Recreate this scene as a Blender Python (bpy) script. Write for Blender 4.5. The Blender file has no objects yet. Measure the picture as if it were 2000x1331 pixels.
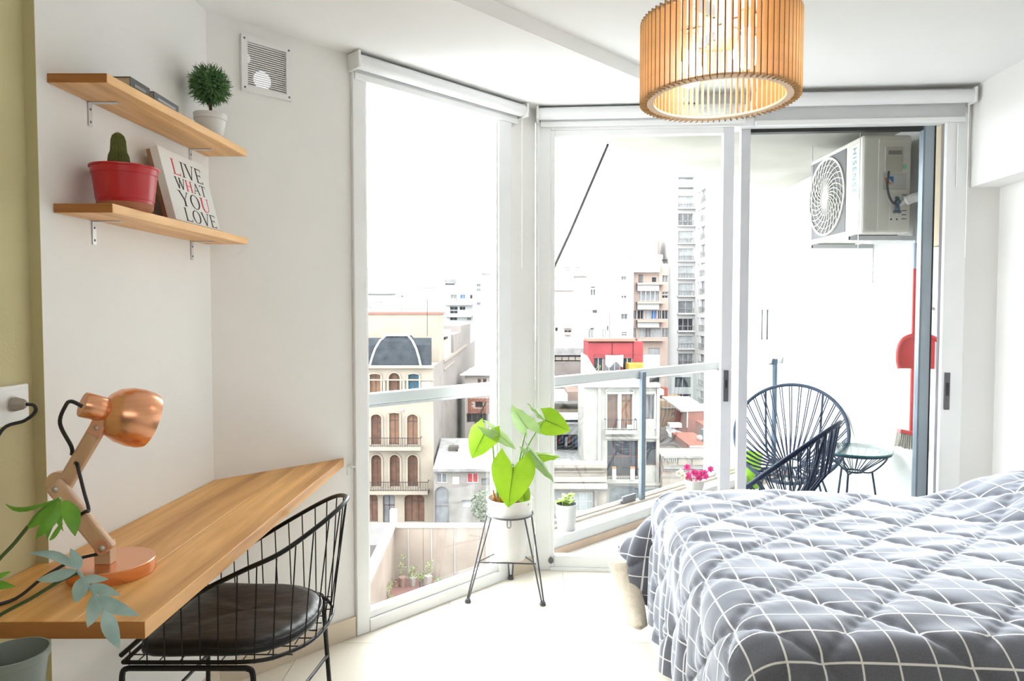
import bpy, bmesh, math, random
from math import sin, cos, pi, radians as R, hypot, atan2, sqrt
from mathutils import Vector as V, Matrix, Quaternion
random.seed(7)
S = bpy.context.scene
C = S.collection

# ---------------------------------------------------------------- camera
CAM_H = 1.348
TH = math.atan(52 / 1333.0)
cam = bpy.data.cameras.new('camera'); cam.lens = 24.0; cam.sensor_width = 36.0
cam.clip_start = 0.05; cam.clip_end = 2000
camo = bpy.data.objects.new('camera', cam); C.objects.link(camo)
camo.location = (0, 0, CAM_H); camo.rotation_euler = (pi / 2 - TH, 0, 0)
S.camera = camo

# ---------------------------------------------------------------- sky, lamps, exposure
S.view_settings.view_transform = 'Standard'
try: S.view_settings.look = 'None'
except Exception: pass
S.view_settings.gamma = 1.0
S.view_settings.use_curve_mapping = False
S.view_settings.exposure = 2.25
SKY_STRENGTH = 3.0
world = bpy.data.worlds.new('overcast_sky'); S.world = world; world.use_nodes = True
wt = world.node_tree; wt.nodes.clear()
wo = wt.nodes.new('ShaderNodeOutputWorld'); wb = wt.nodes.new('ShaderNodeBackground')
wtc = wt.nodes.new('ShaderNodeTexCoord'); wsx = wt.nodes.new('ShaderNodeSeparateXYZ')
wr = wt.nodes.new('ShaderNodeValToRGB')
wt.links.new(wtc.outputs['Generated'], wsx.inputs[0]); wt.links.new(wsx.outputs['Z'], wr.inputs[0])
wr.color_ramp.elements[0].position = 0.0; wr.color_ramp.elements[0].color = (0.93, 0.95, 0.98, 1)
wr.color_ramp.elements[1].position = 0.9; wr.color_ramp.elements[1].color = (1.0, 1.0, 1.0, 1)
wt.links.new(wr.outputs[0], wb.inputs[0]); wb.inputs[1].default_value = SKY_STRENGTH
wt.links.new(wb.outputs[0], wo.inputs[0])

def area(name, loc, rot, sx, sy, power, col=(1, 1, 1)):
    l = bpy.data.lights.new(name, 'AREA'); l.shape = 'RECTANGLE'; l.size = sx; l.size_y = sy
    l.energy = power; l.color = col
    o = bpy.data.objects.new(name, l); C.objects.link(o); o.location = loc; o.rotation_euler = rot
    return o
# added fill lamp behind the camera, weakly brightens the room
area('added_fill_light', (0.6, -1.5, 2.2), (R(62), 0, 0), 2.4, 1.0, 4, (1, 0.97, 0.93))

# ---------------------------------------------------------------- helpers
FW = V((0, cos(TH), -sin(TH))); UP = V((0, sin(TH), cos(TH)))
def at(px, py, Y):
    """world point at depth Y (metres from the camera) seen in pixel px, py of the photograph"""
    d = FW * 1333.0 + V((1, 0, 0)) * (px - 1000) + UP * (665.5 - py)
    return V((0, 0, CAM_H)) + d * (Y / d.y)
def xz(px, py, Y):
    p = at(px, py, Y); return p.x, p.z

_MAT = {}
def mat(name, col, rough=0.5, metal=0.0, noise=0.06, scale=8.0, bump=0.0, bscale=60.0, spec=0.5, stretch=(1, 1, 1),
        emit=None, estr=0.0, coat=0.0, col2=None, sheen=0.0, trans=0.0, detail=3.0):
    if name in _MAT: return _MAT[name]
    m = bpy.data.materials.new(name); m.use_nodes = True
    nt = m.node_tree; N = nt.nodes; L = nt.links
    b = N['Principled BSDF']
    b.inputs['Roughness'].default_value = rough; b.inputs['Metallic'].default_value = metal
    b.inputs['Specular IOR Level'].default_value = spec
    if coat: b.inputs['Coat Weight'].default_value = coat; b.inputs['Coat Roughness'].default_value = 0.15
    if sheen: b.inputs['Sheen Weight'].default_value = sheen; b.inputs['Sheen Roughness'].default_value = 0.4
    tc = N.new('ShaderNodeTexCoord'); mp = N.new('ShaderNodeMapping'); L.new(tc.outputs['Object'], mp.inputs[0])
    mp.inputs['Scale'].default_value = stretch
    nz = N.new('ShaderNodeTexNoise'); nz.inputs['Scale'].default_value = scale; nz.inputs['Detail'].default_value = detail
    L.new(mp.outputs[0], nz.inputs['Vector'])
    rp = N.new('ShaderNodeValToRGB'); L.new(nz.outputs['Fac'], rp.inputs[0])
    if col2 is None:
        a = [max(0, c * (1 - noise)) for c in col]; bb = [min(1, c * (1 + noise)) for c in col]
    else: a, bb = col, col2
    rp.color_ramp.elements[0].position = 0.3; rp.color_ramp.elements[0].color = (*a, 1)
    rp.color_ramp.elements[1].position = 0.7; rp.color_ramp.elements[1].color = (*bb, 1)
    L.new(rp.outputs[0], b.inputs['Base Color'])
    if bump:
        n2 = N.new('ShaderNodeTexNoise'); n2.inputs['Scale'].default_value = bscale; n2.inputs['Detail'].default_value = 4
        L.new(mp.outputs[0], n2.inputs['Vector'])
        bp = N.new('ShaderNodeBump'); bp.inputs['Strength'].default_value = bump; bp.inputs['Distance'].default_value = 0.01
        L.new(n2.outputs['Fac'], bp.inputs['Height']); L.new(bp.outputs[0], b.inputs['Normal'])
    if emit:
        b.inputs['Emission Color'].default_value = (*emit, 1); b.inputs['Emission Strength'].default_value = estr
    if trans:
        tr = N.new('ShaderNodeBsdfTranslucent'); L.new(rp.outputs[0], tr.inputs[0])
        mx = N.new('ShaderNodeMixShader'); mx.inputs[0].default_value = trans
        L.new(b.outputs[0], mx.inputs[1]); L.new(tr.outputs[0], mx.inputs[2])
        L.new(mx.outputs[0], N['Material Output'].inputs[0])
    _MAT[name] = m
    return m

def wood(name, c1, c2, axis='Y', scale=1.0, rough=0.35, coat=0.0, knots=False):
    if name in _MAT: return _MAT[name]
    m = bpy.data.materials.new(name); m.use_nodes = True
    nt = m.node_tree; N = nt.nodes; L = nt.links; b = N['Principled BSDF']
    b.inputs['Roughness'].default_value = rough
    if coat: b.inputs['Coat Weight'].default_value = coat; b.inputs['Coat Roughness'].default_value = 0.2
    tc = N.new('ShaderNodeTexCoord'); mp = N.new('ShaderNodeMapping'); L.new(tc.outputs['Object'], mp.inputs[0])
    st = {'X': (2, 28, 28), 'Y': (28, 2, 28), 'Z': (28, 28, 2)}[axis]
    mp.inputs['Scale'].default_value = tuple(s * scale for s in st)
    n1 = N.new('ShaderNodeTexNoise'); n1.inputs['Scale'].default_value = 1.0; n1.inputs['Detail'].default_value = 6; n1.inputs['Distortion'].default_value = 0.8
    L.new(mp.outputs[0], n1.inputs['Vector'])
    n2 = N.new('ShaderNodeTexNoise'); n2.inputs['Scale'].default_value = 0.22; n2.inputs['Detail'].default_value = 2; n2.inputs['Distortion'].default_value = 1.5
    L.new(mp.outputs[0], n2.inputs['Vector'])
    mx = N.new('ShaderNodeMath'); mx.operation = 'ADD'; L.new(n1.outputs['Fac'], mx.inputs[0]); L.new(n2.outputs['Fac'], mx.inputs[1])
    rp = N.new('ShaderNodeValToRGB')
    md = N.new('ShaderNodeMath'); md.operation = 'MULTIPLY'; md.inputs[1].default_value = 0.5; L.new(mx.outputs[0], md.inputs[0])
    L.new(md.outputs[0], rp.inputs[0])
    rp.color_ramp.elements[0].position = 0.36; rp.color_ramp.elements[0].color = (*c1, 1)
    rp.color_ramp.elements[1].position = 0.62; rp.color_ramp.elements[1].color = (*c2, 1)
    out = rp.outputs[0]
    if knots:
        mk = N.new('ShaderNodeMapping'); L.new(tc.outputs['Object'], mk.inputs[0]); mk.inputs['Scale'].default_value = {'Y': (5, 2.2, 5), 'X': (2.2, 5, 5), 'Z': (5, 5, 2.2)}[axis]
        vo = N.new('ShaderNodeTexVoronoi'); vo.inputs['Scale'].default_value = 1.3; L.new(mk.outputs[0], vo.inputs['Vector'])
        kr = N.new('ShaderNodeValToRGB'); kr.color_ramp.elements[0].position = 0.03; kr.color_ramp.elements[1].position = 0.16
        kr.color_ramp.elements[0].color = (0.35, 0.22, 0.15, 1); kr.color_ramp.elements[1].color = (1, 1, 1, 1)
        L.new(vo.outputs['Distance'], kr.inputs[0])
        mm = N.new('ShaderNodeMix'); mm.data_type = 'RGBA'; mm.blend_type = 'MULTIPLY'; mm.inputs[0].default_value = 0.8
        L.new(rp.outputs[0], mm.inputs[6]); L.new(kr.outputs[0], mm.inputs[7]); out = mm.outputs[2]
    L.new(out, b.inputs['Base Color'])
    bp = N.new('ShaderNodeBump'); bp.inputs['Strength'].default_value = 0.08; bp.inputs['Distance'].default_value = 0.005
    L.new(n1.outputs['Fac'], bp.inputs['Height']); L.new(bp.outputs[0], b.inputs['Normal'])
    _MAT[name] = m
    return m

def glass(name, tint=(0.97, 0.985, 0.98), refl=0.6):
    if name in _MAT: return _MAT[name]
    m = bpy.data.materials.new(name); m.use_nodes = True
    nt = m.node_tree; N = nt.nodes; L = nt.links; N.remove(N['Principled BSDF'])
    t = N.new('ShaderNodeBsdfTransparent'); t.inputs[0].default_value = (*tint, 1)
    g = N.new('ShaderNodeBsdfGlossy'); g.inputs['Roughness'].default_value = 0.02
    tc = N.new('ShaderNodeTexCoord'); nz = N.new('ShaderNodeTexNoise'); nz.inputs['Scale'].default_value = 2.0; L.new(tc.outputs['Object'], nz.inputs['Vector'])
    fr = N.new('ShaderNodeFresnel'); fr.inputs[0].default_value = 1.45
    ml = N.new('ShaderNodeMath'); ml.operation = 'MULTIPLY'; ml.inputs[1].default_value = refl; L.new(fr.outputs[0], ml.inputs[0])
    m2 = N.new('ShaderNodeMapRange'); m2.inputs[3].default_value = 0.85; m2.inputs[4].default_value = 1.1; L.new(nz.outputs['Fac'], m2.inputs[0])
    m3 = N.new('ShaderNodeMath'); m3.operation = 'MULTIPLY'; L.new(ml.outputs[0], m3.inputs[0]); L.new(m2.outputs[0], m3.inputs[1])
    mx = N.new('ShaderNodeMixShader'); L.new(m3.outputs[0], mx.inputs[0]); L.new(t.outputs[0], mx.inputs[1]); L.new(g.outputs[0], mx.inputs[2])
    L.new(mx.outputs[0], N['Material Output'].inputs[0])
    _MAT[name] = m
    return m

class MB:
    def __init__(s): s.v = []; s.f = []
    def add(s, vs, fs):
        n = len(s.v); s.v += [tuple(p) for p in vs]; s.f += [tuple(i + n for i in f) for f in fs]; return s
    def hexa(s, p):   # 8 points: bottom ring 0-3, top ring 4-7
        return s.add(p, [(3, 2, 1, 0), (4, 5, 6, 7), (0, 1, 5, 4), (1, 2, 6, 5), (2, 3, 7, 6), (3, 0, 4, 7)])
    def box(s, x0, x1, y0, y1, z0, z1):
        return s.hexa([(x0, y0, z0), (x1, y0, z0), (x1, y1, z0), (x0, y1, z0), (x0, y0, z1), (x1, y0, z1), (x1, y1, z1), (x0, y1, z1)])
    def obox(s, c, ax, ay, az, hx, hy, hz):   # oriented box, half sizes along unit axes
        c = V(c); ax = V(ax) * hx; ay = V(ay) * hy; az = V(az) * hz
        return s.hexa([c - ax - ay - az, c + ax - ay - az, c + ax + ay - az, c - ax + ay - az, c - ax - ay + az, c + ax - ay + az, c + ax + ay + az, c - ax + ay + az])
    def bar(s, a, b, w, h=None, up=(0, 0, 1)):   # rectangular bar between two points
        a = V(a); b = V(b); d = (b - a); l = d.length; d /= l
        h = h or w; u = V(up)
        if abs(d.dot(u)) > 0.98: u = V((1, 0, 0))
        sd = d.cross(u).normalized(); u = sd.cross(d).normalized()
        return s.obox((a + b) / 2, d, sd, u, l / 2, w / 2, h / 2)
    def prism(s, poly, z0, z1):
        n = len(poly)
        vs = [(p[0], p[1], z0) for p in poly] + [(p[0], p[1], z1) for p in poly]
        fs = [tuple(range(n))[::-1], tuple(range(n, 2 * n))] + [(i, (i + 1) % n, n + (i + 1) % n, n + i) for i in range(n)]
        return s.add(vs, fs)
    def prism3(s, poly, off):   # polygon of 3-D points extruded by vector off
        n = len(poly); off = V(off)
        vs = [V(p) for p in poly] + [V(p) + off for p in poly]
        fs = [tuple(range(n))[::-1], tuple(range(n, 2 * n))] + [(i, (i + 1) % n, n + (i + 1) % n, n + i) for i in range(n)]
        return s.add(vs, fs)
    def tube(s, path, r, seg=8, closed=False, cap=True):
        P = [V(p) for p in path]; n = len(P); rr = r if isinstance(r, (list, tuple)) else [r] * n
        vs = []; prev = None
        for i in range(n):
            if closed: t = P[(i + 1) % n] - P[i - 1]
            else: t = P[min(i + 1, n - 1)] - P[max(i - 1, 0)]
            t.normalize()
            if prev is None:
                u = V((0, 0, 1)) if abs(t.z) < 0.9 else V((1, 0, 0))
                u = (u - t * u.dot(t)).normalized()
            else: u = (prev - t * prev.dot(t)).normalized()
            prev = u; w = t.cross(u)
            for k in range(seg):
                a = 2 * pi * k / seg; vs.append(P[i] + (u * cos(a) + w * sin(a)) * rr[i])
        fs = []
        for i in range(n if closed else n - 1):
            j = (i + 1) % n
            for k in range(seg):
                k2 = (k + 1) % seg; fs.append((i * seg + k, i * seg + k2, j * seg + k2, j * seg + k))
        if cap and not closed:
            fs.append(tuple(range(seg))[::-1]); fs.append(tuple((n - 1) * seg + k for k in range(seg)))
        return s.add(vs, fs)
    def lathe(s, c, prof, seg=24, axis=(0, 0, 1), closed_ends=True):   # prof: list of (radius, height)
        c = V(c); ax = V(axis).normalized(); u = V((1, 0, 0)) if abs(ax.x) < 0.9 else V((0, 1, 0))
        u = (u - ax * u.dot(ax)).normalized(); w = ax.cross(u); vs = []; fs = []
        for (r, h) in prof:
            for k in range(seg):
                a = 2 * pi * k / seg; vs.append(c + ax * h + (u * cos(a) + w * sin(a)) * max(r, 1e-5))
        for i in range(len(prof) - 1):
            for k in range(seg):
                k2 = (k + 1) % seg; fs.append((i * seg + k, i * seg + k2, (i + 1) * seg + k2, (i + 1) * seg + k))
        if closed_ends:
            fs.append(tuple(range(seg))[::-1]); fs.append(tuple((len(prof) - 1) * seg + k for k in range(seg)))
        return s.add(vs, fs)
    def ball(s, c, r, seg=12, sq=1.0):
        n = seg // 2
        return s.lathe(c, [(r * sin(pi * i / n), -r * sq * cos(pi * i / n)) for i in range(n + 1)], seg, closed_ends=False)
    def build(s, name, m, parent=None, smooth=False, fix=True, origin=None, bevel=0.0, bseg=2):
        me = bpy.data.meshes.new(name)
        if parent is not None: o3 = wloc(parent)
        elif origin is not None: o3 = V(origin)
        else:
            xs = [p[0] for p in s.v]; ys = [p[1] for p in s.v]; zs = [p[2] for p in s.v]
            o3 = V(((min(xs) + max(xs)) / 2, (min(ys) + max(ys)) / 2, min(zs)))
        me.from_pydata([(p[0] - o3.x, p[1] - o3.y, p[2] - o3.z) for p in s.v], [], s.f)
        if fix or bevel:
            bm = bmesh.new(); bm.from_mesh(me)
            bmesh.ops.recalc_face_normals(bm, faces=bm.faces)
            if bevel:
                bmesh.ops.bevel(bm, geom=[e for e in bm.edges if e.is_manifold and e.calc_face_angle(0) > 0.6], offset=bevel, segments=bseg, affect='EDGES', profile=0.6)
            bm.to_mesh(me); bm.free()
        if smooth:
            me.polygons.foreach_set('use_smooth', [True] * len(me.polygons))
            try: me.set_sharp_from_angle(angle=R(smooth if smooth is not True else 40))
            except Exception: pass
        me.materials.append(m)
        o = bpy.data.objects.new(name, me); C.objects.link(o)
        if parent is not None: o.parent = parent
        else: o.location = o3
        return o

def wloc(o):
    p = V(o.location)
    while o.parent is not None: o = o.parent; p += V(o.location)
    return p
def tag(o, label=None, cat=None, group=None, kind=None):
    if label: o['label'] = label
    if cat: o['category'] = cat
    if group: o['group'] = group
    if kind: o['kind'] = kind
    return o
def thing(name, label, cat, loc=(0, 0, 0), group=None):
    o = bpy.data.objects.new(name, None); C.objects.link(o); o.location = loc; o.empty_display_size = 0.1
    return tag(o, label, cat, group)
def struct(o): o['kind'] = 'structure'; return o
def sub(parent, name, mesh_of, m=None):   # another part sharing the mesh of an existing part
    o = mesh_of.copy(); o.name = name; C.objects.link(o); o.parent = parent; return o
def smoothpath(P, n=6, closed=False):   # catmull-rom
    P = [V(p) for p in P]; out = []; N = len(P)
    rng = range(N if closed else N - 1)
    for i in rng:
        if closed: a, b, c, d = P[i - 1], P[i], P[(i + 1) % N], P[(i + 2) % N]
        else: a, b, c, d = P[max(i - 1, 0)], P[i], P[i + 1], P[min(i + 2, N - 1)]
        for k in range(n):
            t = k / n
            out.append(0.5 * ((2 * b) + (c - a) * t + (2 * a - 5 * b + 4 * c - d) * t * t + (3 * b - a - 3 * c + d) * t ** 3))
    if not closed: out.append(P[-1])
    return out

# ---------------------------------------------------------------- materials of the room
M_WALL = mat('white_wall_paint', (0.86, 0.85, 0.83), 0.8, noise=0.015, scale=3, bump=0.05, bscale=140)
M_CEIL = mat('white_ceiling_paint', (0.88, 0.88, 0.87), 0.85, noise=0.01, scale=3, bump=0.04, bscale=150)
M_GREEN = mat('olive_green_paint', (0.56, 0.50, 0.28), 0.75, noise=0.03, scale=4, bump=0.05, bscale=120)
M_FRAME = mat('white_window_frame', (0.87, 0.88, 0.88), 0.3, noise=0.01)
M_FRAMEG = mat('grey_window_profile', (0.72, 0.73, 0.78), 0.35, noise=0.02)
M_FRAMED = mat('dark_window_profile', (0.16, 0.20, 0.24), 0.35, metal=0.3, noise=0.05)
M_BLACK = mat('black_rubber', (0.012, 0.012, 0.014), 0.5, noise=0.1)
M_TILE = mat('cream_floor_tile', (0.82, 0.78, 0.69), 0.22, noise=0.02, scale=2, spec=0.5)
M_GROUT = mat('beige_grout', (0.62, 0.58, 0.5), 0.9, noise=0.05)
M_BASE = mat('beige_skirting_tile', (0.70, 0.60, 0.47), 0.35, noise=0.03, scale=5)
M_GLASS = glass('clear_window_glass', refl=.14)
M_BLIND = mat('white_roller_blind', (0.80, 0.81, 0.82), 0.6, noise=0.01, bump=0.04, bscale=300)
M_BLINDG = mat('grey_roller_fabric', (0.60, 0.61, 0.62), 0.8, noise=0.02, bump=0.1, bscale=400)
M_PLASTIC = mat('white_plastic', (0.83, 0.83, 0.82), 0.35, noise=0.01)
M_STEEL = mat('steel_grey', (0.55, 0.55, 0.56), 0.3, metal=0.9, noise=0.04)

# ---------------------------------------------------------------- room shell
def wl(y): return -1.10 + 0.048 * (y - 1.6)         # desk wall line
GX = -1.127                                          # green wall
def w2(x): return 3.55 - 0.0715 * (x - 0.167)        # front wall line
DY = 3.47                                            # diagonal wall: y = x + DY
K1 = (-1.0612, 2.409); K2 = (-0.658, 2.812); K3 = (-0.013, 3.457); K4 = (0.06, 3.545); K5 = (0.12, w2(0.12))
HC = 2.40; HC2 = 2.46
d2 = V((1, -0.0715, 0)).normalized(); n2 = V((-0.0715, -1, 0)).normalized()   # along front wall / into the room
dd = V((1, 1, 0)).normalized(); nd = V((1, -1, 0)).normalized()               # along diagonal wall / into the room
XR = 2.42

# floor: slab with grout and single tiles
fl_poly = [(GX - .1, -2.3), (2.6, -2.3), (2.6, w2(2.6)), (K5[0], K5[1]), (K3[0], K3[1]), (K2[0], K2[1]), K1, (wl(1.6), 1.6), (GX - .1, 1.6)]
floor = struct(MB().prism(fl_poly, -0.12, -0.004).build('floor', M_GROUT))
def clip_poly(poly, a, b, c):   # keep a*x+b*y<=c
    out = []
    for i in range(len(poly)):
        p = poly[i]; q = poly[(i + 1) % len(poly)]
        fp = a * p[0] + b * p[1] - c; fq = a * q[0] + b * q[1] - c
        if fp <= 0: out.append(p)
        if fp * fq < 0:
            t = fp / (fp - fq); out.append((p[0] + t * (q[0] - p[0]), p[1] + t * (q[1] - p[1])))
    return out
T = 0.553
for i in range(-3, 5):
    for j in range(-5, 7):
        x0 = 0.262 + T * i + .0012; y0 = 3.30 - T * (j + 1) + 0.0012
        p = [(x0, y0), (x0 + T - .0024, y0), (x0 + T - .0024, y0 + T - .0024), (x0, y0 + T - .0024)]
        p = clip_poly(p, -1, 1, DY - .001)
        if len(p) > 2: p = clip_poly(p, .0715, 1, 3.55 + .0715 * .167 - .001)
        if len(p) > 2: p = clip_poly(p, -1, 0, 1.09)
        if len(p) > 2: p = clip_poly(p, 1, 0, 2.55)
        if len(p) > 2:
            MB().prism(p, -0.004, 0.0).build('tile', M_TILE, floor)

def wall_seg(name, a, b, z0, z1, t, m, parent=None):
    """wall piece between floor points a and b, thickness t away from the room"""
    a = V((a[0], a[1], 0)); b = V((b[0], b[1], 0)); d = (b - a).normalized(); n = V((-d.y, d.x, 0)) * t
    mb = MB().prism([(a.x, a.y), (b.x, b.y), (b.x + n.x, b.y + n.y), (a.x + n.x, a.y + n.y)], z0, z1)
    return mb.build(name, m, parent)
struct(wall_seg('wall_left', (wl(1.6), 1.6), (K1[0], K1[1]), 0, HC2, 0.2, M_WALL))
struct(wall_seg('wall_left_green', (GX, -2.2), (GX, 1.602), 0, HC2, 0.2, M_GREEN))
# green painted edge of the white wall where it steps forward
struct(MB().box(GX - .002, wl(1.6) + .0005, 1.5985, 1.6, 0, HC2).build('trim_1', M_GREEN))
struct(wall_seg('wall_front_left', K1, K2, 0, HC2, 0.15, M_WALL))
struct(wall_seg('wall_corner', K3, K5, 0, HC2, 0.10, M_WALL))
struct(wall_seg('wall_back', (2.6, -2.2), (GX - .2, -2.2), 0, HC2 + .1, 0.15, mat('low_bounce_taupe', (.22, .19, .16), .9)))  # unseen wall, coloured dark so less light bounces onto the bed's near side
pr = V((2.252, w2(2.252), 0)); pr2 = V((2.404, w2(2.404), 0))
struct(wall_seg('wall_front', (2.243, w2(2.243)), (2.6, w2(2.6)), 0, HC2, 0.15, M_WALL))
struct(MB().prism([(2.404, w2(2.404)), (2.404 - .0715 * 5.6, w2(2.404) - 5.6), (2.75 - .0715 * 5.6, w2(2.404) - 5.6), (2.75, w2(2.404))], 0, HC2).build('wall_right', M_WALL))
struct(MB().prism([(2.262, w2(2.262)), (2.262 - .0715 * 5.6, w2(2.262) - 5.6), (2.42 - .0715 * 5.6, w2(2.404) - 5.6), (2.42, w2(2.404))], 1.972, HC2).build('trim_beam', M_WALL))
# lintels
struct(wall_seg('wall_lintel_left', K2, K3, 2.335, HC2, 0.12, M_WALL))
struct(wall_seg('wall_lintel_front', K5, (2.243, w2(2.243)), 2.335, HC2, 0.12, M_WALL))
# ceilings: lower strip along the windows and the higher main ceiling
struct(MB().prism([(GX - .2, -2.3), (2.8, -2.3), (2.8, w2(2.8) + .1), (.1, w2(.1) + .15), (K1[0] - .3, K1[1] + .1), (GX - .3, 1)], HC2, HC2 + .12).build('ceiling', M_CEIL))
s0 = (GX - .15, GX - .15 + 2.53); xe = (3.55 + .0715 * .167 - 2.53) / 1.0715
struct(MB().prism([s0, (xe, xe + 2.53), (K5[0], K5[1] + .0), (K3[0], K3[1]), (K2[0], K2[1]), K1, (GX - .15, 2.3)], HC, HC2).build('ceiling_drop', M_CEIL))

# skirting
struct(MB().obox(V((K1[0] + K2[0], K1[1] + K2[1], 0)) / 2 + nd * .006 + V((0, 0, .0425)), dd, nd, (0, 0, 1), .283, .006, .0425).build('baseboard_front_left', M_BASE, bevel=.002))
struct(MB().prism([(wl(1.6), 1.6), (wl(1.6) + .012, 1.6), (K1[0] + .012, K1[1]), (K1[0], K1[1])], 0, .085).build('baseboard_left', M_BASE))
struct(MB().prism([(K3[0] + .002, K3[1] - .002), (K3[0] + .012, K3[1] - .012), (K5[0] - .003, K5[1] - .014), (K5[0], K5[1] - .002)], 0, .075).build('baseboard_corner', M_BASE))

# ---------------------------------------------------------------- window 1 (diagonal fixed light)
def plane_pt(o, d, n):
    return lambda u, v, w: V(o) + V(d) * u + V(n) * w + V((0, 0, v))
D1 = plane_pt((K2[0], K2[1], 0), dd, nd)      # u along window, v up, w into room
L1 = (V((K3[0], K3[1])) - V((K2[0], K2[1]))).length
def fbox(fn, u0, u1, v0, v1, w0, w1):
    return MB().hexa([fn(u0, v0, w0), fn(u1, v0, w0), fn(u1, v0, w1), fn(u0, v0, w1), fn(u0, v1, w0), fn(u1, v1, w0), fn(u1, v1, w1), fn(u0, v1, w1)])
win1 = struct(fbox(D1, 0.001, .062, 0.0, 2.335, -.05, .018).build('window_1', M_FRAME, bevel=.004))
fbox(D1, L1 - .09, L1 - .001, 0.0, 2.335, -.05, .018).build('frame', M_FRAME, win1, bevel=.004)
fbox(D1, .062, L1 - .09, 0.0, .055, -.05, .022).build('frame', M_FRAME, win1, bevel=.004)
fbox(D1, .062, L1 - .09, .055, .085, -.04, .010).build('glazing_bead', M_FRAME, win1, bevel=.003)
fbox(D1, .062, L1 - .09, 2.305, 2.335, -.05, .015).build('frame', M_FRAME, win1, bevel=.004)
fbox(D1, .062, .072, .085, 2.305, -.035, .008).build('glazing_bead', M_FRAME, win1)
fbox(D1, L1 - .1, L1 - .09, .085, 2.305, -.035, .008).build('glazing_bead', M_FRAME, win1)
for (u0, u1, v0, v1) in ((.072, .0735, .085, 2.305), (L1 - .1015, L1 - .1, .085, 2.305), (.072, L1 - .1, .085, .0865)):
    fbox(D1, u0, u1, v0, v1, -.02, -.012).build('gasket', mat('grey_gasket', (.3, .3, .32), .7), win1)
fbox(D1, .072, L1 - .1, .085, 2.306, -.03, -.024).build('pane', M_GLASS, win1)

# ---------------------------------------------------------------- window 2 (sliding balcony doors)
D2 = plane_pt((0.167, 3.55, 0), d2, n2)
def ux(x): return (x - .167) / d2.x
U0, U1 = ux(.122), ux(2.243)
win2 = struct(fbox(D2, U0, ux(.20), 0, 2.335, -.10, .012).build('window_2', M_FRAME, bevel=.004))
fbox(D2, ux(2.141), U1, 0, 2.335, -.028, .012).build('frame', M_FRAME, win2, bevel=.004)
fbox(D2, ux(.20), ux(2.141), 2.29, 2.335, -.10, .012).build('frame', M_FRAME, win2, bevel=.004)
fbox(D2, ux(.20), ux(2.141), 0, .018, -.10, .015).build('frame', M_FRAME, win2, bevel=.003)
# inner panel A
fbox(D2, ux(.165), ux(.221), .018, 2.29, -.04, .004).build('panel_stile', M_FRAME, win2, bevel=.003)
fbox(D2, ux(.221), ux(1.068), .018, .078, -.04, .004).build('panel_rail', M_FRAME, win2, bevel=.003)
fbox(D2, ux(.221), ux(1.068), 2.26, 2.29, -.04, .004).build('panel_rail', M_FRAME, win2, bevel=.003)
fbox(D2, ux(1.068), ux(1.122), .018, 2.29, -.04, .004).build('panel_stile', M_FRAMEG, win2, bevel=.003)
fbox(D2, ux(.221), ux(1.068), .078, 2.26, -.022, -.016).build('pane', M_GLASS, win2)
# outer panel B
fbox(D2, ux(1.168), ux(1.215), .018, 2.29, -.085, -.045).build('panel_stile', M_FRAMEG, win2, bevel=.003)
fbox(D2, ux(2.068), ux(2.114), .018, 2.29, -.085, -.045).build('panel_stile', mat('grey_outer_profile', (.30, .35, .39), .35, metal=.2, noise=.03), win2, bevel=.003)
fbox(D2, ux(2.114), ux(2.121), .018, 2.29, -.085, -.045).build('gasket', M_BLACK, win2)
fbox(D2, ux(2.060), ux(2.068), .018, 2.29, -.085, -.045).build('gasket', M_FRAMED, win2)
fbox(D2, ux(1.215), ux(2.060), .018, .075, -.085, -.045).build('panel_rail', M_FRAME, win2, bevel=.003)
fbox(D2, ux(1.215), ux(2.060), 2.272, 2.29, -.085, -.045).build('panel_rail', M_BLACK, win2)
fbox(D2, ux(1.215), ux(2.060), .075, 2.272, -.068, -.062).build('pane', glass('tinted_door_glass', (.93, .95, .95), .3), win2)
fbox(D2, ux(2.1385), ux(2.141), .018, 2.29, -.03, -.01).build('gasket', mat('grey_gasket', (.3, .3, .32), .7), win2)
M_HAND = mat('dark_grey_handle', (.10, .10, .11), .4, noise=.05)
def handle(x0, x1, z0, z1, w=.003):
    h = fbox(D2, ux(x0), ux(x1), z0, z1, w, w + .007).build('handle', M_HAND, win2, bevel=.002)
    fbox(D2, ux(x0) + .007, ux(x1) - .007, z0 + .07, z1 - .05, w + .007, w + .0095).build('latch', M_BLACK, h)
handle(1.082, 1.106, .90, 1.06)
handle(2.157, 2.183, .87, 1.055, .0115)
M2 = MB().lathe(D2(ux(.205), .055, .004), [(.0, 0), (.014, 0), (.014, .018), (.0, .02)], 14, axis=n2); M2.build('lock', M_HAND, win2, smooth=True)

# ---------------------------------------------------------------- roller blinds
def blind(label, fn, u0, u1, zc, r, bar_z, fabric_to, chain_u, mats=(M_BLIND, M_BLIND), w=.05):
    o = fn((u0 + u1) / 2, zc, w)
    t = thing('roller_blind', label, 'blind', o)
    MB().tube([fn(u0 + .012, zc, w), fn(u1 - .012, zc, w)], r, 20).build('roll', mats[0], t, smooth=True)
    if fabric_to < zc - r: fbox(fn, u0 + .02, u1 - .02, fabric_to, zc, w - r + .0005, w - r + .002).build('fabric', mats[1], t)
    fbox(fn, u0 + .02, u1 - .02, bar_z, bar_z + .026, w - r - .004, w - r + .008).build('bottom_bar', M_FRAME, t, bevel=.003)
    for u in (u0, u1 - .012):
        b = fbox(fn, u, u + .012, zc - r - .006, zc + r + .004, .002, w + r + .004).build('bracket', M_PLASTIC, t, bevel=.004)
    c0 = fn(chain_u, zc - r, w + .01)
    MB().tube([c0, c0 + V((0, 0, -.75 if chain_u > .5 else -1.9))], .0022, 6).build('chain', M_PLASTIC, t)
    return t
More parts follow.
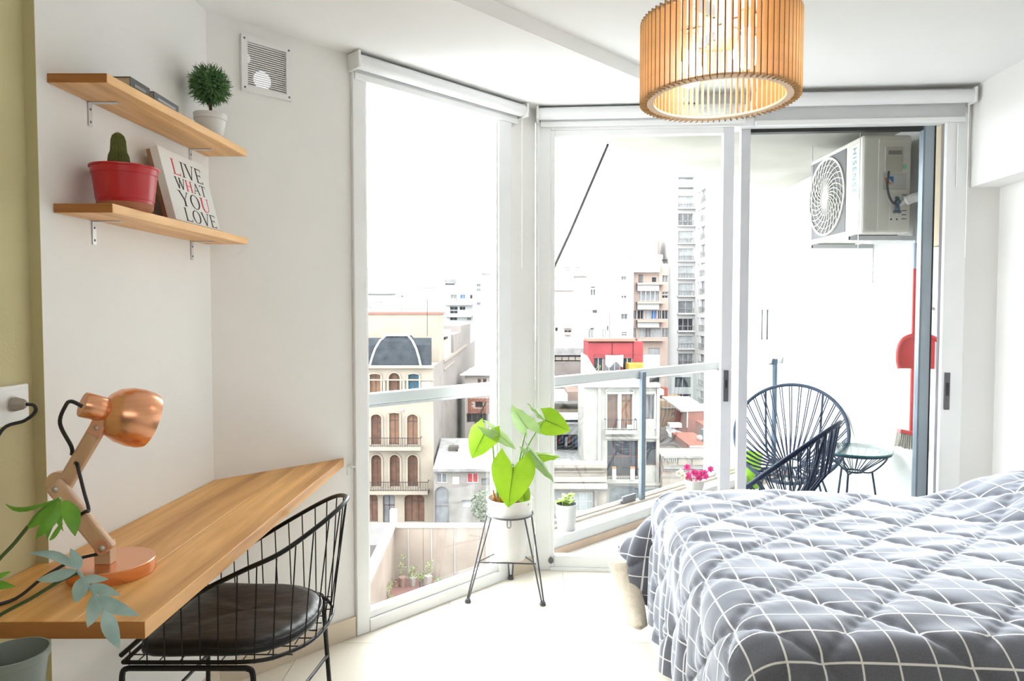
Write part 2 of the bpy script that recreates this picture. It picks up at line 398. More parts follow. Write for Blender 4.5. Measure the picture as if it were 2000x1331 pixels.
D1b = plane_pt((K2[0], K2[1], 0), dd, nd)
bl1 = blind('white roller blind rolled up over the tall slanted window beside the vent', D1b, -.012, L1 + .055, 2.362, .030, 2.300, 2.31, L1 + .03)
D2b = D2
bl2 = blind('slim white roller blind over the door panel beside the corner post', D2b, ux(.128), ux(1.19), 2.362, .030, 2.302, 2.31, ux(.14))
bl3 = blind('grey roller blind half hidden by the slatted lamp, above the glass with the condenser', D2b, ux(1.20), ux(2.242), 2.405, .032, 2.288, 2.30, ux(2.215), mats=(M_BLIND, M_BLINDG))
MB().tube([D2(ux(2.19), 2.28, .02), D2(ux(2.19), 1.97, .02)], .004, 6).build('wand', M_PLASTIC, bl3)
# ---------------------------------------------------------------- wall shelves
M_PINE = wood('honey_pine', (0.58, 0.27, 0.08), (0.95, 0.58, 0.24), 'Y', 1.0, .4, knots=True)
M_PINEE = wood('pine_end_grain', (0.30, 0.10, 0.025), (0.52, 0.22, 0.06), 'X', 1.4, .5)
M_BRK = mat('galvanised_bracket', (0.60, 0.61, 0.62), .35, metal=.6, noise=.05)
def shelf(label, y0, y1, zb, th, depth, br):
    t = thing('wall_shelf', label, 'shelf', (wl(y0) + .07, (y0 + y1) / 2, zb))
    p = [(wl(y0) + .001, y0), (wl(y0) + depth, y0), (wl(y1) + depth, y1), (wl(y1) + .001, y1)]
    MB().prism(p, zb, zb + th).build('board', M_PINE, t, bevel=.0015)
    MB().prism([(p[0][0], y0 - .0006), (p[1][0] - .001, y0 - .0006), (p[1][0] - .001, y0 + .0002), (p[0][0], y0 + .0002)], zb + .0008, zb + th - .0008).build('end_grain', M_PINEE, t)
    for y in br:
        b = MB(); x = wl(y)
        b.box(x + .0005, x + .0025, y - .008, y + .008, zb - .062, zb - .0005)
        b.box(x + .0005, x + .075, y - .008, y + .008, zb - .0025, zb - .0003)
        o = b.build('bracket', M_BRK, t)
        for dz in (-.018, -.05):
            MB().lathe((x + .0025, y, zb + dz), [(0, 0), (.0035, 0), (.002, .0015), (0, .0016)], 8, axis=(1, 0, 0)).build('screw', M_HAND, o)
    return t
shelf('upper honey pine wall shelf with the ball topiary and flat books', 1.635, 2.392, 1.894, .0225, .142, (1.785, 2.285))
shelf('lower honey pine wall shelf carrying the cactus and lettered canvas', 1.645, 2.39, 1.590, .0225, .142, (1.79, 2.285))
SH1 = 1.9165; SH2 = 1.6125

# books lying flat on the upper shelf
M_PAGE = mat('tan_book_pages', (.62, .50, .34), .9, noise=.12, scale=10, stretch=(1, 1, 60))
def book(label, y0, y1, x1, depth, th, col, strip):
    x0 = x1 - depth
    t = thing('book', label, 'book', ((x0 + x1) / 2, (y0 + y1) / 2, SH1), 'flat books on the upper shelf')
    m = mat('book_cover_%s' % strip[0], col, .6, noise=.08, bump=.05)
    b = MB().box(x0, x1, y0, y1, SH1, SH1 + .002).box(x0, x1, y0, y1, SH1 + th - .002, SH1 + th).box(x1 - .002, x1, y0, y1, SH1 + .002, SH1 + th - .002)
    b.build('cover', m, t)
    MB().box(x0 + .001, x1 - .0022, y0 + .003, y1 - .003, SH1 + .0021, SH1 + th - .0021).build('pages', M_PAGE, t)
    MB().box(x1, x1 + .0004, y0 + .02, y1 - .02, SH1 + th * .35, SH1 + th * .6).build('spine_print', mat('spine_print_' + strip[0], strip[1], .6), t)
book('flat paperback with tan pages and charcoal spine, nearer to the olive wall', 1.745, 1.838, -.962, .115, .030, (.10, .10, .10), ('a', (.30, .29, .27)))
book('flat slate grey paperback nearer to the ball topiary on the upper shelf', 1.850, 1.985, -.957, .112, .027, (.12, .13, .14), ('b', (.42, .42, .42)))

# ball topiary
M_POTW = mat('white_ceramic', (.70, .69, .67), .35, noise=.02)
M_BARK = mat('brown_bark', (.05, .035, .02), .9, noise=.2, scale=40)
def topiary():
    x, y = -.985, 2.255
    t = thing('potted_topiary', 'small ball topiary of grassy leaves in white pot on the upper shelf', 'plant', (x, y, SH1))
    MB().lathe((x, y, SH1), [(.0, 0), (.036, 0), (.038, .002), (.047, .062), (.0505, .063), (.051, .082), (.047, .083), (.045, .066), (0, .066)], 32).build('pot', M_POTW, t, smooth=True)
    MB().lathe((x, y, SH1), [(.0, .0662), (.0445, .0665), (.02, .071), (0, .072)], 16).build('soil', mat('dark_soil', (.04, .03, .02), .95, noise=.3, scale=60, bump=.5), t)
    MB().tube([(x, y, SH1 + .068), (x + .002, y, SH1 + .1), (x, y, SH1 + .16)], [.006, .005, .005], 8).build('trunk', M_BARK, t)
    c = V((x, y, SH1 + .176)); b = MB()
    rnd = random.Random(3)
    for i in range(1150):
        z = rnd.uniform(-1, 1); a = rnd.uniform(0, 2 * pi); s = sqrt(1 - z * z)
        d = V((s * cos(a), s * sin(a), z))
        r0 = rnd.uniform(.030, .052); L = rnd.uniform(.020, .030)
        tn = V((rnd.gauss(0, 1), rnd.gauss(0, 1), rnd.gauss(0, 1))); tn = (tn - d * tn.dot(d)).normalized()
        w = d.cross(tn) * rnd.uniform(.0014, .0022)
        p0 = c + d * r0; p1 = p0 + d * L * .6 + tn * L * .25; p2 = p0 + d * L * .9 + tn * L * .75
        n = len(b.v)
        b.v += [tuple(p0 - w), tuple(p0 + w), tuple(p1 + w * .9), tuple(p1 - w * .9), tuple(p2)]
        b.f += [(n, n + 1, n + 2, n + 3), (n + 3, n + 2, n + 4)]
    tag(b.build('foliage', mat('topiary_green', (.05, .14, .04), .5, col2=(.13, .28, .09), scale=40, trans=.2), t, fix=False), kind='stuff')
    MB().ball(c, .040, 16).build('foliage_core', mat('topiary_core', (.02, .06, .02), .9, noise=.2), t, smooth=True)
topiary()

# cactus in red tub
def cactus():
    x, y = -.998, 1.775
    t = thing('potted_cactus', 'hairy column cactus in red plastic tub on terracotta saucer', 'plant', (x, y, SH2))
    MB().lathe((x, y, SH2), [(0, 0), (.058, 0), (.064, .005), (.066, .018), (.063, .0185), (.061, .008), (0, .007)], 36).build('saucer', mat('terracotta', (.40, .15, .075), .8, noise=.1, scale=12), t, smooth=True)
    z = SH2 + .0075
    MB().lathe((x, y, z), [(0, 0), (.062, 0), (.064, .003), (.066, .018), (.0675, .019), (.0745, .083), (.0765, .084), (.078, .098), (.0815, .100), (.0815, .104), (.076, .104), (.074, .09), (0, .088)], 40).build('pot', mat('red_plastic', (.52, .012, .018), .28, noise=.04, coat=.2), t, smooth=True)
    MB().lathe((x, y, z), [(.0745, .0882), (.03, .092), (0, .093)], 20, closed_ends=False).build('soil', mat('dark_soil', (.04, .03, .02), .95), t)
    cx, cy = x - .012, y - .004; zc = z + .09
    prof = [(.018, 0), (.0225, .012), (.0245, .03), (.023, .043), (.0185, .055), (.0175, .068), (.0165, .084), (.013, .095), (.007, .101), (0, .103)]
    b = MB(); nr = 44; c = V((cx, cy, zc)); n0 = len(b.v)
    for (r, h) in prof:
        for k in range(nr):
            rr = max(r * (1 + (.06 if k % 2 else -.06)), 1e-5); a = 2 * pi * k / nr
            b.v.append((cx + rr * cos(a) - .03 * h * .3, cy + rr * sin(a), zc + h))
    for i in range(len(prof) - 1):
        for k in range(nr):
            k2 = (k + 1) % nr; b.f.append((n0 + i * nr + k, n0 + i * nr + k2, n0 + (i + 1) * nr + k2, n0 + (i + 1) * nr + k))
    b.build('stem', mat('cactus_green', (.07, .085, .015), .7, col2=(.13, .14, .03), scale=30), t, smooth=60)
    sp = MB(); rnd = random.Random(5)
    for i in range(len(prof) - 1):
        for k in range(0, nr, 2):
            for q in range(5):
                f = rnd.random(); r = prof[i][0] * (1 - f) + prof[i + 1][0] * f; h = prof[i][1] * (1 - f) + prof[i + 1][1] * f
                a = 2 * pi * (k + 1) / nr + rnd.gauss(0, .02); d = V((cos(a), sin(a), rnd.gauss(.2, .5))).normalized()
                p = V((cx + r * cos(a) - .009 * h, cy + r * sin(a), zc + h)); L = rnd.uniform(.003, .0055)
                w = V((-sin(a), cos(a), 0)) * .00025; n = len(sp.v)
                sp.v += [tuple(p - w), tuple(p + w), tuple(p + d * L)]; sp.f.append((n, n + 1, n + 2))
    tag(sp.build('spines', mat('cactus_spines', (.45, .36, .14), .6, noise=.15), t, fix=False), kind='stuff')
cactus()

# lettered canvas leaning on the wall
def canvas():
    A = V((-.968, 1.985, SH2 + .0005)); B = V((-.958, 2.262, SH2 + .0005))   # front bottom edge
    e = (B - A); Wd = e.length; e.normalize()
    up = V((-.055, 0, .222)).normalized(); up = (up - e * up.dot(e)).normalized(); Hh = .228
    n = e.cross(up).normalized()
    if n.x < 0: n = -n
    t = thing('canvas_print', 'white canvas print with tall red and black serif lettering leaning on the wall', 'picture', (A + B) / 2)
    th = .030
    P = lambda u, v, w: A + e * (u * Wd) + up * (v * Hh) + n * w
    def cb(u0, u1, v0, v1, w0, w1): return MB().hexa([P(u0, v0, w0), P(u1, v0, w0), P(u1, v0, w1), P(u0, v0, w1), P(u0, v1, w0), P(u1, v1, w0), P(u1, v1, w1), P(u0, v1, w1)])
    cb(0, 1, 0.04, 1, -th + .006, 0).build('canvas', mat('white_canvas', (.82, .81, .78), .9, noise=.01, bump=.15, bscale=500), t, bevel=.002)
    cb(.01, .99, 0.045, .99, -th - .006, -th + .006).build('stretcher', wood('stretcher_wood', (.22, .09, .04), (.36, .17, .08), 'Z'), t)
    # serif strokes: each letter in a unit box; thick / thin strokes, serifs
    K, H_ = .16, .06
    def seg(x0, y0, x1, y1, w): return ('l', x0, y0, x1, y1, w)
    def ser(x, y, w=.34): return ('s', x, y, w)
    G = {
        'L': (.62, [seg(.2, 0, .2, 1, K), seg(.1, .025, .95, .025, .05), seg(.95, 0, .95, .2, .05), ser(.2, 1), ser(.2, 0)]),
        'I': (.30, [seg(.5, 0, .5, 1, K * 1.9), ser(.5, 1, .9), ser(.5, 0, .9)]),
        'V': (.72, [seg(.1, 1, .52, 0, K), seg(.92, 1, .52, 0, H_), ser(.1, 1), ser(.92, 1, .28)]),
        'E': (.60, [seg(.2, 0, .2, 1, K), seg(.1, .025, .92, .025, .05), seg(.1, .975, .88, .975, .05), seg(.2, .52, .7, .52, .05), seg(.92, 0, .92, .18, .05), seg(.88, 1, .88, .83, .05), seg(.7, .43, .7, .61, .05)]),
        'W': (.95, [seg(.04, 1, .28, 0, K * .8), seg(.52, 1, .28, 0, H_), seg(.46, 1, .70, 0, K * .8), seg(.97, 1, .70, 0, H_), ser(.06, 1, .24), ser(.5, 1, .24), ser(.96, 1, .2)]),
        'H': (.72, [seg(.17, 0, .17, 1, K), seg(.83, 0, .83, 1, K), seg(.17, .52, .83, .52, .05), ser(.17, 1), ser(.17, 0), ser(.83, 1), ser(.83, 0)]),
        'A': (.72, [seg(.5, 1, .9, 0, K), seg(.5, 1, .1, 0, H_), seg(.25, .33, .76, .33, .05), ser(.1, 0, .28), ser(.9, 0, .32)]),
        'T': (.66, [seg(.5, 0, .5, 1, K), seg(.04, .975, .96, .975, .05), seg(.04, 1, .04, .82, .05), seg(.96, 1, .96, .82, .05), ser(.5, 0)]),
        'Y': (.72, [seg(.08, 1, .5, .42, K), seg(.94, 1, .5, .42, H_), seg(.5, 0, .5, .44, K), ser(.08, 1), ser(.93, 1, .26), ser(.5, 0)]),
        'O': (.78, [('o',)]),
        'U': (.74, [seg(.18, .3, .18, 1, K), seg(.84, .3, .84, 1, H_), ('u',), ser(.18, 1), ser(.84, 1, .26)]),
    }
    INK = mat('black_ink', (.02, .02, .022), .8); RED = mat('red_ink', (.75, .06, .09), .8)
    def glyph(ch, u0, u1, v0, v1, m):
        b = MB(); w = u1 - u0; h = v1 - v0; asp = (w * Wd) / (h * Hh)   # unit x to unit y ratio
        def Q(x, y): return P(u0 + x * w, v0 + y * h, .0001)
        def quad(pts): b.prism3([Q(*p) for p in pts], n * .0005)
        for s in G[ch][1]:
            if s[0] == 'l':
                _, x0, y0, x1, y1, wd = s
                if abs(y1 - y0) < 1e-6: quad([(x0, y0 - wd / 2), (x1, y0 - wd / 2), (x1, y0 + wd / 2), (x0, y0 + wd / 2)])
                else: quad([(x0 - wd / 2, y0), (x0 + wd / 2, y0), (x1 + wd / 2, y1), (x1 - wd / 2, y1)])
            elif s[0] == 's':
                _, x, y, wd = s; y0, y1 = (y - .035, y) if y > .5 else (y, y + .035)
                quad([(x - wd / 2, y0), (x + wd / 2, y0), (x + wd / 2, y1), (x - wd / 2, y1)])
            else:
                N = 28
                rng = range(N) if s[0] == 'o' else range(N // 2, N)
                for i in rng:
                    q = []
                    for (k, o) in ((i, 1), (i + 1, 1), (i + 1, 0), (i, 0)):
                        a = 2 * pi * k / N
                        if s[0] == 'o': rx = .49 if o else .35; ry = .51 if o else .47; q.append((.5 + rx * cos(a), .5 + ry * sin(a)))
                        else:
                            if o: q.append((.485 + .385 * cos(a), .31 + .32 * sin(a)))
                            else: q.append((.545 + .27 * cos(a), .31 + .27 * sin(a)))
                    quad(q)
        b.build('letter_' + ch.lower(), m, t, fix=False)
    for word, red, ua, ub, va, vb in (('LIVE', 0, .20, .86, .655, .865), ('WHAT', 1, .20, .86, .465, .62), ('YOU', 2, .20, .86, .235, .435), ('LOVE', -1, .22, .93, .03, .21)):
        tot = sum(G[c][0] for c in word) + .10 * (len(word) - 1); u = ua
        for i, ch in enumerate(word):
            w = G[ch][0] / tot * (ub - ua)
            glyph(ch, u, u + w, va + .03, vb + .03, RED if i == red else INK); u += w + .10 / tot * (ub - ua)
canvas()

# ---------------------------------------------------------------- vent on the diagonal wall
def vent():
    D0 = plane_pt((0, DY, 0), dd, nd)
    uc = lambda x, y: (V((x, y, 0)) - V((0, DY, 0))).dot(dd)
    u0, u1 = uc(-.978, 2.492), uc(-.842, 2.628); z0, z1 = 2.152, 2.352
    t = thing('vent_grille', 'square white slatted vent grille high on the wall beside the tall window', 'vent', D0((u0 + u1) / 2, z0, 0))
    b = MB(); fr = .022
    for (a0, a1, c0, c1) in ((u0, u1, z0, z0 + fr), (u0, u1, z1 - fr, z1), (u0, u0 + fr, z0 + fr, z1 - fr), (u1 - fr, u1, z0 + fr, z1 - fr)):
        q = fbox(D0, a0, a1, c0, c1, .0006, .014); b.add(q.v, q.f)
    b.build('frame', M_PLASTIC, t)
    fbox(D0, u0 + fr - .002, u1 - fr + .002, z0 + fr - .002, z1 - fr + .002, .0003, .0016).build('backing', mat('brown_duct', (.10, .075, .06), .8, noise=.1), t)
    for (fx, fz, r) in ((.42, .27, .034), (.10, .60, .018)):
        MB().lathe(D0(u0 + (u1 - u0) * fx, z0 + (z1 - z0) * fz, .0017), [(0, 0), (r, 0), (r, .0012), (0, .0013)], 28, axis=nd).build('duct_glow_disc', mat('duct_daylight_glow', (.9, .92, 1), .5, emit=(.9, .93, 1), estr=.13), t)  # self-glowing discs stand in for daylight coming through the duct
    n = 20
    s0 = None
    for i in range(n):
        z = z0 + fr + (z1 - z0 - 2 * fr) * (i + .5) / n
        a = D0(u0 + fr, z, .0055); c = D0(u1 - fr, z, .0055)
        MB().bar(a, c, .0044, .0024, up=tuple(nd)).build('slat', M_PLASTIC, t)
    for uu in (u0 + .011, u1 - .011):
        for zz in (z0 + .013, z1 - .013):
            MB().lathe(D0(uu, zz, .014), [(0, 0), (.004, 0), (.003, .0015), (0, .002)], 10, axis=nd).build('screw', M_HAND, t)
vent()

# ---------------------------------------------------------------- wall socket with plug
def socket():
    y0, y1 = 1.452, 1.572; z0, z1 = 1.100, 1.188
    t = thing('wall_socket', 'white double wall socket with plug and black cable on the olive wall', 'socket', (GX, 1.51, 1.10))
    MB().box(GX + .0004, GX + .011, y0, y1, z0, z1).build('plate', M_PLASTIC, t, bevel=.004)
    MB().box(GX + .011, GX + .0135, y0 + .008, y1 - .012, z0 + .008, z1 - .010).build('inner_plate', M_PLASTIC, t, bevel=.001)
    MB().lathe((GX + .0135, 1.515, 1.147), [(0, 0), (.019, 0), (.0185, .002), (0, .0022)], 24, axis=(1, 0, 0)).build('outlet', mat('grey_outlet', (.7, .7, .7), .4), t, smooth=True)
    pl = MB().lathe((GX + .0158, 1.513, 1.147), [(0, 0), (.015, 0), (.016, .006), (.012, .022), (.007, .030), (0, .031)], 18, axis=(1, 0, 0)).build('plug', mat('grey_plug', (.38, .34, .30), .5), t, smooth=True)
    pth = smoothpath([(GX + .045, 1.513, 1.147), (GX + .062, 1.514, 1.144), (GX + .066, 1.512, 1.130), (GX + .050, 1.500, 1.112), (GX + .026, 1.470, 1.100), (GX + .02, 1.44, 1.05), (GX + .02, 1.40, .95), (GX + .02, 1.36, .80)], 6)
    MB().tube(pth, .0038, 8).build('cable', M_BLACK, pl, smooth=True)
socket()

# ---------------------------------------------------------------- desk
M_DESK = wood('oiled_desk_wood', (0.50, 0.225, 0.05), (0.84, 0.47, 0.15), 'Y', .8, .42)
M_DESKE = wood('desk_end_grain', (0.30, 0.105, 0.025), (0.52, 0.22, 0.065), 'X', 1.0, .45)
DZ0, DZ1 = .723, .757
def desk():
    t = thing('wall_desk', 'long wall mounted wooden desk top tapering to a point at the window', 'desk', (-.9, 2.0, DZ0))
    tip = (-.690, 2.776)
    # three glued planks run the length of the top
    xs = [(-.705, -.689)]
    poly = [(GX + .002, 1.289), (-.705, 1.289), (-.689, tip[1]), (tip[0] - .004, tip[1] + .0), (K1[0] + .002, K1[1] - .001), (wl(1.6) + .002, 1.603), (wl(1.6) + .002, 1.597), (GX + .002, 1.597)]
    def strip(x0, x1):
        p = clip_poly(clip_poly(poly, 1, 0, x1), -1, 0, -x0)
        return p
    e = 0.0
    for (x0, x1) in ((-1.2, -.985), (-.9846, -.845), (-.8446, -.6)):
        p = strip(x0, x1)
        if len(p) > 2: MB().prism(p, DZ0, DZ1).build('plank', M_DESK, t, bevel=.0008, bseg=1)
    MB().box(GX + .003, -.7055, 1.2884, 1.2892, DZ0 + .001, DZ1 - .001).build('end_grain', M_DESKE, t)
    b = MB()
    w0 = V((-.672, 2.796, 0))
    b.obox(w0 + V((0, 0, .705)), dd, nd, (0, 0, 1), .010, .002, .022).obox(w0 + nd * .02 + V((0, 0, .7215)), dd, nd, (0, 0, 1), .010, .022, .0015)
    b.build('bracket', M_PLASTIC, t)
    return t
desk()

# ---------------------------------------------------------------- copper desk lamp
M_COP = mat('brushed_copper', (.86, .43, .25), .26, metal=.95, noise=.05, scale=4, stretch=(1, 1, 40))
M_ROSE = mat('rose_copper_disc', (.78, .42, .32), .35, metal=.6, noise=.04)
M_BEECH = wood('pale_beech', (.60, .38, .23), (.76, .53, .36), 'Z', .8, .5)
def lamp():
    cx, cy = -.912, 1.535; z = DZ1
    t = thing('desk_lamp', 'copper desk lamp with jointed wooden arms standing on the wooden desk', 'lamp', (cx, cy, z))
    MB().lathe((cx, cy, z), [(0, .0005), (.0885, .0005), (.0895, .002), (.0895, .029), (.088, .0305), (0, .0306)], 56).build('base', M_COP, t, smooth=True)
    ax = V((1, 0.05, 0)).normalized()
    # post
    px, py = -.916, 1.517
    MB().box(px - .018, px + .018, py - .012, py + .012, z + .0306, z + .082).build('post', M_BEECH, t, bevel=.002)
    B1 = V((-.905, 1.515, z + .078)); EL = V((-1.004, 1.515, .962)); TP = V((-.925, 1.515, 1.092))
    def arm(a, b, w, th, off, nm):
        d = (b - a).normalized(); sd = V((0, 1, 0)); uu = d.cross(sd)
        m = MB().obox((a + b) / 2 + sd * off, d, sd, uu, (b - a).length / 2 + .016, th / 2, w / 2)
        return m.build(nm, M_BEECH, t, bevel=.006)
    la = arm(B1, EL, .040, .018, -.020, 'lower_arm')
    ua = arm(EL, TP, .034, .018, .0, 'upper_arm')
    def bolt(p, r=.0065, par=None):
        MB().lathe(p, [(0, 0), (r, 0), (r * .85, .003), (r * .4, .005), (0, .0054)], 14, axis=(0, -1, 0)).build('bolt', M_STEEL, par or t, smooth=True)
    bolt(EL + V((0, -.029, 0)), .0075, la); bolt(B1 + V((.002, -.031, -.004)), .0075, la)
    MB().lathe(B1 + V((0, -.029, 0)), [(0, 0), (.016, 0), (.016, .002), (0, .0021)], 20, axis=(0, -1, 0)).build('washer', M_ROSE, la)
    # wooden joint disc behind the elbow
    MB().lathe(EL + V((-.022, .010, .003)), [(0, 0), (.026, 0), (.027, .002), (.027, .016), (.026, .018), (0, .018)], 24, axis=(0, 1, 0)).build('joint_knob', M_BEECH, t, smooth=True)
    # head
    hd = V((.66, .66, -.36)).normalized()
    N0 = V((-.942, 1.490, 1.150))
    MB().lathe(N0, [(0, 0), (.0265, 0), (.028, .002), (.028, .048), (.0265, .050), (0, .050)], 28, axis=hd).build('neck', M_COP, t, smooth=True)
    S0 = N0 + hd * .045
    prof = [(.026, 0), (.040, .006), (.054, .020), (.0635, .042), (.067, .066), (.066, .088), (.062, .100), (.060, .100), (.064, .087), (.065, .066), (.0615, .043), (.052, .022), (.039, .008), (.02, .004)]
    MB().lathe(S0, prof, 48, axis=hd, closed_ends=False).build('shade', M_COP, t, smooth=True)
    MB().ball(S0 + hd * .055, .022, 14).build('bulb', mat('off_bulb', (.85, .85, .82), .3), t, smooth=True)
    MB().obox(TP + V((.008, -.0115, .010)), V((.45, 0, .89)).normalized(), (0, 1, 0), V((.89, 0, -.45)).normalized(), .026, .002, .016).build('collar', M_ROSE, t, bevel=.0015)
    bolt(TP + V((.006, -.0135, .004)), .0055)
    pth = smoothpath([N0 + hd * .018 + V((.0, -.031, .004)), N0 + V((-.004, -.03, .010)), N0 + V((-.022, -.022, .000)), N0 + V((-.040, -.015, -.04)), (-.975, 1.500, 1.055), (-.982, 1.512, 1.035)], 6)
    cb = MB().tube(pth, .0042, 8).build('cable', M_BLACK, t, smooth=True)
    mid1 = EL.lerp(TP, .42); mid2 = EL.lerp(B1, .48)
    pth = smoothpath([mid1 + V((0, -.009, 0)), mid1 + V((.012, -.020, -.006)), mid1 + V((.027, -.024, -.06)), mid1 + V((.038, -.026, -.10)), mid2 + V((.022, -.036, .014)), mid2 + V((0, -.030, 0))], 6)
    MB().tube(pth, .0038, 8).build('cable', M_BLACK, t, smooth=True)
    pth = smoothpath([(px - .005, py - .011, z + .055), (-.965, 1.485, z + .048), (-.992, 1.43, z + .034), (-1.02, 1.38, z + .006), (-1.055, 1.33, z + .006), (-1.048, 1.285, z + .0045), (-1.042, 1.272, z - .02), (-1.035, 1.262, z - .06), (-1.045, 1.25, z - .12)], 6)
    MB().tube(pth, .0036, 8).build('cable', M_BLACK, t, smooth=True)
    MB().lathe(EL.lerp(B1, .86) + V((-.022, .005, .0)), [(0, 0), (.012, 0), (.004, .016), (0, .017)], 10, axis=(-1, 0, -.3)).build('wing_nut', M_HAND, t)
lamp()

# ---------------------------------------------------------------- black wire chair
M_WIRE = mat('black_steel_wire', (.012, .012, .013), .35, metal=.4, noise=.1)
M_LEATHER = mat('black_leather', (.007, .007, .008), .40, noise=.15, scale=14, bump=.35, bscale=26, stretch=(.5, 1, 1))
def wire_chair():
    t = thing('wire_chair', 'black wire tub chair with leather cushion pushed under the wooden desk', 'chair', (-.78, 1.95, 0))
    rim = smoothpath([(-1.0, 1.712, .475), (-.90, 1.722, .560), (-.82, 1.73, .622), (-.70, 1.735, .683), (-.602, 1.745, .727), (-.525, 1.785, .777), (-.482, 1.85, .808), (-.474, 1.93, .815), (-.494, 2.01, .806), (-.545, 2.082, .786), (-.63, 2.132, .738), (-.776, 2.16, .649), (-.90, 2.168, .567), (-1.0, 2.172, .478)], 6)
    MB().tube(rim, .0065, 8).build('rim', M_WIRE, t, smooth=True)
    base = smoothpath([(-1.0, 1.722, .452), (-.83, 1.722, .452), (-.664, 1.728, .452), (-.59, 1.775, .452), (-.545, 1.85, .453), (-.532, 1.95, .455), (-.548, 2.05, .453), (-.60, 2.125, .452), (-.70, 2.165, .452), (-.85, 2.17, .452), (-1.0, 2.17, .452)], 6)
    MB().tube(base, .0055, 8).build('seat_frame', M_WIRE, t, smooth=True)
    MB().tube([(-1.0, 1.722, .452), (-1.0, 2.17, .452)], .006, 8).build('front_bar', M_WIRE, t)
    def samp(P, f):
        L = [0]
        for i in range(1, len(P)): L.append(L[-1] + (P[i] - P[i - 1]).length)
        x = f * L[-1]
        for i in range(1, len(P)):
            if L[i] >= x: return P[i - 1].lerp(P[i], (x - L[i - 1]) / (L[i] - L[i - 1] + 1e-9))
        return P[-1]
    n = 27
    for i in range(n):
        f = (i + .35) / (n - .3)
        a = samp(base, f); b = samp(rim, .5 + (f - .5) * .985)
        MB().tube([a + V((0, 0, -.006)), a.lerp(b, .5), b], .0019, 5).build('wire', M_WIRE, t)
    for k in range(9):
        y = 1.765 + k * .046
        x1 = -.552 - .62 * max(0, abs(y - 1.95) - .1) ** 1.3
        MB().tube([(-1.0, y, .4505), (x1, y, .4505)], .0018, 5).build('seat_wire', M_WIRE, t)
    for k in range(8):
        x = -.97 + k * .054; h = .215 if x < -.68 else .215 - (x + .68) * 1.1
        MB().tube([(x, 1.947 - h, .4475), (x, 1.947 + h, .4475)], .0018, 5).build('seat_wire', M_WIRE, t)
    # cushion
    o = [(-.965, 1.745), (-.80, 1.735), (-.69, 1.742), (-.61, 1.79), (-.57, 1.87), (-.56, 1.95), (-.572, 2.03), (-.615, 2.10), (-.70, 2.148), (-.82, 2.155), (-.965, 2.15)]
    o = [(p.x, p.y) for p in smoothpath([(a, b, 0) for a, b in o] + [(-.975, 2.0, 0), (-.977, 1.88, 0)], 4, True)]
    c = V((-.77, 1.95)); N = len(o); b = MB(); rings = [(.0, .488), (.3, .489), (.6, .491), (.84, .493), (.94, .489), (.985, .480), (1.0, .471), (.985, .460), (.93, .4555), (0.0, .4555)]
    for (s, z) in rings:
        for i, p in enumerate(o):
            q = c + (V(p) - c) * max(s, 1e-4)
            wv = .0022 * sin(q.y * 70 + sin(q.x * 21) * 2.2) * (1 if .2 < s < .9 and z > .48 else 0)
            b.v.append((q.x, q.y, z + wv))
    for i in range(len(rings) - 1):
        for k in range(N):
            k2 = (k + 1) % N; b.f.append((i * N + k, i * N + k2, (i + 1) * N + k2, (i + 1) * N + k))
    cu = b.build('cushion', M_LEATHER, t, smooth=70)
    MB().tube([V((c.x + (p[0] - c.x) * .985, c.y + (p[1] - c.y) * .985, .4815)) for p in o], .0032, 6, closed=True).build('piping', M_LEATHER, cu, smooth=True)
    # legs: two bent U frames
    for y, dx in ((1.716, 0.0), (2.178, .0)):
        s = -.012 if y < 1.9 else .012
        top = .440
        xa, xb = (-1.0, -.664) if y < 1.9 else (-.985, -.612)
        zt = top
        P = smoothpath([(xa + .018, y, zt), (xa + .004, y, zt - .006), (xa, y, zt - .022)], 4)
        MB().tube([(xa + .17, y, zt)] + P + [(xa - .012, y + s, .004)], .0075, 8).build('leg', M_WIRE, t, smooth=True)
        P = smoothpath([(xb - .018, y, zt), (xb - .004, y, zt - .006), (xb, y, zt - .022)], 4)
        MB().tube([(xb - .17, y, zt)] + P + [(xb + .02, y + s * 1.6, .004)], .0075, 8).build('leg', M_WIRE, t, smooth=True)
        for xx, yy in ((xa - .012, y + s), (xb + .02, y + s * 1.6)):
            MB().lathe((xx, yy, 0), [(0, 0), (.010, 0), (.010, .014), (0, .014)], 10).build('foot_cap', M_BLACK, t)
    MB().tube([(-.602, 2.184, .235), (-.655, 1.712, .235)], .0055, 8).build('stretcher', M_WIRE, t)
    MB().tube([(-.992, 2.184, .235), (-1.006, 1.712, .235)], .0055, 8).build('stretcher', M_WIRE, t)
wire_chair()

# ---------------------------------------------------------------- leaves
def blade(b, base, tip, width, bend=.0, nrm=(0, -1, 0), n=7, curl=.15, shape=None, fold=.0):
    """lance shaped leaf blade from base to tip; nrm: roughly the facing of its upper side"""
    base = V(base); tip = V(tip); d = tip - base; L = d.length; d = d / L; nn = V(nrm); nn = (nn - d * nn.dot(d)).normalized(); sd = d.cross(nn)
    i0 = len(b.v)
    for i in range(n + 1):
        f = i / n
        w = (shape(f) if shape else sin(pi * min(1, (f * .92 + .04)) ** .8)) * width / 2
        if i == n: w = .0004
        p = base + d * (L * f) + sd * (bend * L * sin(pi * f)) + nn * (curl * L * sin(pi * f) * .5)
        for k in (-1, -.5, 0, .5, 1):
            b.v.append(tuple(p + sd * (w * k) + nn * (-abs(k) * w * .25 - fold * abs(k) * w)))
    for i in range(n):
        for k in range(4):
            a = i0 + i * 5 + k; b.f.append((a, a + 1, a + 6, a + 5))
    return b
M_PHG = mat('philodendron_green', (.10, .30, .03), .35, col2=(.22, .48, .06), scale=14, trans=.3)
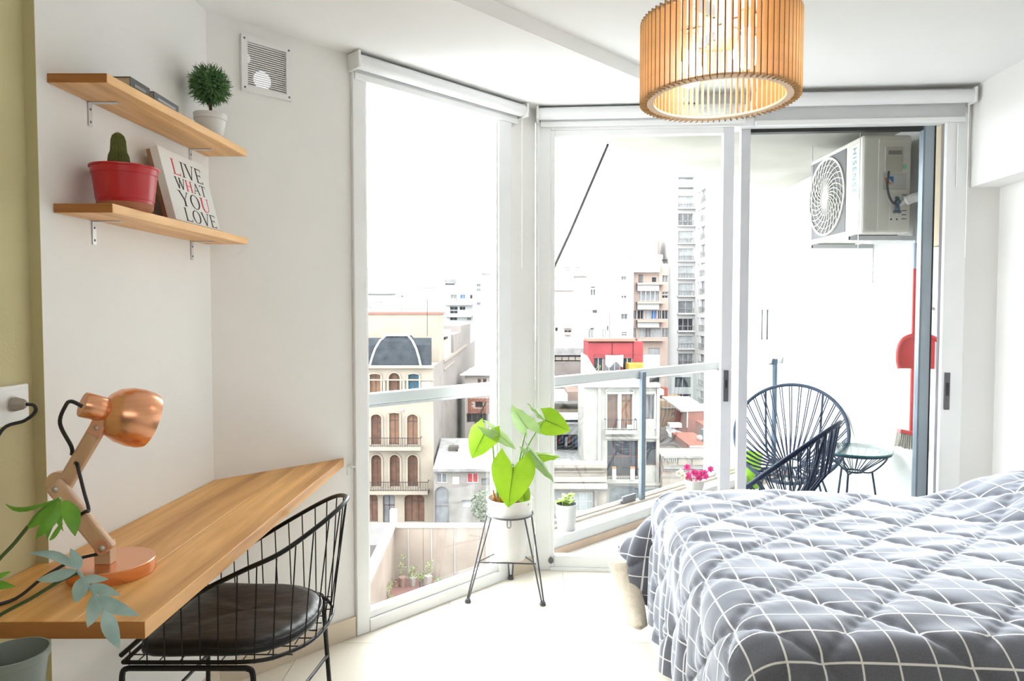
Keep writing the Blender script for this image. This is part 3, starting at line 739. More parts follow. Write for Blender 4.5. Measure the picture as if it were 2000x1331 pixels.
M_PHB = mat('philodendron_blue', (.25, .40, .39), .38, col2=(.48, .63, .62), scale=16, trans=.15)
M_STEMG = mat('dark_green_stem', (.06, .10, .03), .5, noise=.15)
def philodendron():
    Y = 1.19
    px, py, pz = -.886, 1.19, .640
    st = thing('plant_stand', 'black metal plant stand under the grey pot at the desk end', 'plant stand', (px, py, 0))
    MB().lathe((px, py, pz - .012), [(0, 0), (.075, 0), (.078, .006), (.075, .012), (0, .012)], 24).build('plate', M_WIRE, st)
    for k in range(3):
        a = k * 2 * pi / 3 + .5
        MB().tube([(px + .06 * cos(a), py + .06 * sin(a), pz - .01), (px + .10 * cos(a), py + .10 * sin(a), .004)], .006, 8).build('leg', M_WIRE, st)
    t = thing('potted_philodendron', 'philodendron with deeply cut green and blue leaves in grey pot beside the desk', 'plant', (px, py, pz))
    MB().lathe((px, py, pz), [(0, 0), (.040, 0), (.042, .003), (.0525, .092), (.0555, .094), (.0565, .108), (.0535, .1085), (.051, .094), (.042, .02), (0, .018)], 40).build('pot', mat('grey_green_plastic', (.22, .255, .23), .45, noise=.03), t, smooth=True)
    MB().lathe((px, py, pz), [(0, .019), (.0415, .020), (.02, .026), (0, .027)], 20).build('soil', mat('dark_soil', (.04, .03, .02), .95), t)
    def A(x, y, dy=0): return at(x, y, Y + dy)
    # stems rise out of the pot and arch over the desk end
    s1 = smoothpath([(px - .02, py, pz + .03), (px - .045, py - .01, pz + .16), A(-18, 1120), A(30, 1060), A(56, 1028)], 6)
    MB().tube(s1, .0035, 8).build('stem', M_STEMG, t, smooth=True)
    s2 = smoothpath([(px - .02, py + .01, pz + .03), (px - .04, py, pz + .11), A(-15, 1215), A(60, 1170), A(118, 1135, .0), A(152, 1120)], 6)
    MB().tube(s2, .0032, 8).build('stem', M_STEMG, t, smooth=True)
    s3 = smoothpath([(px - .025, py - .01, pz + .03), (px - .05, py - .01, pz + .10), A(-25, 1140)], 6)
    MB().tube(s3, .003, 8).build('stem', M_STEMG, t, smooth=True)
    g = MB(); hub = (118, 974)
    g.tube(smoothpath([A(56, 1028), A(78, 1000), A(*hub)], 5), .003, 6)
    for (x0, y0, x1, y1, w, bend, dz) in ((118, 974, 11, 985, .011, -.20, .01), (110, 976, 20, 992, .009, -.17, -.01), (112, 975, 54, 1034, .020, -.10, -.02), (114, 977, 70, 1053, .027, -.08, -.03), (110, 1000, 92, 1056, .020, .05, .02), (122, 1022, 96, 1056, .014, -.1, .01), (126, 978, 147, 1048, .027, -.06, -.02), (122, 1000, 124, 1038, .010, .1, .02), (116, 974, 128, 1012, .014, .2, 0)):
        blade(g, A(x0, y0), A(x1, y1, dz), w, bend, (.25, -.6, .7))
    g.build('leaf', M_PHG, t, smooth=True, fix=False)
    b = MB()
    mid = smoothpath([A(150, 1112), A(166, 1135), A(188, 1166), A(205, 1195)], 5)
    b.tube(mid, .003, 6)
    for (x0, y0, x1, y1, w, bend) in ((148, 1110, 54, 1081, .016, .10), (148, 1116, 72, 1134, .022, -.03), (156, 1112, 138, 1072, .018, .02), (162, 1128, 212, 1132, .016, .05), (160, 1130, 147, 1179, .027, -.04), (178, 1143, 235, 1163, .019, .03), (184, 1164, 171, 1226, .027, -.10), (192, 1166, 273, 1203, .023, .05), (204, 1192, 234, 1268, .026, .02)):
        blade(b, A(x0, y0, -.004), A(x1, y1, -.014), w, bend, (.15, -.72, .65))
    b.build('leaf', M_PHB, t, smooth=True, fix=False)
    c = MB()
    blade(c, A(-25, 1140), A(22, 1117), .014, 0, (0, -.7, .7)); blade(c, A(-20, 1138), A(30, 1146, -.01), .016, .05, (0, -.7, .7))
    c.build('leaf', M_PHG, t, smooth=True, fix=False)
philodendron()
# ---------------------------------------------------------------- elephant ear on its stand
M_PLS = mat('grey_steel_rod', (.10, .10, .11), .4, metal=.5, noise=.08)
M_EAR = mat('elephant_ear_green', (.19, .36, .012), .4, col2=(.29, .47, .025), scale=9, trans=.5, bump=.1, bscale=30)
M_EARD = mat('elephant_ear_dull', (.20, .34, .10), .35, col2=(.32, .46, .18), scale=9, trans=.3)
def heart(b, base, tip, width, nrm, lobe=.38, cup=.25, bend=.12, twist=0.0, n=9):
    base = V(base); tip = V(tip); d = tip - base; L = d.length; d /= L; nn = V(nrm); nn = (nn - d * nn.dot(d)).normalized(); sd = d.cross(nn)
    for side in (-1, 1):
        i0 = len(b.v)
        vs = [-lobe + (1 + lobe) * i / n for i in range(n + 1)]
        for i, v in enumerate(vs):
            g = (v + lobe) / (1 + lobe)
            wo = width / 2 * (max(0.0, sin(pi * g ** .62)) ** .75) if 0 < g < 1 else 0.0
            wi = width * .5 * .62 * min(1, (-v / lobe)) ** .8 * (1 if v < 0 else 0) if v < 0 else 0.0
            if i == 0: wo = wi = width * .5 * .62
            if wo < wi: wo = wi + 1e-4
            for k in range(5):
                w = wi + (wo - wi) * k / 4
                h = -cup * w * w / (width / 2) - bend * L * (v * v if v > 0 else .5 * v * v) + .004 * sin(v * 16) * (k / 4)
                b.v.append(tuple(base + d * (L * v) + sd * (side * w) + nn * h))
        for i in range(n):
            for k in range(4):
                a = i0 + i * 5 + k; b.f.append((a, a + 1, a + 6, a + 5))
    # midrib
    b.tube([base + d * (L * v) + nn * (-bend * L * v * v - .001) for v in (0, .25, .5, .75, .97)], [.0028, .0024, .0018, .0012, .0005], 5)
    return b
def elephant_ear():
    cx, cy = -.010, 3.215
    st = thing('plant_stand', 'grey wire plant stand on three hairpin legs holding the white planter', 'plant stand', (cx, cy, 0))
    rr = .1085; rz = .400
    MB().tube([(cx + rr * cos(2 * pi * k / 40), cy + rr * sin(2 * pi * k / 40), rz) for k in range(40)], .0045, 8, closed=True).build('ring', M_PLS, st, smooth=True)
    feet = [(-.206, 3.138), (.142, 3.108), (-.006, 3.420)]
    for i, (fx, fy) in enumerate(feet):
        a = atan2(fy - cy, fx - cx); f = V((fx, fy, .014)); b = MB()
        for s in (-.27, .27):
            b.tube([V((cx + rr * cos(a + s), cy + rr * sin(a + s), rz)), f + V((-.008 * sin(a) * (1 if s > 0 else -1), .008 * cos(a) * (1 if s > 0 else -1), 0))], .0038, 8)
        lg = b.build('leg', M_PLS, st, smooth=True)
        MB().lathe((fx, fy, 0), [(0, 0), (.014, 0), (.015, .006), (.011, .018), (0, .018)], 12).build('foot_cap', M_PLS, lg)
    q = [V((cx, cy, 0)).lerp(V((f[0], f[1], 0)), .78) + V((0, 0, .185)) for f in feet]
    for i in range(3): MB().tube([q[i], q[(i + 1) % 3]], .0035, 8).build('brace', M_PLS, st)
    MB().tube(smoothpath([(cx - .012, cy - rr, rz), (cx - .012, cy - rr - .003, rz - .03), (cx - .004, cy - rr - .003, rz - .037), (cx + .004, cy - rr - .003, rz - .03), (cx + .004, cy - rr, rz)], 4), .0018, 6).build('hook', M_PLS, st)
    t = thing('potted_elephant_ear', 'bright green elephant ear plant in tall white planter held in the wire stand', 'plant', (cx, cy, .186))
    MB().lathe((cx, cy, .186), [(0, 0), (.070, 0), (.074, .004), (.096, .215), (.1035, .219), (.107, .285), (.110, .290), (.104, .290), (.100, .262), (0, .26)], 48).build('pot', M_POTW, t, smooth=True)
    MB().lathe((cx, cy, .186), [(0, .262), (.0995, .263), (.05, .272), (0, .274)], 28).build('soil', mat('bark_soil', (.10, .045, .02), .95, col2=(.26, .12, .06), scale=50, bump=.6), t)
    r = MB(); rnd = random.Random(2)
    for i in range(7):
        a = rnd.uniform(0, 6.28); c = V((cx - .055 + .016 * cos(a), cy - .02 + .016 * sin(a), .452))
        r.tube([c, c + V((rnd.gauss(0, .008), rnd.gauss(0, .008), .03 + rnd.random() * .03))], [.009, .004], 7)
    r.build('rhizome', mat('orange_rhizome', (.42, .15, .04), .8, noise=.2, scale=30), t, smooth=True)
    def A(x, y, Y=3.2): return at(x, y, Y)
    stems = [[(-.065, 3.2, .455), A(966, 915), A(961, 855), A(958, 842, 3.16)], [(-.015, 3.2, .455), A(1012, 910), A(1022, 862), A(1026, 846, 3.2)],
             [(.0, 3.22, .455), A(1016, 905, 3.22), A(1036, 862, 3.24), A(1062, 822, 3.25)], [(.01, 3.2, .455), A(1018, 930), A(1036, 905), A(1047, 889)],
             [(.01, 3.19, .455), A(1015, 940, 3.17), A(1025, 890, 3.16), A(1031, 877, 3.15)], [(-.02, 3.17, .455), A(990, 940, 3.15), A(998, 912, 3.11), A(1003, 908, 3.10)]]
    for P in stems:
        MB().tube(smoothpath(P, 6), [.0065 - .0035 * i / (len(P) * 6 - 6) for i in range((len(P) - 1) * 6 + 1)], 8).build('petiole', M_EARD, t, smooth=True)
    def leaf(base, tip, w, nrm, Y0, Y1, m=M_EAR, **k):
        heart(MB(), A(*base, Y0), A(*tip, Y1), w, nrm, **k).build('leaf', m, t, smooth=True, fix=False)
    leaf((1003, 908), (992, 992), .205, (-.1, -1, .22), 3.10, 3.05, lobe=.36, cup=.15, bend=.06)
    leaf((950, 840), (921, 894), .15, (-.3, -1, .35), 3.16, 3.10, lobe=.30, cup=.1, bend=.1)
    leaf((961, 840), (1010, 873), .075, (-.3, -.55, .85), 3.15, 3.12, M_EARD, lobe=.5, cup=.4, bend=.2)
    leaf((1030, 838), (998, 796), .12, (-.35, -.8, -.35), 3.2, 3.14, M_EARD, lobe=.4, cup=.2, bend=.1)
    leaf((1064, 820), (1114, 842), .135, (-.1, -.95, .3), 3.25, 3.24, lobe=.30, cup=.2, bend=.12)
    heart(MB(), A(1062, 820, 3.25), A(1031, 787, 3.22), .035, (.5, -.5, .6), lobe=.05, cup=.2, bend=.05).build('leaf', M_EARD, t, smooth=True, fix=False)
    leaf((1046, 889), (1096, 888), .075, (0, -.45, .9), 3.2, 3.22, lobe=.35, cup=.4, bend=.15)
    leaf((1034, 880), (1088, 938), .07, (.35, -.6, .7), 3.15, 3.12, M_EARD, lobe=.25, cup=.5, bend=.15)
    leaf((1020, 955), (1030, 992), .075, (.3, -1, .2), 3.17, 3.14, lobe=.2, cup=.3, bend=.1)
elephant_ear()

# ---------------------------------------------------------------- bed and quilt
BTH = R(3.6)
EA = V((cos(BTH), -sin(BTH), 0)); EB = V((-sin(BTH), -cos(BTH), 0))      # foot to head / window side to near side
BO = V((.625, 3.03, 0))
def bl(a, b, z): return BO + EA * a + EB * b + V((0, 0, z))
BL, BW = 1.70, 1.50
def bed():
    t = thing('bed', 'double bed under the grey checked quilt with its head at the right wall', 'bed', tuple(bl(BL / 2, BW / 2, 0)))
    def bb(a0, a1, b0, b1, z0, z1): return MB().hexa([bl(a0, b0, z0), bl(a1, b0, z0), bl(a1, b1, z0), bl(a0, b1, z0), bl(a0, b0, z1), bl(a1, b0, z1), bl(a1, b1, z1), bl(a0, b1, z1)])
    bb(.05, BL - .01, .05, BW - .05, .10, .27).build('bed_base', mat('grey_bed_base', (.25, .25, .26), .9), t, bevel=.01)
    bb(.04, BL - .01, .04, BW - .04, .27, .52).build('mattress', mat('white_mattress', (.8, .8, .78), .9), t, bevel=.05, bseg=4)
    for a in (.12, BL - .12):
        for b in (.12, BW - .12): bb(a - .025, a + .025, b - .025, b + .025, 0, .10).build('leg', M_BLACK, t)
    for b in (.38, 1.12):
        P = []
        m = MB(); n = 14
        for i in range(n + 1):
            for k in range(n + 1):
                u, v = i / n * 2 - 1, k / n * 2 - 1
                h = .075 * (max(0, 1 - u ** 4) * max(0, 1 - v ** 4)) ** .6
                m.v.append(tuple(bl(BL - .21 + u * .20, b + v * .34, .535 + h)))
        for i in range(n):
            for k in range(n):
                a = i * (n + 1) + k; m.f.append((a, a + 1, a + n + 2, a + n + 1))
    return t
bed()

def quilt_material():
    m = bpy.data.materials.new('grey_checked_flannel'); m.use_nodes = True
    nt = m.node_tree; N = nt.nodes; L = nt.links; p = N['Principled BSDF']
    p.inputs['Roughness'].default_value = .9; p.inputs['Sheen Weight'].default_value = 1.0; p.inputs['Sheen Roughness'].default_value = .38; p.inputs['Sheen Tint'].default_value = (.92, .95, 1, 1)
    p.inputs['Specular IOR Level'].default_value = .2
    uv = N.new('ShaderNodeUVMap'); uv.uv_map = 'cloth'; sx = N.new('ShaderNodeSeparateXYZ'); L.new(uv.outputs[0], sx.inputs[0])
    nz = N.new('ShaderNodeTexNoise'); nz.inputs['Scale'].default_value = 220; nz.inputs['Detail'].default_value = 3; L.new(uv.outputs[0], nz.inputs['Vector'])
    masks = []
    for ax in ('X', 'Y'):
        d = N.new('ShaderNodeMath'); d.operation = 'DIVIDE'; d.inputs[1].default_value = GRID; L.new(sx.outputs[ax], d.inputs[0])
        f = N.new('ShaderNodeMath'); f.operation = 'FRACT'; L.new(d.outputs[0], f.inputs[0])
        s = N.new('ShaderNodeMath'); s.operation = 'SUBTRACT'; s.inputs[1].default_value = .5; L.new(f.outputs[0], s.inputs[0])
        a = N.new('ShaderNodeMath'); a.operation = 'ABSOLUTE'; L.new(s.outputs[0], a.inputs[0])
        q = N.new('ShaderNodeMapRange'); q.inputs[1].default_value = .5 - .5 * .0042 / GRID - .010; q.inputs[2].default_value = .5 - .5 * .0042 / GRID + .004
        L.new(a.outputs[0], q.inputs[0]); masks.append(q)
    mx = N.new('ShaderNodeMath'); mx.operation = 'MAXIMUM'; L.new(masks[0].outputs[0], mx.inputs[0]); L.new(masks[1].outputs[0], mx.inputs[1])
    rp = N.new('ShaderNodeValToRGB'); L.new(nz.outputs['Fac'], rp.inputs[0])
    rp.color_ramp.elements[0].color = (.105, .11, .132, 1); rp.color_ramp.elements[1].color = (.175, .183, .215, 1)
    c = N.new('ShaderNodeMix'); c.data_type = 'RGBA'; L.new(mx.outputs[0], c.inputs[0]); L.new(rp.outputs[0], c.inputs[6]); c.inputs[7].default_value = (.82, .81, .80, 1)
    L.new(c.outputs[2], p.inputs['Base Color'])
    bp = N.new('ShaderNodeBump'); bp.inputs['Strength'].default_value = .25; bp.inputs['Distance'].default_value = .002
    L.new(nz.outputs['Fac'], bp.inputs['Height']); L.new(bp.outputs[0], p.inputs['Normal'])
    sb = N.new('ShaderNodeBsdfSheen'); sb.inputs['Color'].default_value = (.25, .275, .34, 1); sb.inputs['Roughness'].default_value = .48
    ad = N.new('ShaderNodeAddShader'); L.new(p.outputs[0], ad.inputs[0]); L.new(sb.outputs[0], ad.inputs[1]); L.new(ad.outputs[0], N['Material Output'].inputs[0])
    return m
GRID = .0835
def quilt():
    t = thing('quilt', 'grey checked quilt with diamond stitching draped over the bed', 'quilt', tuple(bl(.8, .75, .5)))
    ZT = .568; RR = .105
    NA = V((.760, 2.205, 0)) - BO; na, nb = NA.dot(EA), NA.dot(EB)     # a node where two stitch lines cross
    HA, HN, HF = .56, .54, .54
    rnd = random.Random(11)
    W = [(rnd.uniform(18, 44), rnd.uniform(25, 60), rnd.uniform(0, 6.28)) for _ in range(6)]
    def prof(e):
        if e <= 0: return 0.0, 0.0
        if e < RR * pi / 2: return RR * sin(e / RR), RR * (1 - cos(e / RR))
        x = e - RR * pi / 2
        return RR + x * .04, RR + x
    def pos(a, b):
        ea = RR - a                       # beyond the foot edge
        ef = RR - b                       # beyond the window edge
        en = b - (BW - RR)                # beyond the near edge
        head = 0.0
        z = ZT
        hb = max(0, min(1, (a - 1.10) / .42)); hb = hb * hb * (3 - 2 * hb)
        lump = .85 + .15 * max(0, min(1, (b + .05) / .35))
        z += .135 * hb * lump + .012 * sin(b * 5 + a * 3) * max(0, min(1, a * 2)) 
        eb, sgn = (ef, -1) if ef > en else (en, 1)
        ea0, eb0 = max(ea, 0), max(eb, 0)
        oa = min(max(a, RR), 9); ob = min(max(b, RR), BW - RR)
        if ea0 == 0 and eb0 == 0: return bl(a, b, z)
        r = hypot(ea0, eb0); ph = atan2(eb0, ea0)
        k = sin(2 * ph)
        al = R(42 if sgn < 0 else 20) * k
        po, pd = prof(r)
        pd2 = RR + (pd - RR) * cos(al) if pd > RR else pd
        out = po + (max(pd - RR, 0)) * sin(al)
        # loose folds in the hanging part
        if pd > RR:
            amt = min(1, (pd - RR) / .3)
            s = (b if ph < .8 else a)
            out += amt * (.012 * sin(s * 31 + 1.0) + .010 * sin(s * 52 + .3) + .006)
        ps = ph if sgn > 0 else (pi / 2) * (ph / (pi / 2)) ** 1.7
        dirv = EA * (-cos(ps)) + EB * (sgn * sin(ps))
        zz = z - pd2
        if zz < .015:
            out += (.015 - zz) * .25; zz = .015
        p = BO + EA * oa + EB * ob + dirv * out
        return V((p.x, p.y, zz))
    da = .0115
    a0, a1 = RR - HA, BL + .0; b0, b1 = RR - HF, BW - RR + HN
    na_, nb_ = int((a1 - a0) / da), int((b1 - b0) / da)
    P = []; UVs = []
    st = GRID * 4 / sqrt(2)
    base = [[None] * (nb_ + 1) for _ in range(na_ + 1)]; uvg = [[None] * (nb_ + 1) for _ in range(na_ + 1)]
    for i in range(na_ + 1):
        for j in range(nb_ + 1):
            a = a0 + (a1 - a0) * i / na_; b = b0 + (b1 - b0) * j / nb_
            # keep the free corners short (rounded cloth corners)
            ea = max(RR - a, 0); eb = max(RR - b, b - (BW - RR), 0)
            if ea > 0 and eb > 0:
                r = hypot(ea, eb); mx_ = max(ea, eb); ph = atan2(eb, ea)
                sg_ = min(1, min(ph, pi / 2 - ph) / R(16)); lim = .56 - .165 * sg_ * sg_ * (3 - 2 * sg_)
                s = lim * mx_ / .56 / r if r > 0 else 1
                ea2, eb2 = ea * s, eb * s
                a = RR - ea2; b = (RR - eb2) if (RR - b) > 0 else (BW - RR + eb2)
            base[i][j] = pos(a, b); uvg[i][j] = (a - na + 100 * GRID, b - nb + 100 * GRID)
    vs = []; uv = []
    for i in range(na_ + 1):
        for j in range(nb_ + 1):
            p = base[i][j]
            du = base[min(i + 1, na_)][j] - base[max(i - 1, 0)][j]; dv = base[i][min(j + 1, nb_)] - base[i][max(j - 1, 0)]
            n = dv.cross(du); 
            n = n.normalized() if n.length > 1e-9 else V((0, 0, 1))
            u, v = uvg[i][j][0] - 100 * GRID, uvg[i][j][1] - 100 * GRID
            q1 = ((u + v) / sqrt(2)) / st; q2 = ((u - v) / sqrt(2)) / st
            e1 = abs(q1 - round(q1)) * st; e2 = abs(q2 - round(q2)) * st
            d = min(e1, e2)
            h = .0105 * (1 - math.exp(-d / .024)) + .005 * (1 - math.exp(-min(e1, e2) / .005))
            w = 0
            for (kx, ky, f) in W: w += sin(u * kx * .5 + v * ky + f)
            wr = .0012 * w * min(1, d / .03)
            # small puckers along the stitches
            wr += .0022 * sin((u - v if e1 < e2 else u + v) * 95 + 3 * sin(u * 9)) * math.exp(-d / .025)
            vs.append(tuple(p + n * (h + wr))); uv.append((uvg[i][j][0] + .5 * GRID * 0, uvg[i][j][1]))
    fs = []
    for i in range(na_):
        for j in range(nb_):
            a = i * (nb_ + 1) + j; fs.append((a, a + 1, a + nb_ + 2, a + nb_ + 1))
    m = MB(); m.v = vs; m.f = fs
    o = m.build('cover', quilt_material(), t, smooth=None, fix=False)
    me = o.data; me.polygons.foreach_set('use_smooth', [True] * len(me.polygons))
    ul = me.uv_layers.new(name='cloth')
    for lp in me.loops: ul.data[lp.index].uv = uv[lp.vertex_index]
    # lining: same cloth a little inside, seen where the corner lifts
    M_SH = mat('cream_sherpa', (.74, .66, .54), .95, noise=.08, scale=60, bump=.6, bscale=160, sheen=.4)
    ln = MB(); s_ = 3
    I = list(range(0, na_ + 1, s_)); J = list(range(0, nb_ + 1, s_))
    for i in I:
        for j in J:
            p = base[i][j]
            du = base[min(i + 1, na_)][j] - base[max(i - 1, 0)][j]; dv = base[i][min(j + 1, nb_)] - base[i][max(j - 1, 0)]
            n = dv.cross(du); n = n.normalized() if n.length > 1e-9 else V((0, 0, 1))
            ln.v.append(tuple(p - n * .008))
    for i in range(len(I) - 1):
        for j in range(len(J) - 1):
            a = i * len(J) + j; ln.f.append((a, a + 1, a + len(J) + 1, a + len(J)))
    tag(ln.build('lining', M_SH, t, smooth=True, fix=False), 'cream fleece lining')
    # the corner of the cloth at the window side hangs lower and turns its fleece outwards
    fl = MB(); n = 16
    for i in range(n + 1):
        f = i / n
        c = V((.478 + .055 * f + .015 * sin(pi * f), 2.985 - .11 * f, .25 - .235 * f ** .85))
        wdt = .105 * (1 - .25 * f)
        cr = EA * .95 + V((0, -.25, .05))
        for k in range(7):
            g = k / 6 - .5
            fl.v.append(tuple(c + cr * (wdt * g) + V((0, -.035, 0)) * (1 - 4 * g * g) * (.4 + .6 * f) + V((0, -.05, .02)) * max(0, f - .75) * 2 * (1 if k < 5 else .6)))
    for i in range(n):
        for k in range(6):
            a = i * 7 + k; fl.f.append((a, a + 1, a + 8, a + 7))
    o = fl.build('lining_corner', M_SH, t, smooth=True, fix=False)
    sm = o.modifiers.new('thick', 'SOLIDIFY'); sm.thickness = .016; sm.offset = 0
    o['label'] = 'cream fleece corner turned outwards'
quilt()

# ---------------------------------------------------------------- slatted pendant lamp
M_PLY = mat('birch_ply', (.82, .56, .28), .5, noise=.10, scale=3, stretch=(1, 1, 12), trans=.15)
M_PLYE = mat('laser_cut_edge', (.30, .13, .04), .7, noise=.1)
M_PLYR = mat('pale_ply_ring', (.84, .60, .40), .5, noise=.05)
def pendant():
    c = V((.532, 1.782, 1.896)); RO = .200; Hh = .205
    t = thing('pendant_lamp', 'round drum pendant lamp of thin plywood slats with glowing bulbs', 'lamp', tuple(c))
    NS = 76
    fin = MB().box(.181, RO, -.0015, .0015, 0, Hh)
    f0 = None
    for i in range(NS):
        a = 2 * pi * (i + .3) / NS
        if f0 is None:
            me = bpy.data.meshes.new('slat')
            me.from_pydata(fin.v, [], fin.f); me.materials.append(M_PLY); me.materials.append(M_PLYE)
            for p in me.polygons:
                if p.normal.x > .9 or abs(p.normal.z) > .9: p.material_index = 1
            f0 = me
        o = bpy.data.objects.new('slat', f0); C.objects.link(o); o.parent = t; o.rotation_euler = (0, 0, a)
    def ring(r0, r1, z0, z1, m, name):
        MB().lathe(c, [(r0, z0), (r1, z0), (r1, z1), (r0, z1), (r0, z0)], 76, closed_ends=False).build(name, m, t)
    ring(.164, .192, .003, .008, M_PLYR, 'bottom_ring')
    ring(.176, .192, Hh - .010, Hh - .005, M_PLYR, 'top_ring')
    # top disc with leaf shaped cut outs, built from radial sectors around the holes
    zt = Hh - .010; b = MB(); NA, NR = 96, 26; Rm = .178
    holes = [(a, .105, .062, .022) for a in (R(20), R(92), R(164), R(236), R(308))]
    def hole(x, y):
        for (a, rc, hl, hw) in holes:
            u = x * cos(a) + y * sin(a) - rc; v = -x * sin(a) + y * cos(a)
            if abs(u) < hl:
                w = hw * sqrt(max(0, 1 - (u / hl) ** 2)) * (1 - .55 * u / hl * -1 if u < 0 else 1 - .1 * u / hl)
                if abs(v) < w: return True
        return False
    def pt(i, k, z): r = Rm * i / NR; a = 2 * pi * k / NA; return (c.x + r * cos(a), c.y + r * sin(a), c.z + z)
    for i in range(1, NR):
        for k in range(NA):
            rm = Rm * (i + .5) / NR; am = 2 * pi * (k + .5) / NA
            if hole(rm * cos(am), rm * sin(am)): continue
            b.add([pt(i, k, zt), pt(i, k + 1, zt), pt(i + 1, k + 1, zt), pt(i + 1, k, zt)], [(0, 1, 2, 3)])
            b.add([pt(i, k, zt + .004), pt(i, k + 1, zt + .004), pt(i + 1, k + 1, zt + .004), pt(i + 1, k, zt + .004)], [(3, 2, 1, 0)])
    b.build('top_disc', M_PLYR, t, fix=False)
    BU = mat('glowing_bulb', (.95, .93, .88), .4, emit=(1, .95, .88), estr=7.0)
    for (x, y) in ((.475, 1.850), (.578, 1.705)):
        p = V((x, y, c.z))
        s = MB().lathe(p, [(0, Hh - .012), (.017, Hh - .012), (.0185, Hh - .03), (.0185, .155), (.016, .150), (0, .150)], 20).build('bulb_socket', M_PLASTIC, t, smooth=True)
        MB().lathe(p, [(.0, .152), (.0135, .152), (.014, .138), (.025, .122), (.033, .102), (.033, .086), (.024, .067), (.012, .0585), (0, .057)], 24).build('bulb', BU, t, smooth=True)
    MB().tube([c + V((0, 0, Hh - .006)), c + V((0, 0, HC2 - 1.896 - .02))], .003, 8).build('cord', M_PLASTIC, t)
    for k in range(3):
        a = 2 * pi * k / 3 + .4
        MB().tube([c + V((.17 * cos(a), .17 * sin(a), Hh - .005)), c + V((0, 0, Hh + .16))], .0008, 5).build('hanging_wire', M_STEEL, t)
    MB().lathe(c, [(0, HC2 - 1.896 - .025), (.045, HC2 - 1.896 - .025), (.05, HC2 - 1.896 - .0005), (0, HC2 - 1.896 - .0005)], 28).build('ceiling_rose', M_PLASTIC, t, smooth=True)
pendant()
# ---------------------------------------------------------------- balcony
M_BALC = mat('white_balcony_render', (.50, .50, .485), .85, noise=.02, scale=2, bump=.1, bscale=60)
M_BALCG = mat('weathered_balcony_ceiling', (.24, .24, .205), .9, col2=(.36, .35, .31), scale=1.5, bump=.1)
M_RAILW = mat('white_painted_rail', (.42, .43, .43), .4, noise=.02)
M_RAILG = mat('grey_painted_post', (.13, .155, .185), .6, spec=.2, noise=.1, scale=12)
M_RAILB = mat('blue_grey_post', (.05, .075, .10), .6, spec=.15, noise=.2, scale=12)
M_TAN = mat('tan_skirting', (.40, .29, .215), .7, noise=.06, scale=10)
M_CORD = mat('navy_pvc_cord', (.008, .014, .032), .5, spec=.12, noise=.1)
M_CORDT = mat('slate_hoop_tube', (.03, .043, .065), .5, spec=.12, noise=.1)
rl_d = V((1, .93, 0)).normalized(); rl_n = V((.93, -1, 0)).normalized()     # along the rail / towards the flat
def rl(x): return V((x, .93 * x + 3.74, 0))
BXW = 2.30
# floor slab, ceiling slab, side wall
def wx(y): return 2.272 + .03 * (y - 3.4)
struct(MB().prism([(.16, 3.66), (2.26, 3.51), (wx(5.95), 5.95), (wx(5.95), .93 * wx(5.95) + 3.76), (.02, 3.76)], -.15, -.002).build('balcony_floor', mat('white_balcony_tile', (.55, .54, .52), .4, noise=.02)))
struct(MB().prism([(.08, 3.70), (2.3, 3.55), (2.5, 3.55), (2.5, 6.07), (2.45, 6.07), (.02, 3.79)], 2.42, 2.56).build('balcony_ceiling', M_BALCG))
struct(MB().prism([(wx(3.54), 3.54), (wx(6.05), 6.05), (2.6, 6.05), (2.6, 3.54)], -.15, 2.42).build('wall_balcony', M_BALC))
struct(MB().prism([(2.18, 3.50), (wx(3.56), 3.50), (wx(3.62), 3.62), (2.20, 3.62)], 1.70, 2.42).build('wall_jamb_outer', mat('cream_render', (.40, .35, .25), .9, noise=.05)))
# curb with tan skirting
a, b = rl(.10), rl(2.33)
struct(MB().prism([(a.x, a.y), (b.x, b.y), (b.x + .10, b.y - .108), (a.x + .105, a.y - .113)], -.15, .10).build('trim_curb', M_BALC))
k = MB()
o_ = rl_n * .157
k.prism([(a.x + o_.x, a.y + o_.y), (b.x + o_.x, b.y + o_.y), (b.x + o_.x * 1.05, b.y + o_.y * 1.05), (a.x + o_.x * 1.05, a.y + o_.y * 1.05)], -.002, .042)
cs = struct(k.build('baseboard_curb', M_TAN))
k = MB().prism([(a.x, a.y), (b.x, b.y), (b.x + .03, b.y - .032), (a.x + .03, a.y - .032)], .10, .115); struct(k.build('trim_coping', mat('pale_stone_coping', (.50, .42, .35), .8)))

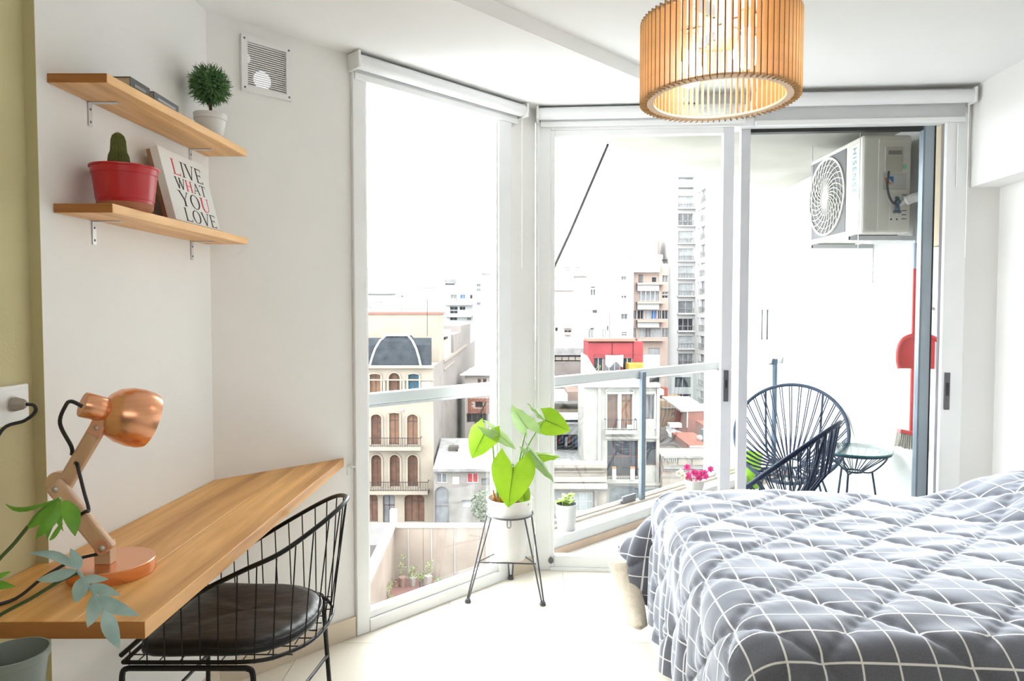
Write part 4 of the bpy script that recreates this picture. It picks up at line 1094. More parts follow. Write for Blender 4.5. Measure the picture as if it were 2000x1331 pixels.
def railing():
    t = thing('balcony_railing', 'white topped balcony railing with grey posts and glass panels running across both windows', 'railing', tuple(rl(.84)))
    A, B = rl(-.80), rl(2.33)
    MB().bar(A + V((0, 0, .957)), B + V((0, 0, .957)), .045, .052).build('top_rail', M_RAILW, t, bevel=.004)
    MB().bar(A + rl_n * .012 + V((0, 0, .924)), B + rl_n * .012 + V((0, 0, .924)), .018, .012).build('lower_rail', M_STEEL, t)
    for i, (x, m) in enumerate(((.84, M_RAILG), (1.58, M_RAILG), (2.20, M_RAILB))):
        p = rl(x)
        po = MB().obox(p + rl_n * .035 + V((0, 0, .52)), rl_d, rl_n, (0, 0, 1), .022, .012, .405).build('post', m, t, bevel=.003)
        MB().obox(p + rl_n * .010 + V((0, 0, .945)), rl_d, rl_n, (0, 0, 1), .022, .040, .022).build('post_hook', m, po, bevel=.008)
    xs = [.10, .84, 1.58, 2.20]
    for i in range(3):
        p, q = rl(xs[i] + .03), rl(xs[i + 1] - .03)
        MB().bar(p + V((0, 0, .525)), q + V((0, 0, .525)), .008, .78).build('pane', glass('railing_glass', (.96, .98, .98), .12), t)
        pt = MB().bar(p + rl_n * .005 + V((0, 0, .128)), q + rl_n * .005 + V((0, 0, .128)), .02, .018).build('bottom_rail', M_STEEL, t)
    p, q = rl(.70), rl(.80)
    MB().bar(p + rl_n * .02 + V((0, 0, .14)), q + rl_n * .02 + V((0, 0, .14)), .012, .045).build('clamp_strip', M_HAND, t)
    MB().bar(rl(-.80) + V((0, 0, .957)), rl(-.80) + nd * .17 + V((0, 0, .957)), .02, .02).build('wall_bracket', M_RAILW, t)
railing()

# down pipe at the end of the side wall with a junction box
dp = thing('drain_pipe', 'thin grey drain pipe with white box at the far edge of the balcony wall', 'pipe', (wx(6.02) - .012, 6.03, -.1))
MB().tube([(wx(6.02) - .012, 6.075, -.1), (wx(6.02) - .012, 6.075, 2.40)], .010, 8).build('pipe', mat('grey_pipe', (.45, .47, .50), .6), dp, smooth=True)
MB().box(wx(5.9) - .04, wx(5.9) - .001, 5.90, 5.98, 1.86, 1.98).build('junction_box', M_PLASTIC, dp, bevel=.005)

# ---------------------------------------------------------------- condenser unit
def condenser():
    X0, X1 = 1.935, 2.205; Y0, Y1 = 3.80, 4.46; Z0, Z1 = 1.795, 2.335
    t = thing('condenser_unit', 'white air conditioner condenser with round fan grille bracketed to the balcony wall', 'air conditioner', ((X0 + X1) / 2, (Y0 + Y1) / 2, Z0))
    M_AC = mat('white_ac_sheet', (.50, .48, .43), .4, noise=.02)
    MB().box(X0, X1, Y0, Y1, Z0, Z1).build('casing', M_AC, t, bevel=.018, bseg=3)
    MB().box(X0 - .003, X0 + .001, Y0 + .03, Y0 + .155, Z0 + .03, Z1 - .03).build('front_panel', M_AC, t, bevel=.004)
    gy, gz, gr = (Y0 + .19 + Y1) / 2, (Z0 + Z1) / 2, .225
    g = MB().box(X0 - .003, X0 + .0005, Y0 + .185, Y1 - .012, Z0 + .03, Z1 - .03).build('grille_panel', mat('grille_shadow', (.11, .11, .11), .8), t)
    rb = MB()
    for i in range(26):
        a0 = 2 * pi * i / 26; P = []
        for k in range(9):
            f = k / 8; r = .035 + (gr - .035) * f; a = a0 + .9 * f
            P.append((X0 - .006 - .006 * (1 - f), gy + r * cos(a), gz + r * sin(a)))
        rb.tube(P, .0035, 4)
    for r in (.07, .11, .15, .19, .225):
        rb.tube([(X0 - .008, gy + r * cos(2 * pi * k / 40), gz + r * sin(2 * pi * k / 40)) for k in range(40)], .0022, 4, closed=True)
    rb.build('grille_bars', M_AC, t)
    MB().lathe((X0 - .004, gy, gz), [(0, 0), (.045, 0), (.042, .010), (0, .013)], 28, axis=(-1, 0, 0)).build('hub', M_AC, t, smooth=True)
    MB().lathe((X0 - .003, gy, gz), [(gr, 0), (gr + .012, 0), (gr + .012, .008), (gr, .008), (gr, 0)], 48, axis=(-1, 0, 0), closed_ends=False).build('grille_rim', M_AC, t)
    # end panel facing the door
    F = lambda x0, x1, z0, z1, y=.004: MB().box(x0, x1, Y0 - y, Y0 + .002, z0, z1)
    px = lambda x: X0 + (x - 1655) / 120.0 * (X1 - X0)     # panel pixel grid to metres
    pz = lambda y: Z1 - (y - 262) / 193.0 * (Z1 - Z0)
    F(px(1693), px(1768), pz(450), pz(271), .003).build('end_panel', M_AC, t, bevel=.002)
    cv = F(px(1707), px(1750), pz(335), pz(287), .014).build('terminal_cover', mat('warm_white_plastic', (.34, .32, .28), .5), t, bevel=.003)
    F(px(1714), px(1746), pz(302), pz(294), .0155).build('recess', mat('taupe_recess', (.16, .14, .125), .7), cv)
    st = F(px(1705), px(1762), pz(367), pz(337), .0036).build('sticker', mat('pale_sticker', (.38, .375, .35), .5), t)
    y = Y0 - .0042
    MB().prism3([(px(1716), y, pz(344)), (px(1730), y, pz(344)), (px(1730), y, pz(358))], (0, .0004, 0)).build('blue_triangle', mat('blue_print', (.012, .08, .25), .5), st)
    MB().prism3([(px(1708), y, pz(346)), (px(1712), y, pz(346)), (px(1727), y, pz(360)), (px(1711), y, pz(358))], (0, .0004, 0)).build('orange_triangle', mat('orange_print', (.36, .12, .05), .5), st)
    for i, (x0, x1, yy) in enumerate(((1732, 1758, 345), (1732, 1758, 349), (1732, 1752, 353), (1732, 1757, 357))):
        MB().box(px(x0), px(x1), y, y + .0004, pz(yy + .8), pz(yy)).build('print_line', mat('grey_print', (.4, .5, .6), .6), st)
    F(px(1705), px(1762), pz(369), pz(368), .0045).build('seam', mat('taupe_recess', (.16, .14, .125), .7), t)
    q = F(px(1753), px(1761), pz(329), pz(321), .0042).build('green_mark', mat('green_print', (.05, .5, .25), .5), t)
    F(px(1755), px(1759), pz(323.6), pz(322.6), .0045).build('print_line', M_AC, q); F(px(1755), px(1759), pz(327), pz(326), .0045).build('print_line', M_AC, q)
    for yy in (284, 296, 299, 302, 306):
        F(px(1758), px(1767), pz(yy + 1), pz(yy), .0036).build('print_line', mat('pale_green_print', (.5, .62, .55), .6), t)
    F(px(1721), px(1764), pz(448), pz(377), .005).build('valve_plate', M_AC, t, bevel=.002)
    for yy in (379, 410, 418, 426):
        F(px(1751), px(1763), pz(yy + 2), pz(yy), .0058).build('slot', M_HAND, t)
    for xx in (1726, 1740):
        MB().lathe((px(xx), Y0 - .005, pz(428)), [(0, 0), (.005, 0), (.005, .001), (0, .001)], 10, axis=(0, -1, 0)).build('hole', M_BLACK, t)
    for (xx, yy) in ((1730, 264), (1707, 440), (1731, 373), (1738, 331)):
        MB().lathe((px(xx), Y0 - .004, pz(yy)), [(0, 0), (.004, 0), (.003, .002), (0, .0022)], 8, axis=(0, -1, 0)).build('screw', M_STEEL, t)
    vb = MB(); M_BR = mat('grey_brass_valve', (.06, .085, .105), .6, spec=.15, noise=.2, scale=40)
    for (xx, yy, r) in ((1737, 395, .017), (1737, 408, .014), (1731, 414, .009), (1735, 387, .010), (1742, 414, .010)): vb.ball((px(xx), Y0 - .020, pz(yy)), r, 12)
    vb.tube([(px(1737), Y0 - .018, pz(386)), (px(1736), Y0 - .018, pz(416))], .010, 8)
    vb.build('valve', M_BR, t, smooth=True)
    MB().tube(smoothpath([(px(1716), Y0 - .012, pz(335)), (px(1711), Y0 - .026, pz(350)), (px(1709), Y0 - .030, pz(366)), (px(1714), Y0 - .030, pz(384)), (px(1724), Y0 - .028, pz(397)), (px(1735), Y0 - .025, pz(399))], 5), .006, 8).build('cable', mat('grey_cable', (.035, .038, .042), .6, spec=.15), t, smooth=True)
    MB().tube(smoothpath([(px(1743), Y0 - .02, pz(402)), (px(1752), Y0 - .03, pz(395)), (px(1772), Y0 - .05, pz(388)), (2.27, Y0 - .09, pz(384)), (2.30, Y0 - .10, pz(383))], 5), [.012] * 6 + [.026] * 15, 12).build('wrapped_pipe', mat('white_pipe_wrap', (.40, .39, .375), .8, noise=.04, bump=.4, bscale=40), t, smooth=True)
    # teal lettering down the front panel
    tx = bpy.data.curves.new('lettering', 'FONT'); tx.body = 'HISENSE'; tx.size = .058; tx.extrude = .0006; tx.space_character = 1.25
    to = bpy.data.objects.new('lettering', tx); C.objects.link(to)
    me = bpy.data.meshes.new_from_object(to.evaluated_get(bpy.context.evaluated_depsgraph_get())); bpy.data.objects.remove(to)
    me.materials.append(mat('teal_print', (.01, .17, .17), .5))
    lo = bpy.data.objects.new('lettering', me); C.objects.link(lo); lo.parent = t
    o3 = V(t.location)
    lo.matrix_local = Matrix(((0, 0, -1, X0 - .0036 - o3.x), (0, -1, 0, Y0 + .105 - o3.y), (-1, 0, 0, Z1 - .05 - o3.z), (0, 0, 0, 1)))
    # wall brackets
    for yb in (Y0 + .10, Y1 - .08):
        bo = MB().box(X0 - .02, wx(yb) - .001, yb - .018, yb + .018, Z0 - .030, Z0 - .004).box(wx(yb) - .006, wx(yb) - .001, yb - .018, yb + .018, Z0 - .25, Z0 - .03).build('bracket', M_RAILW, t)
        MB().box(X0 - .03, X0 - .02, yb - .016, yb + .016, Z0 - .028, Z0 - .008).build('end_cap', M_HAND, bo)
        MB().box(X0 + .02, X1 - .02, yb - .012, yb + .012, Z0 - .004, Z0 + .001).build('rubber_foot', M_HAND, t)
    for yb in (Y0 + .01, Y1 - .05):
        MB().tube(smoothpath([(X0 - .012, yb, 2.42), (X0 - .012, yb, Z0 - .03), (X0 - .005, yb, Z0 - .055), (X0 + .04, yb - .02, Z0 - .062)], 4), .002, 5).build('hanging_wire', M_STEEL, t)
condenser()

# ---------------------------------------------------------------- cord chairs and glass table
def cord_chair(label, c, yaw, tube_m, cord_m, tilt=48, rr=.36, zc=.60, ncord=34):
    t = thing('cord_chair', label, 'chair', (c[0], c[1], 0), 'cord chairs on the balcony')
    f = V((cos(yaw), sin(yaw), 0)); s = V((-sin(yaw), cos(yaw), 0)); up = V((0, 0, 1))
    ti = R(tilt)
    back = -f * cos(ti) + up * sin(ti)           # from front edge up to the back edge
    o = V((c[0], c[1], zc))
    def hoop(a, r=rr, k=1.0): return o + s * (r * sin(a)) + back * (r * 1.08 * cos(a)) - f * .02
    MB().tube([hoop(2 * pi * k / 56) for k in range(56)], .0125, 10, closed=True).build('hoop', tube_m, t, smooth=True)
    ic = V((c[0], c[1], .30)) - f * .04
    def inner(a): return ic + s * (.085 * sin(a)) - f * (.085 * cos(a)) + up * (.015 * cos(a))
    MB().tube([inner(2 * pi * k / 28) for k in range(28)], .008, 8, closed=True).build('inner_ring', tube_m, t, smooth=True)
    for k in range(ncord):
        for e in (0, .045):
            a = 2 * pi * (k + .5) / ncord + e
            p, q = hoop(a), inner(a)
            m = p.lerp(q, .55) - f * (.05 * max(0, cos(a))) + up * (-.035)
            MB().tube([p, p.lerp(m, .5) + up * -.008, m, m.lerp(q, .5) + up * -.008, q], .0040, 5).build('cord', cord_m, t)
    for sg in (-1, 1):
        pf = hoop(pi - .55 * sg); pb = hoop(.55 * sg)
        ft = ic + s * (.26 * sg) + f * .27; ft.z = .006
        fb = ic + s * (.24 * sg) - f * .30; fb.z = .006
        m = ic + s * (.11 * sg) + up * -.03
        MB().tube(smoothpath([pb - f * .01, ic + s * (.17 * sg) - f * .12 + up * .06, m, ic + s * (.19 * sg) + f * .16 - up * .06, ft], 5), .008, 8).build('leg', tube_m, t, smooth=True)
        MB().tube(smoothpath([m - f * .04, ic + s * (.16 * sg) - f * .15 - up * .04, fb], 5), .008, 8).build('leg', tube_m, t, smooth=True)
    MB().tube([ic + s * -.19 + f * .16 - up * .06, ic + s * .19 + f * .16 - up * .06], .007, 8).build('stretcher', tube_m, t)
    return t
cord_chair('slate blue round cord chair behind its darker twin, facing the room', (1.93, 4.72), R(-118), M_CORDT, mat('slate_cord', (.03, .037, .06), .6, spec=.12), tilt=50, rr=.37, zc=.525)
cord_chair('navy cord chair turned sideways in front of the slate one beside the glass table', (1.535, 3.86), R(144), M_CORD, M_CORD, tilt=41, rr=.34, zc=.515)

def glass_table():
    cx, cy, z = 2.055, 4.07, .538
    t = thing('glass_table', 'small round glass table with corded basket base beside the navy chair', 'table', (cx, cy, 0))
    MB().lathe((cx, cy, z - .008), [(0, 0), (.205, 0), (.2065, .004), (.205, .008), (0, .008)], 56).build('glass_top', glass('green_table_glass', (.90, .97, .95), .8), t, smooth=True)
    MB().lathe((cx, cy, z - .008), [(.2068, .0), (.2085, .0), (.2085, .008), (.2068, .008), (.2068, 0)], 56, closed_ends=False).build('glass_edge', mat('green_glass_edge', (.03, .13, .13), .15), t)
    MB().tube([(cx + .195 * cos(2 * pi * k / 48), cy + .195 * sin(2 * pi * k / 48), z - .016) for k in range(48)], .0075, 8, closed=True).build('hoop', M_CORDT, t, smooth=True)
    MB().tube([(cx + .045 * cos(2 * pi * k / 24), cy + .045 * sin(2 * pi * k / 24), z - .135) for k in range(24)], .006, 8, closed=True).build('inner_ring', M_CORDT, t, smooth=True)
    for k in range(26):
        a = 2 * pi * k / 26
        MB().tube([(cx + .195 * cos(a), cy + .195 * sin(a), z - .017), (cx + .045 * cos(a), cy + .045 * sin(a), z - .135)], .0026, 5).build('cord', M_CORDT, t)
    for k in range(3):
        a = 2 * pi * k / 3 - .25
        u = V((cos(a), sin(a), 0)); o = V((cx, cy, 0))
        MB().tube(smoothpath([o + u * .192 + V((0, 0, z - .02)), o + u * .165 + V((0, 0, z - .075)), o + u * .10 + V((0, 0, z - .135)), o + u * .05 + V((0, 0, z - .14))], 5), .005, 8).build('arm', M_CORDT, t, smooth=True)
        MB().tube([o + u * .10 + V((0, 0, z - .135)), o + u * .16 + V((0, 0, .005))], .0065, 8).build('leg', M_CORDT, t)
glass_table()

# ---------------------------------------------------------------- broom and dust pan hung on the balcony wall
M_RED = mat('coral_red_plastic', (.42, .03, .026), .4, noise=.04)
def broom():
    x, y = wx(3.80) - .05, 3.80
    t = thing('broom', 'red handled broom with white bristles hanging on the balcony wall behind the door profile', 'broom', (x, y, .60))
    MB().tube([(x, y, .69), (x, y, 1.60)], .010, 10).build('handle', M_RED, t, smooth=True)
    MB().tube([(x, y, 1.60), (x, y, 1.74)], .0125, 10).build('grip', mat('grey_blue_grip', (.28, .32, .42), .5), t, smooth=True)
    hd = V((1, -.12, -.22)).normalized(); c = V((x - .01, y - .05, .685))
    MB().obox(c, hd, V((0, 0, 1)).cross(hd).normalized(), hd.cross(V((0, 0, 1)).cross(hd)).normalized() * -1, .085, .025, .010).build('head', M_RED, t, bevel=.004)
    b = MB(); rnd = random.Random(1)
    for i in range(16):
        for k in range(5):
            p = c + hd * (-.082 + .164 * i / 15) + V((0, -.018 + .009 * k, -.012))
            b.tube([p, p + V((rnd.gauss(0, .006) + (i - 7.5) * .002, rnd.gauss(-.004, .004), -.075 + rnd.gauss(0, .004)))], [.0042, .0034], 4)
    tag(b.build('bristles', mat('off_white_bristle', (.38, .36, .31), .9, noise=.08), t, fix=False), kind='stuff')
    MB().box(x + .012, wx(3.8) - .001, y - .008, y + .008, 1.45, 1.47).build('wall_hook', M_STEEL, t)
broom()
def dustpan():
    x, y = wx(3.72) - .075, 3.70
    t = thing('dustpan', 'coral red long handled dustpan hanging over the broom stick', 'dustpan', (x, y, 1.04))
    b = MB(); N = 20; z0 = 1.05
    prof = [(-.095, .0), (-.105, .05), (-.10, .12), (-.075, .165), (-.03, .185), (-.012, .20), (-.010, .30), (.010, .30), (.012, .20), (.03, .185), (.075, .165), (.10, .12), (.105, .05), (.095, .0)]
    b.prism3([(x + u * .95, y - u * .30, z0 + v) for (u, v) in prof], (.004, .006, 0))
    b.build('pan', M_RED, t, bevel=.001, bseg=1)
    r = MB()
    r.tube(smoothpath([(x + u * .95 - .002, y - u * .30 - .010, z0 + v) for (u, v) in prof[0:5]], 4), .010, 6); r.tube(smoothpath([(x + u * .95 - .002, y - u * .30 - .010, z0 + v) for (u, v) in prof[9:14]], 4), .010, 6)
    r.build('pan_rim', M_RED, t, smooth=True)
    MB().tube([(x, y, z0 + .28), (x + .005, y + .004, z0 + .36)], .012, 8).build('socket', M_RED, t, smooth=True)
    MB().box(x + .006, wx(3.72) - .001, y - .006, y + .006, z0 + .32, z0 + .335).build('wall_hook', M_STEEL, t)
dustpan()

# ---------------------------------------------------------------- small balcony plants
def small_pot():
    x, y, z = .315, 3.915, .115
    t = thing('potted_seedling', 'small white pot of light green seedlings on the balcony curb beside the door', 'plant', (x, y, .10))
    z = .10
    MB().lathe((x, y, z), [(0, 0), (.050, 0), (.052, .003), (.060, .135), (.063, .137), (.0635, .150), (.059, .150), (.057, .12), (0, .118)], 32).build('pot', mat('white_garden_pot', (.36, .355, .34), .5), t, smooth=True)
    MB().lathe((x, y, z), [(.0575, .130), (.0605, .1505), (.058, .1508), (.054, .128), (0, .126)], 28, closed_ends=False).build('inner_pot', mat('dark_inner_pot', (.04, .045, .05), .6), t, smooth=True)
    M_SD = mat('pale_green_leaf', (.16, .27, .02), .45, col2=(.32, .40, .09), scale=30, trans=.4); rnd = random.Random(9)
    for i in range(16):
        a = rnd.uniform(0, 6.28); r = rnd.uniform(.0, .035); h = rnd.uniform(.03, .075)
        p = V((x + r * cos(a), y + r * sin(a), z + .127)); q = p + V((rnd.gauss(0, .012), rnd.gauss(0, .012), h))
        b = MB().tube([p, q], .0015, 5)
        blade(b, q, q + V((.028 * cos(a), .028 * sin(a), .006)), .026, 0, (0, -.4, 1), n=5)
        blade(b, q, q - V((.022 * cos(a + 1), .022 * sin(a + 1), -.004)), .020, 0, (0, -.4, 1), n=5)
        b.build('sprig', M_SD, t, smooth=True, fix=False)
small_pot()
def flowers():
    x, y, z = 1.285, 4.755, .10
    t = thing('potted_flowers', 'pot of pink and white flowers on the balcony curb behind the quilt', 'plant', (x, y, z))
    MB().lathe((x, y, z), [(0, 0), (.05, 0), (.07, .075), (.073, .085), (.066, .085), (.062, .07), (0, .068)], 24).build('pot', mat('pale_garden_pot', (.34, .33, .30), .7), t, smooth=True)
    rnd = random.Random(4)
    mp = [mat('pink_petal', (.46, .03, .15), .5, noise=.2, scale=40, trans=.3), mat('pale_pink_petal', (.5, .26, .31), .5, noise=.1, trans=.3), mat('cream_petal', (.5, .47, .36), .5, noise=.05, trans=.3)]
    for i in range(17):
        u = rnd.uniform(-.12, .13); c = V((x + u, y + rnd.uniform(-.05, .05), z + rnd.uniform(.10, .175) - abs(u) * .15))
        m = mp[2] if u < -.075 else mp[rnd.choice((0, 0, 1))]
        b = MB().tube([(x + u * .3, y, z + .068), c], .002, 5)
        for k in range(6):
            a = 2 * pi * k / 6 + i; d = V((cos(a), -.45, sin(a)))
            blade(b, c, c + d * .026, .022, 0, (0, -1, .2), n=4, curl=.2)
        b.build('flower', m, t, smooth=True, fix=False)
flowers()
g = thing('flower_pot', 'lime green plastic flower pot on the balcony floor under the slate chair', 'pot', (1.86, 5.28, 0))
MB().lathe((1.86, 5.28, 0), [(0, 0), (.060, 0), (.063, .004), (.085, .24), (.09, .242), (.09, .265), (.084, .265), (.08, .24), (.06, .02), (0, .018)], 28).build('pot', mat('lime_plastic', (.20, .42, .01), .4), g, smooth=True)
MB().lathe((1.86, 5.28, 0), [(0, .20), (.077, .20), (0, .205)], 20, closed_ends=False).build('soil', mat('dark_soil', (.04, .03, .02), .95), g)
# ================================================================ the city
GZ = -18.6
CF = .28
def cmat(name, col, n=.12, sc=.5, b=.25): return mat(name, tuple(c * CF for c in col), .95, spec=.08, noise=n, scale=sc, bump=b, bscale=3, detail=6)
C_CREAM = cmat('cream_stucco', (.56, .49, .40), .10)
C_GREYW = cmat('greige_party_wall', (.44, .395, .37), .14)
C_WHITE = cmat('white_render', (.95, .945, .93), .04)
C_FARW = cmat('far_white_render', (1, 1, 1), .03)
C_PINK = cmat('pink_render', (.92, .72, .62), .06)
C_BEIGE = cmat('beige_party_wall', (.74, .66, .61), .10)
C_GREY = cmat('grey_plaster', (.40, .375, .355), .22, 1.0)
C_SLATE = cmat('slate_mansard', (.07, .082, .095), .25, 1.5)
C_TAN = cmat('tan_plaster', (.47, .31, .20), .15, 1.0)
C_REDB = cmat('brick_red_render', (.42, .115, .075), .2, 1.2)
C_RED = cmat('crimson_panel', (.46, .10, .11), .1)
C_ART = cmat('stone_stucco', (.60, .57, .52), .14, .8)
C_CORN = cmat('stained_cornice', (.55, .47, .40), .2, 1.0)
C_TIN = cmat('tin_roof', (.42, .41, .41), .25, 1.2)
C_TIND = cmat('dark_tin_roof', (.17, .145, .135), .3, 1.2)
C_ASPH = cmat('asphalt', (.26, .25, .25), .12, .4)
C_DARK = mat('dark_interior', (0.0175, 0.016, 0.016), .8, spec=.06, noise=.3, scale=1)
C_IRON = mat('black_ironwork', (0.025, 0.0225, 0.0225), .8, spec=.06, noise=.1)
P_DARK = mat('dark_window_glass', (0.0275, 0.03, 0.035), .8, spec=.06, noise=.3, scale=1.5)
P_MID = mat('grey_window_glass', (0.1, 0.105, 0.11), .8, spec=.06, noise=.25, scale=1.2)
P_LITE = mat('curtained_glass', (0.2, 0.21, 0.215), .8, spec=.06, noise=.15, scale=1.5)
P_BLUE = mat('blue_window_glass', (0.05, 0.1, 0.21), .8, spec=.06, noise=.15)
P_TEAL = mat('teal_window_glass', (0.025, 0.06, 0.085), .8, spec=.06, noise=.2)
P_WOOD = mat('brown_shutter', (0.075, 0.042, 0.030), .8, spec=.06, noise=.25, scale=2)
P_WOODL = mat('light_brown_shutter', (0.12, 0.068, 0.045), .8, spec=.06, noise=.2, scale=2)
P_RED = mat('red_shutter', (0.21, 0.025, 0.03), .8, spec=.06, noise=.1)
F_WHITE = mat('white_far_frame', (0.29, 0.285, 0.275), .8, spec=.06, noise=.05)
F_DARK = mat('dark_far_frame', (0.06, 0.045, 0.04), .8, spec=.06, noise=.1)

class Face:
    """vertical wall face: O is its lower left corner seen from outside, ux runs to the right, n points outwards"""
    def __init__(s, O, ux, W, H): s.O = V(O); s.ux = V(ux).normalized(); s.W = W; s.H = H; s.n = s.ux.cross(V((0, 0, 1))); s.op = []
    def P(s, u, v, w=0.0): return s.O + s.ux * u + V((0, 0, v)) + s.n * w
    def uv(s, px, py):   # photograph pixel on this face
        d = FW * 1333.0 + V((1, 0, 0)) * (px - 1000) + UP * (665.5 - py); o = V((0, 0, CAM_H))
        k = (s.O - o).dot(s.n) / d.dot(s.n); q = o + d * k - s.O
        return q.dot(s.ux), q.z
    def rect(s, x0, x1, y0, y1):
        a = s.uv((x0 + x1) / 2, (y0 + y1) / 2); 
        u0 = s.uv(x0, (y0 + y1) / 2)[0]; u1 = s.uv(x1, (y0 + y1) / 2)[0]; v1 = s.uv((x0 + x1) / 2, y0)[1]; v0 = s.uv((x0 + x1) / 2, y1)[1]
        return min(u0, u1), max(u0, u1), v0, v1
    def wall(s, mb, dep=.30):
        us = sorted({0.0, s.W} | {max(0, min(s.W, o[0])) for o in s.op} | {max(0, min(s.W, o[1])) for o in s.op})
        vs = sorted({0.0, s.H} | {max(0, min(s.H, o[2])) for o in s.op} | {max(0, min(s.H, o[3])) for o in s.op})
        for i in range(len(us) - 1):
            run = None
            for j in range(len(vs) - 1):
                uc, vc = (us[i] + us[i + 1]) / 2, (vs[j] + vs[j + 1]) / 2
                solid = not any(o[0] < uc < o[1] and o[2] < vc < o[3] for o in s.op)
                if solid:
                    run = run if run is not None else vs[j]
                if run is not None and (not solid or j == len(vs) - 2):
                    top = vs[j] if not solid else vs[j + 1]
                    mb.add([s.P(us[i], run), s.P(us[i + 1], run), s.P(us[i + 1], top), s.P(us[i], top)], [(0, 1, 2, 3)]); run = None
        for o in s.op:
            u0, u1, v0, v1 = o[:4]; ar = o[4]
            hr = 0 if not ar else min((u1 - u0) / 2, (v1 - v0) * .8) * ar
            arc = [(u0, v1 - hr)] + ([((u0 + u1) / 2 - (u1 - u0) / 2 * cos(pi * k / 10), v1 - hr + hr * sin(pi * k / 10)) for k in range(1, 10)] if ar else []) + [(u1, v1 - hr)]
            if ar:
                n = len(arc)
                L = [s.P(*p) for p in arc]; m = n // 2
                mb.add([s.P(u0, v1)] + L[:m + 1], [(0, i + 1, i + 2) for i in range(m)])
                mb.add([s.P(u1, v1)] + L[m:], [(0, i + 1, i + 2) for i in range(n - m - 1)])
            loop = [(u0, v0)] + arc + [(u1, v0)]
            for i in range(len(loop)):
                p, q = loop[i], loop[(i + 1) % len(loop)]
                mb.add([s.P(*p), s.P(*q), s.P(q[0], q[1], -dep), s.P(p[0], p[1], -dep)], [(0, 1, 2, 3)])
    def windows(s, parent, fw=.07, dep=.30):
        for o in s.op:
            u0, u1, v0, v1, ar, kind = o[:6]
            if kind is None: continue
            pm, fm, nm, tr = kind
            fr = MB(); w0, w1 = -dep, -dep + .10
            def bb(a, b, c, d):
                fr.hexa([s.P(a, c, w0), s.P(b, c, w0), s.P(b, c, w1), s.P(a, c, w1), s.P(a, d, w0), s.P(b, d, w0), s.P(b, d, w1), s.P(a, d, w1)])
            t = min(fw, (u1 - u0) * .16)
            bb(u0, u0 + t, v0, v1); bb(u1 - t, u1, v0, v1); bb(u0 + t, u1 - t, v0, v0 + t); bb(u0 + t, u1 - t, v1 - t, v1)
            for k in range(1, nm): 
                uc = u0 + (u1 - u0) * k / nm; bb(uc - t * .5, uc + t * .5, v0 + t, v1 - t)
            if tr: vc = v0 + (v1 - v0) * tr; bb(u0 + t, u1 - t, vc - t * .6, vc + t * .6)
            wo = fr.build('window', fm, parent, fix=False)
            pn = MB().hexa([s.P(a, c, w) for (c, w) in ((v0, 0), (v1, 0)) for (a, w) in ((u0, w0 - .03), (u1, w0 - .03), (u1, w0 + .03), (u0, w0 + .03))])
            pn.build('pane', pm, wo, fix=False)

def facade(px0, px1, pyt, Y, bottom=GZ):
    x0, _ = xz(px0, pyt, Y); x1, zt = xz(px1, pyt, Y)
    return Face((x0, Y, bottom), (1, 0, 0), x1 - x0, zt - bottom)
def building(name, label, cat, fc, depth, m, group=None, side=None, roof=None, parapet=.0):
    c = fc.P(fc.W / 2, 0, -depth / 2)
    t = thing(name, label, cat, tuple(c), group)
    mb = MB(); fc.wall(mb)
    W, H = fc.W, fc.H
    mb.add([fc.P(0, 0), fc.P(0, H), fc.P(0, H, -depth), fc.P(0, 0, -depth)], [(0, 1, 2, 3)])
    if side is None: mb.add([fc.P(W, 0), fc.P(W, 0, -depth), fc.P(W, H, -depth), fc.P(W, H)], [(0, 1, 2, 3)])
    mb.add([fc.P(0, H), fc.P(W, H), fc.P(W, H, -depth), fc.P(0, H, -depth)], [(0, 1, 2, 3)])
    mb.add([fc.P(0, 0, -depth), fc.P(0, H, -depth), fc.P(W, H, -depth), fc.P(W, 0, -depth)], [(0, 1, 2, 3)])
    mb.build('wall', m, t, fix=False)
    if side is not None:
        MB().add([fc.P(W, 0), fc.P(W, 0, -depth), fc.P(W, H, -depth), fc.P(W, H)], [(0, 1, 2, 3)]).build('side_wall', side, t, fix=False)
    if roof is not None:
        MB().hexa([fc.P(u, v, w) for v in (H, H + .12) for (u, w) in ((-.05, .1), (W + .05, .1), (W + .05, -depth), (-.05, -depth))]).build('roof', roof, t)
    fc.windows(t)
    return t
def win(fc, x0, x1, y0, y1, kind, arch=0):
    fc.op.append((*fc.rect(x0, x1, y0, y1), arch, kind))
def fblock(fc, t, name, m, x0, x1, y0, y1, w0, w1):
    u0, u1, v0, v1 = fc.rect(x0, x1, y0, y1)
    return MB().hexa([fc.P(u, v, w) for v in (v0, v1) for (u, w) in ((u0, w0), (u1, w0), (u1, w1), (u0, w1))]).build(name, m, t)
def balcony(fc, t, x0, x1, yr, ys, yb, proj=.8, m=None, rail=C_IRON, step=.22):
    """slab between ys..yb and an iron railing from yr down to ys"""
    u0, u1, v0, v1 = fc.rect(x0, x1, ys, yb); _, _, _, vr = fc.rect(x0, x1, yr, ys)
    sl = MB().hexa([fc.P(u, v, w) for v in (v0, v1) for (u, w) in ((u0, 0), (u1, 0), (u1, proj), (u0, proj))]).build('balcony', m, t)
    b = MB(); w = proj - .06
    b.bar(fc.P(u0, vr, w), fc.P(u1, vr, w), .05); b.bar(fc.P(u0, v1 + .08, w), fc.P(u1, v1 + .08, w), .04)
    for uu in (u0 + .02, u1 - .02): b.bar(fc.P(uu, vr, 0), fc.P(uu, vr, w), .05); 
    n = max(2, int((u1 - u0) / step))
    for i in range(n + 1):
        u = u0 + (u1 - u0) * i / n; b.bar(fc.P(u, v1, w), fc.P(u, vr, w), .028)
    b.build('railing', rail, sl, fix=False)
    return sl

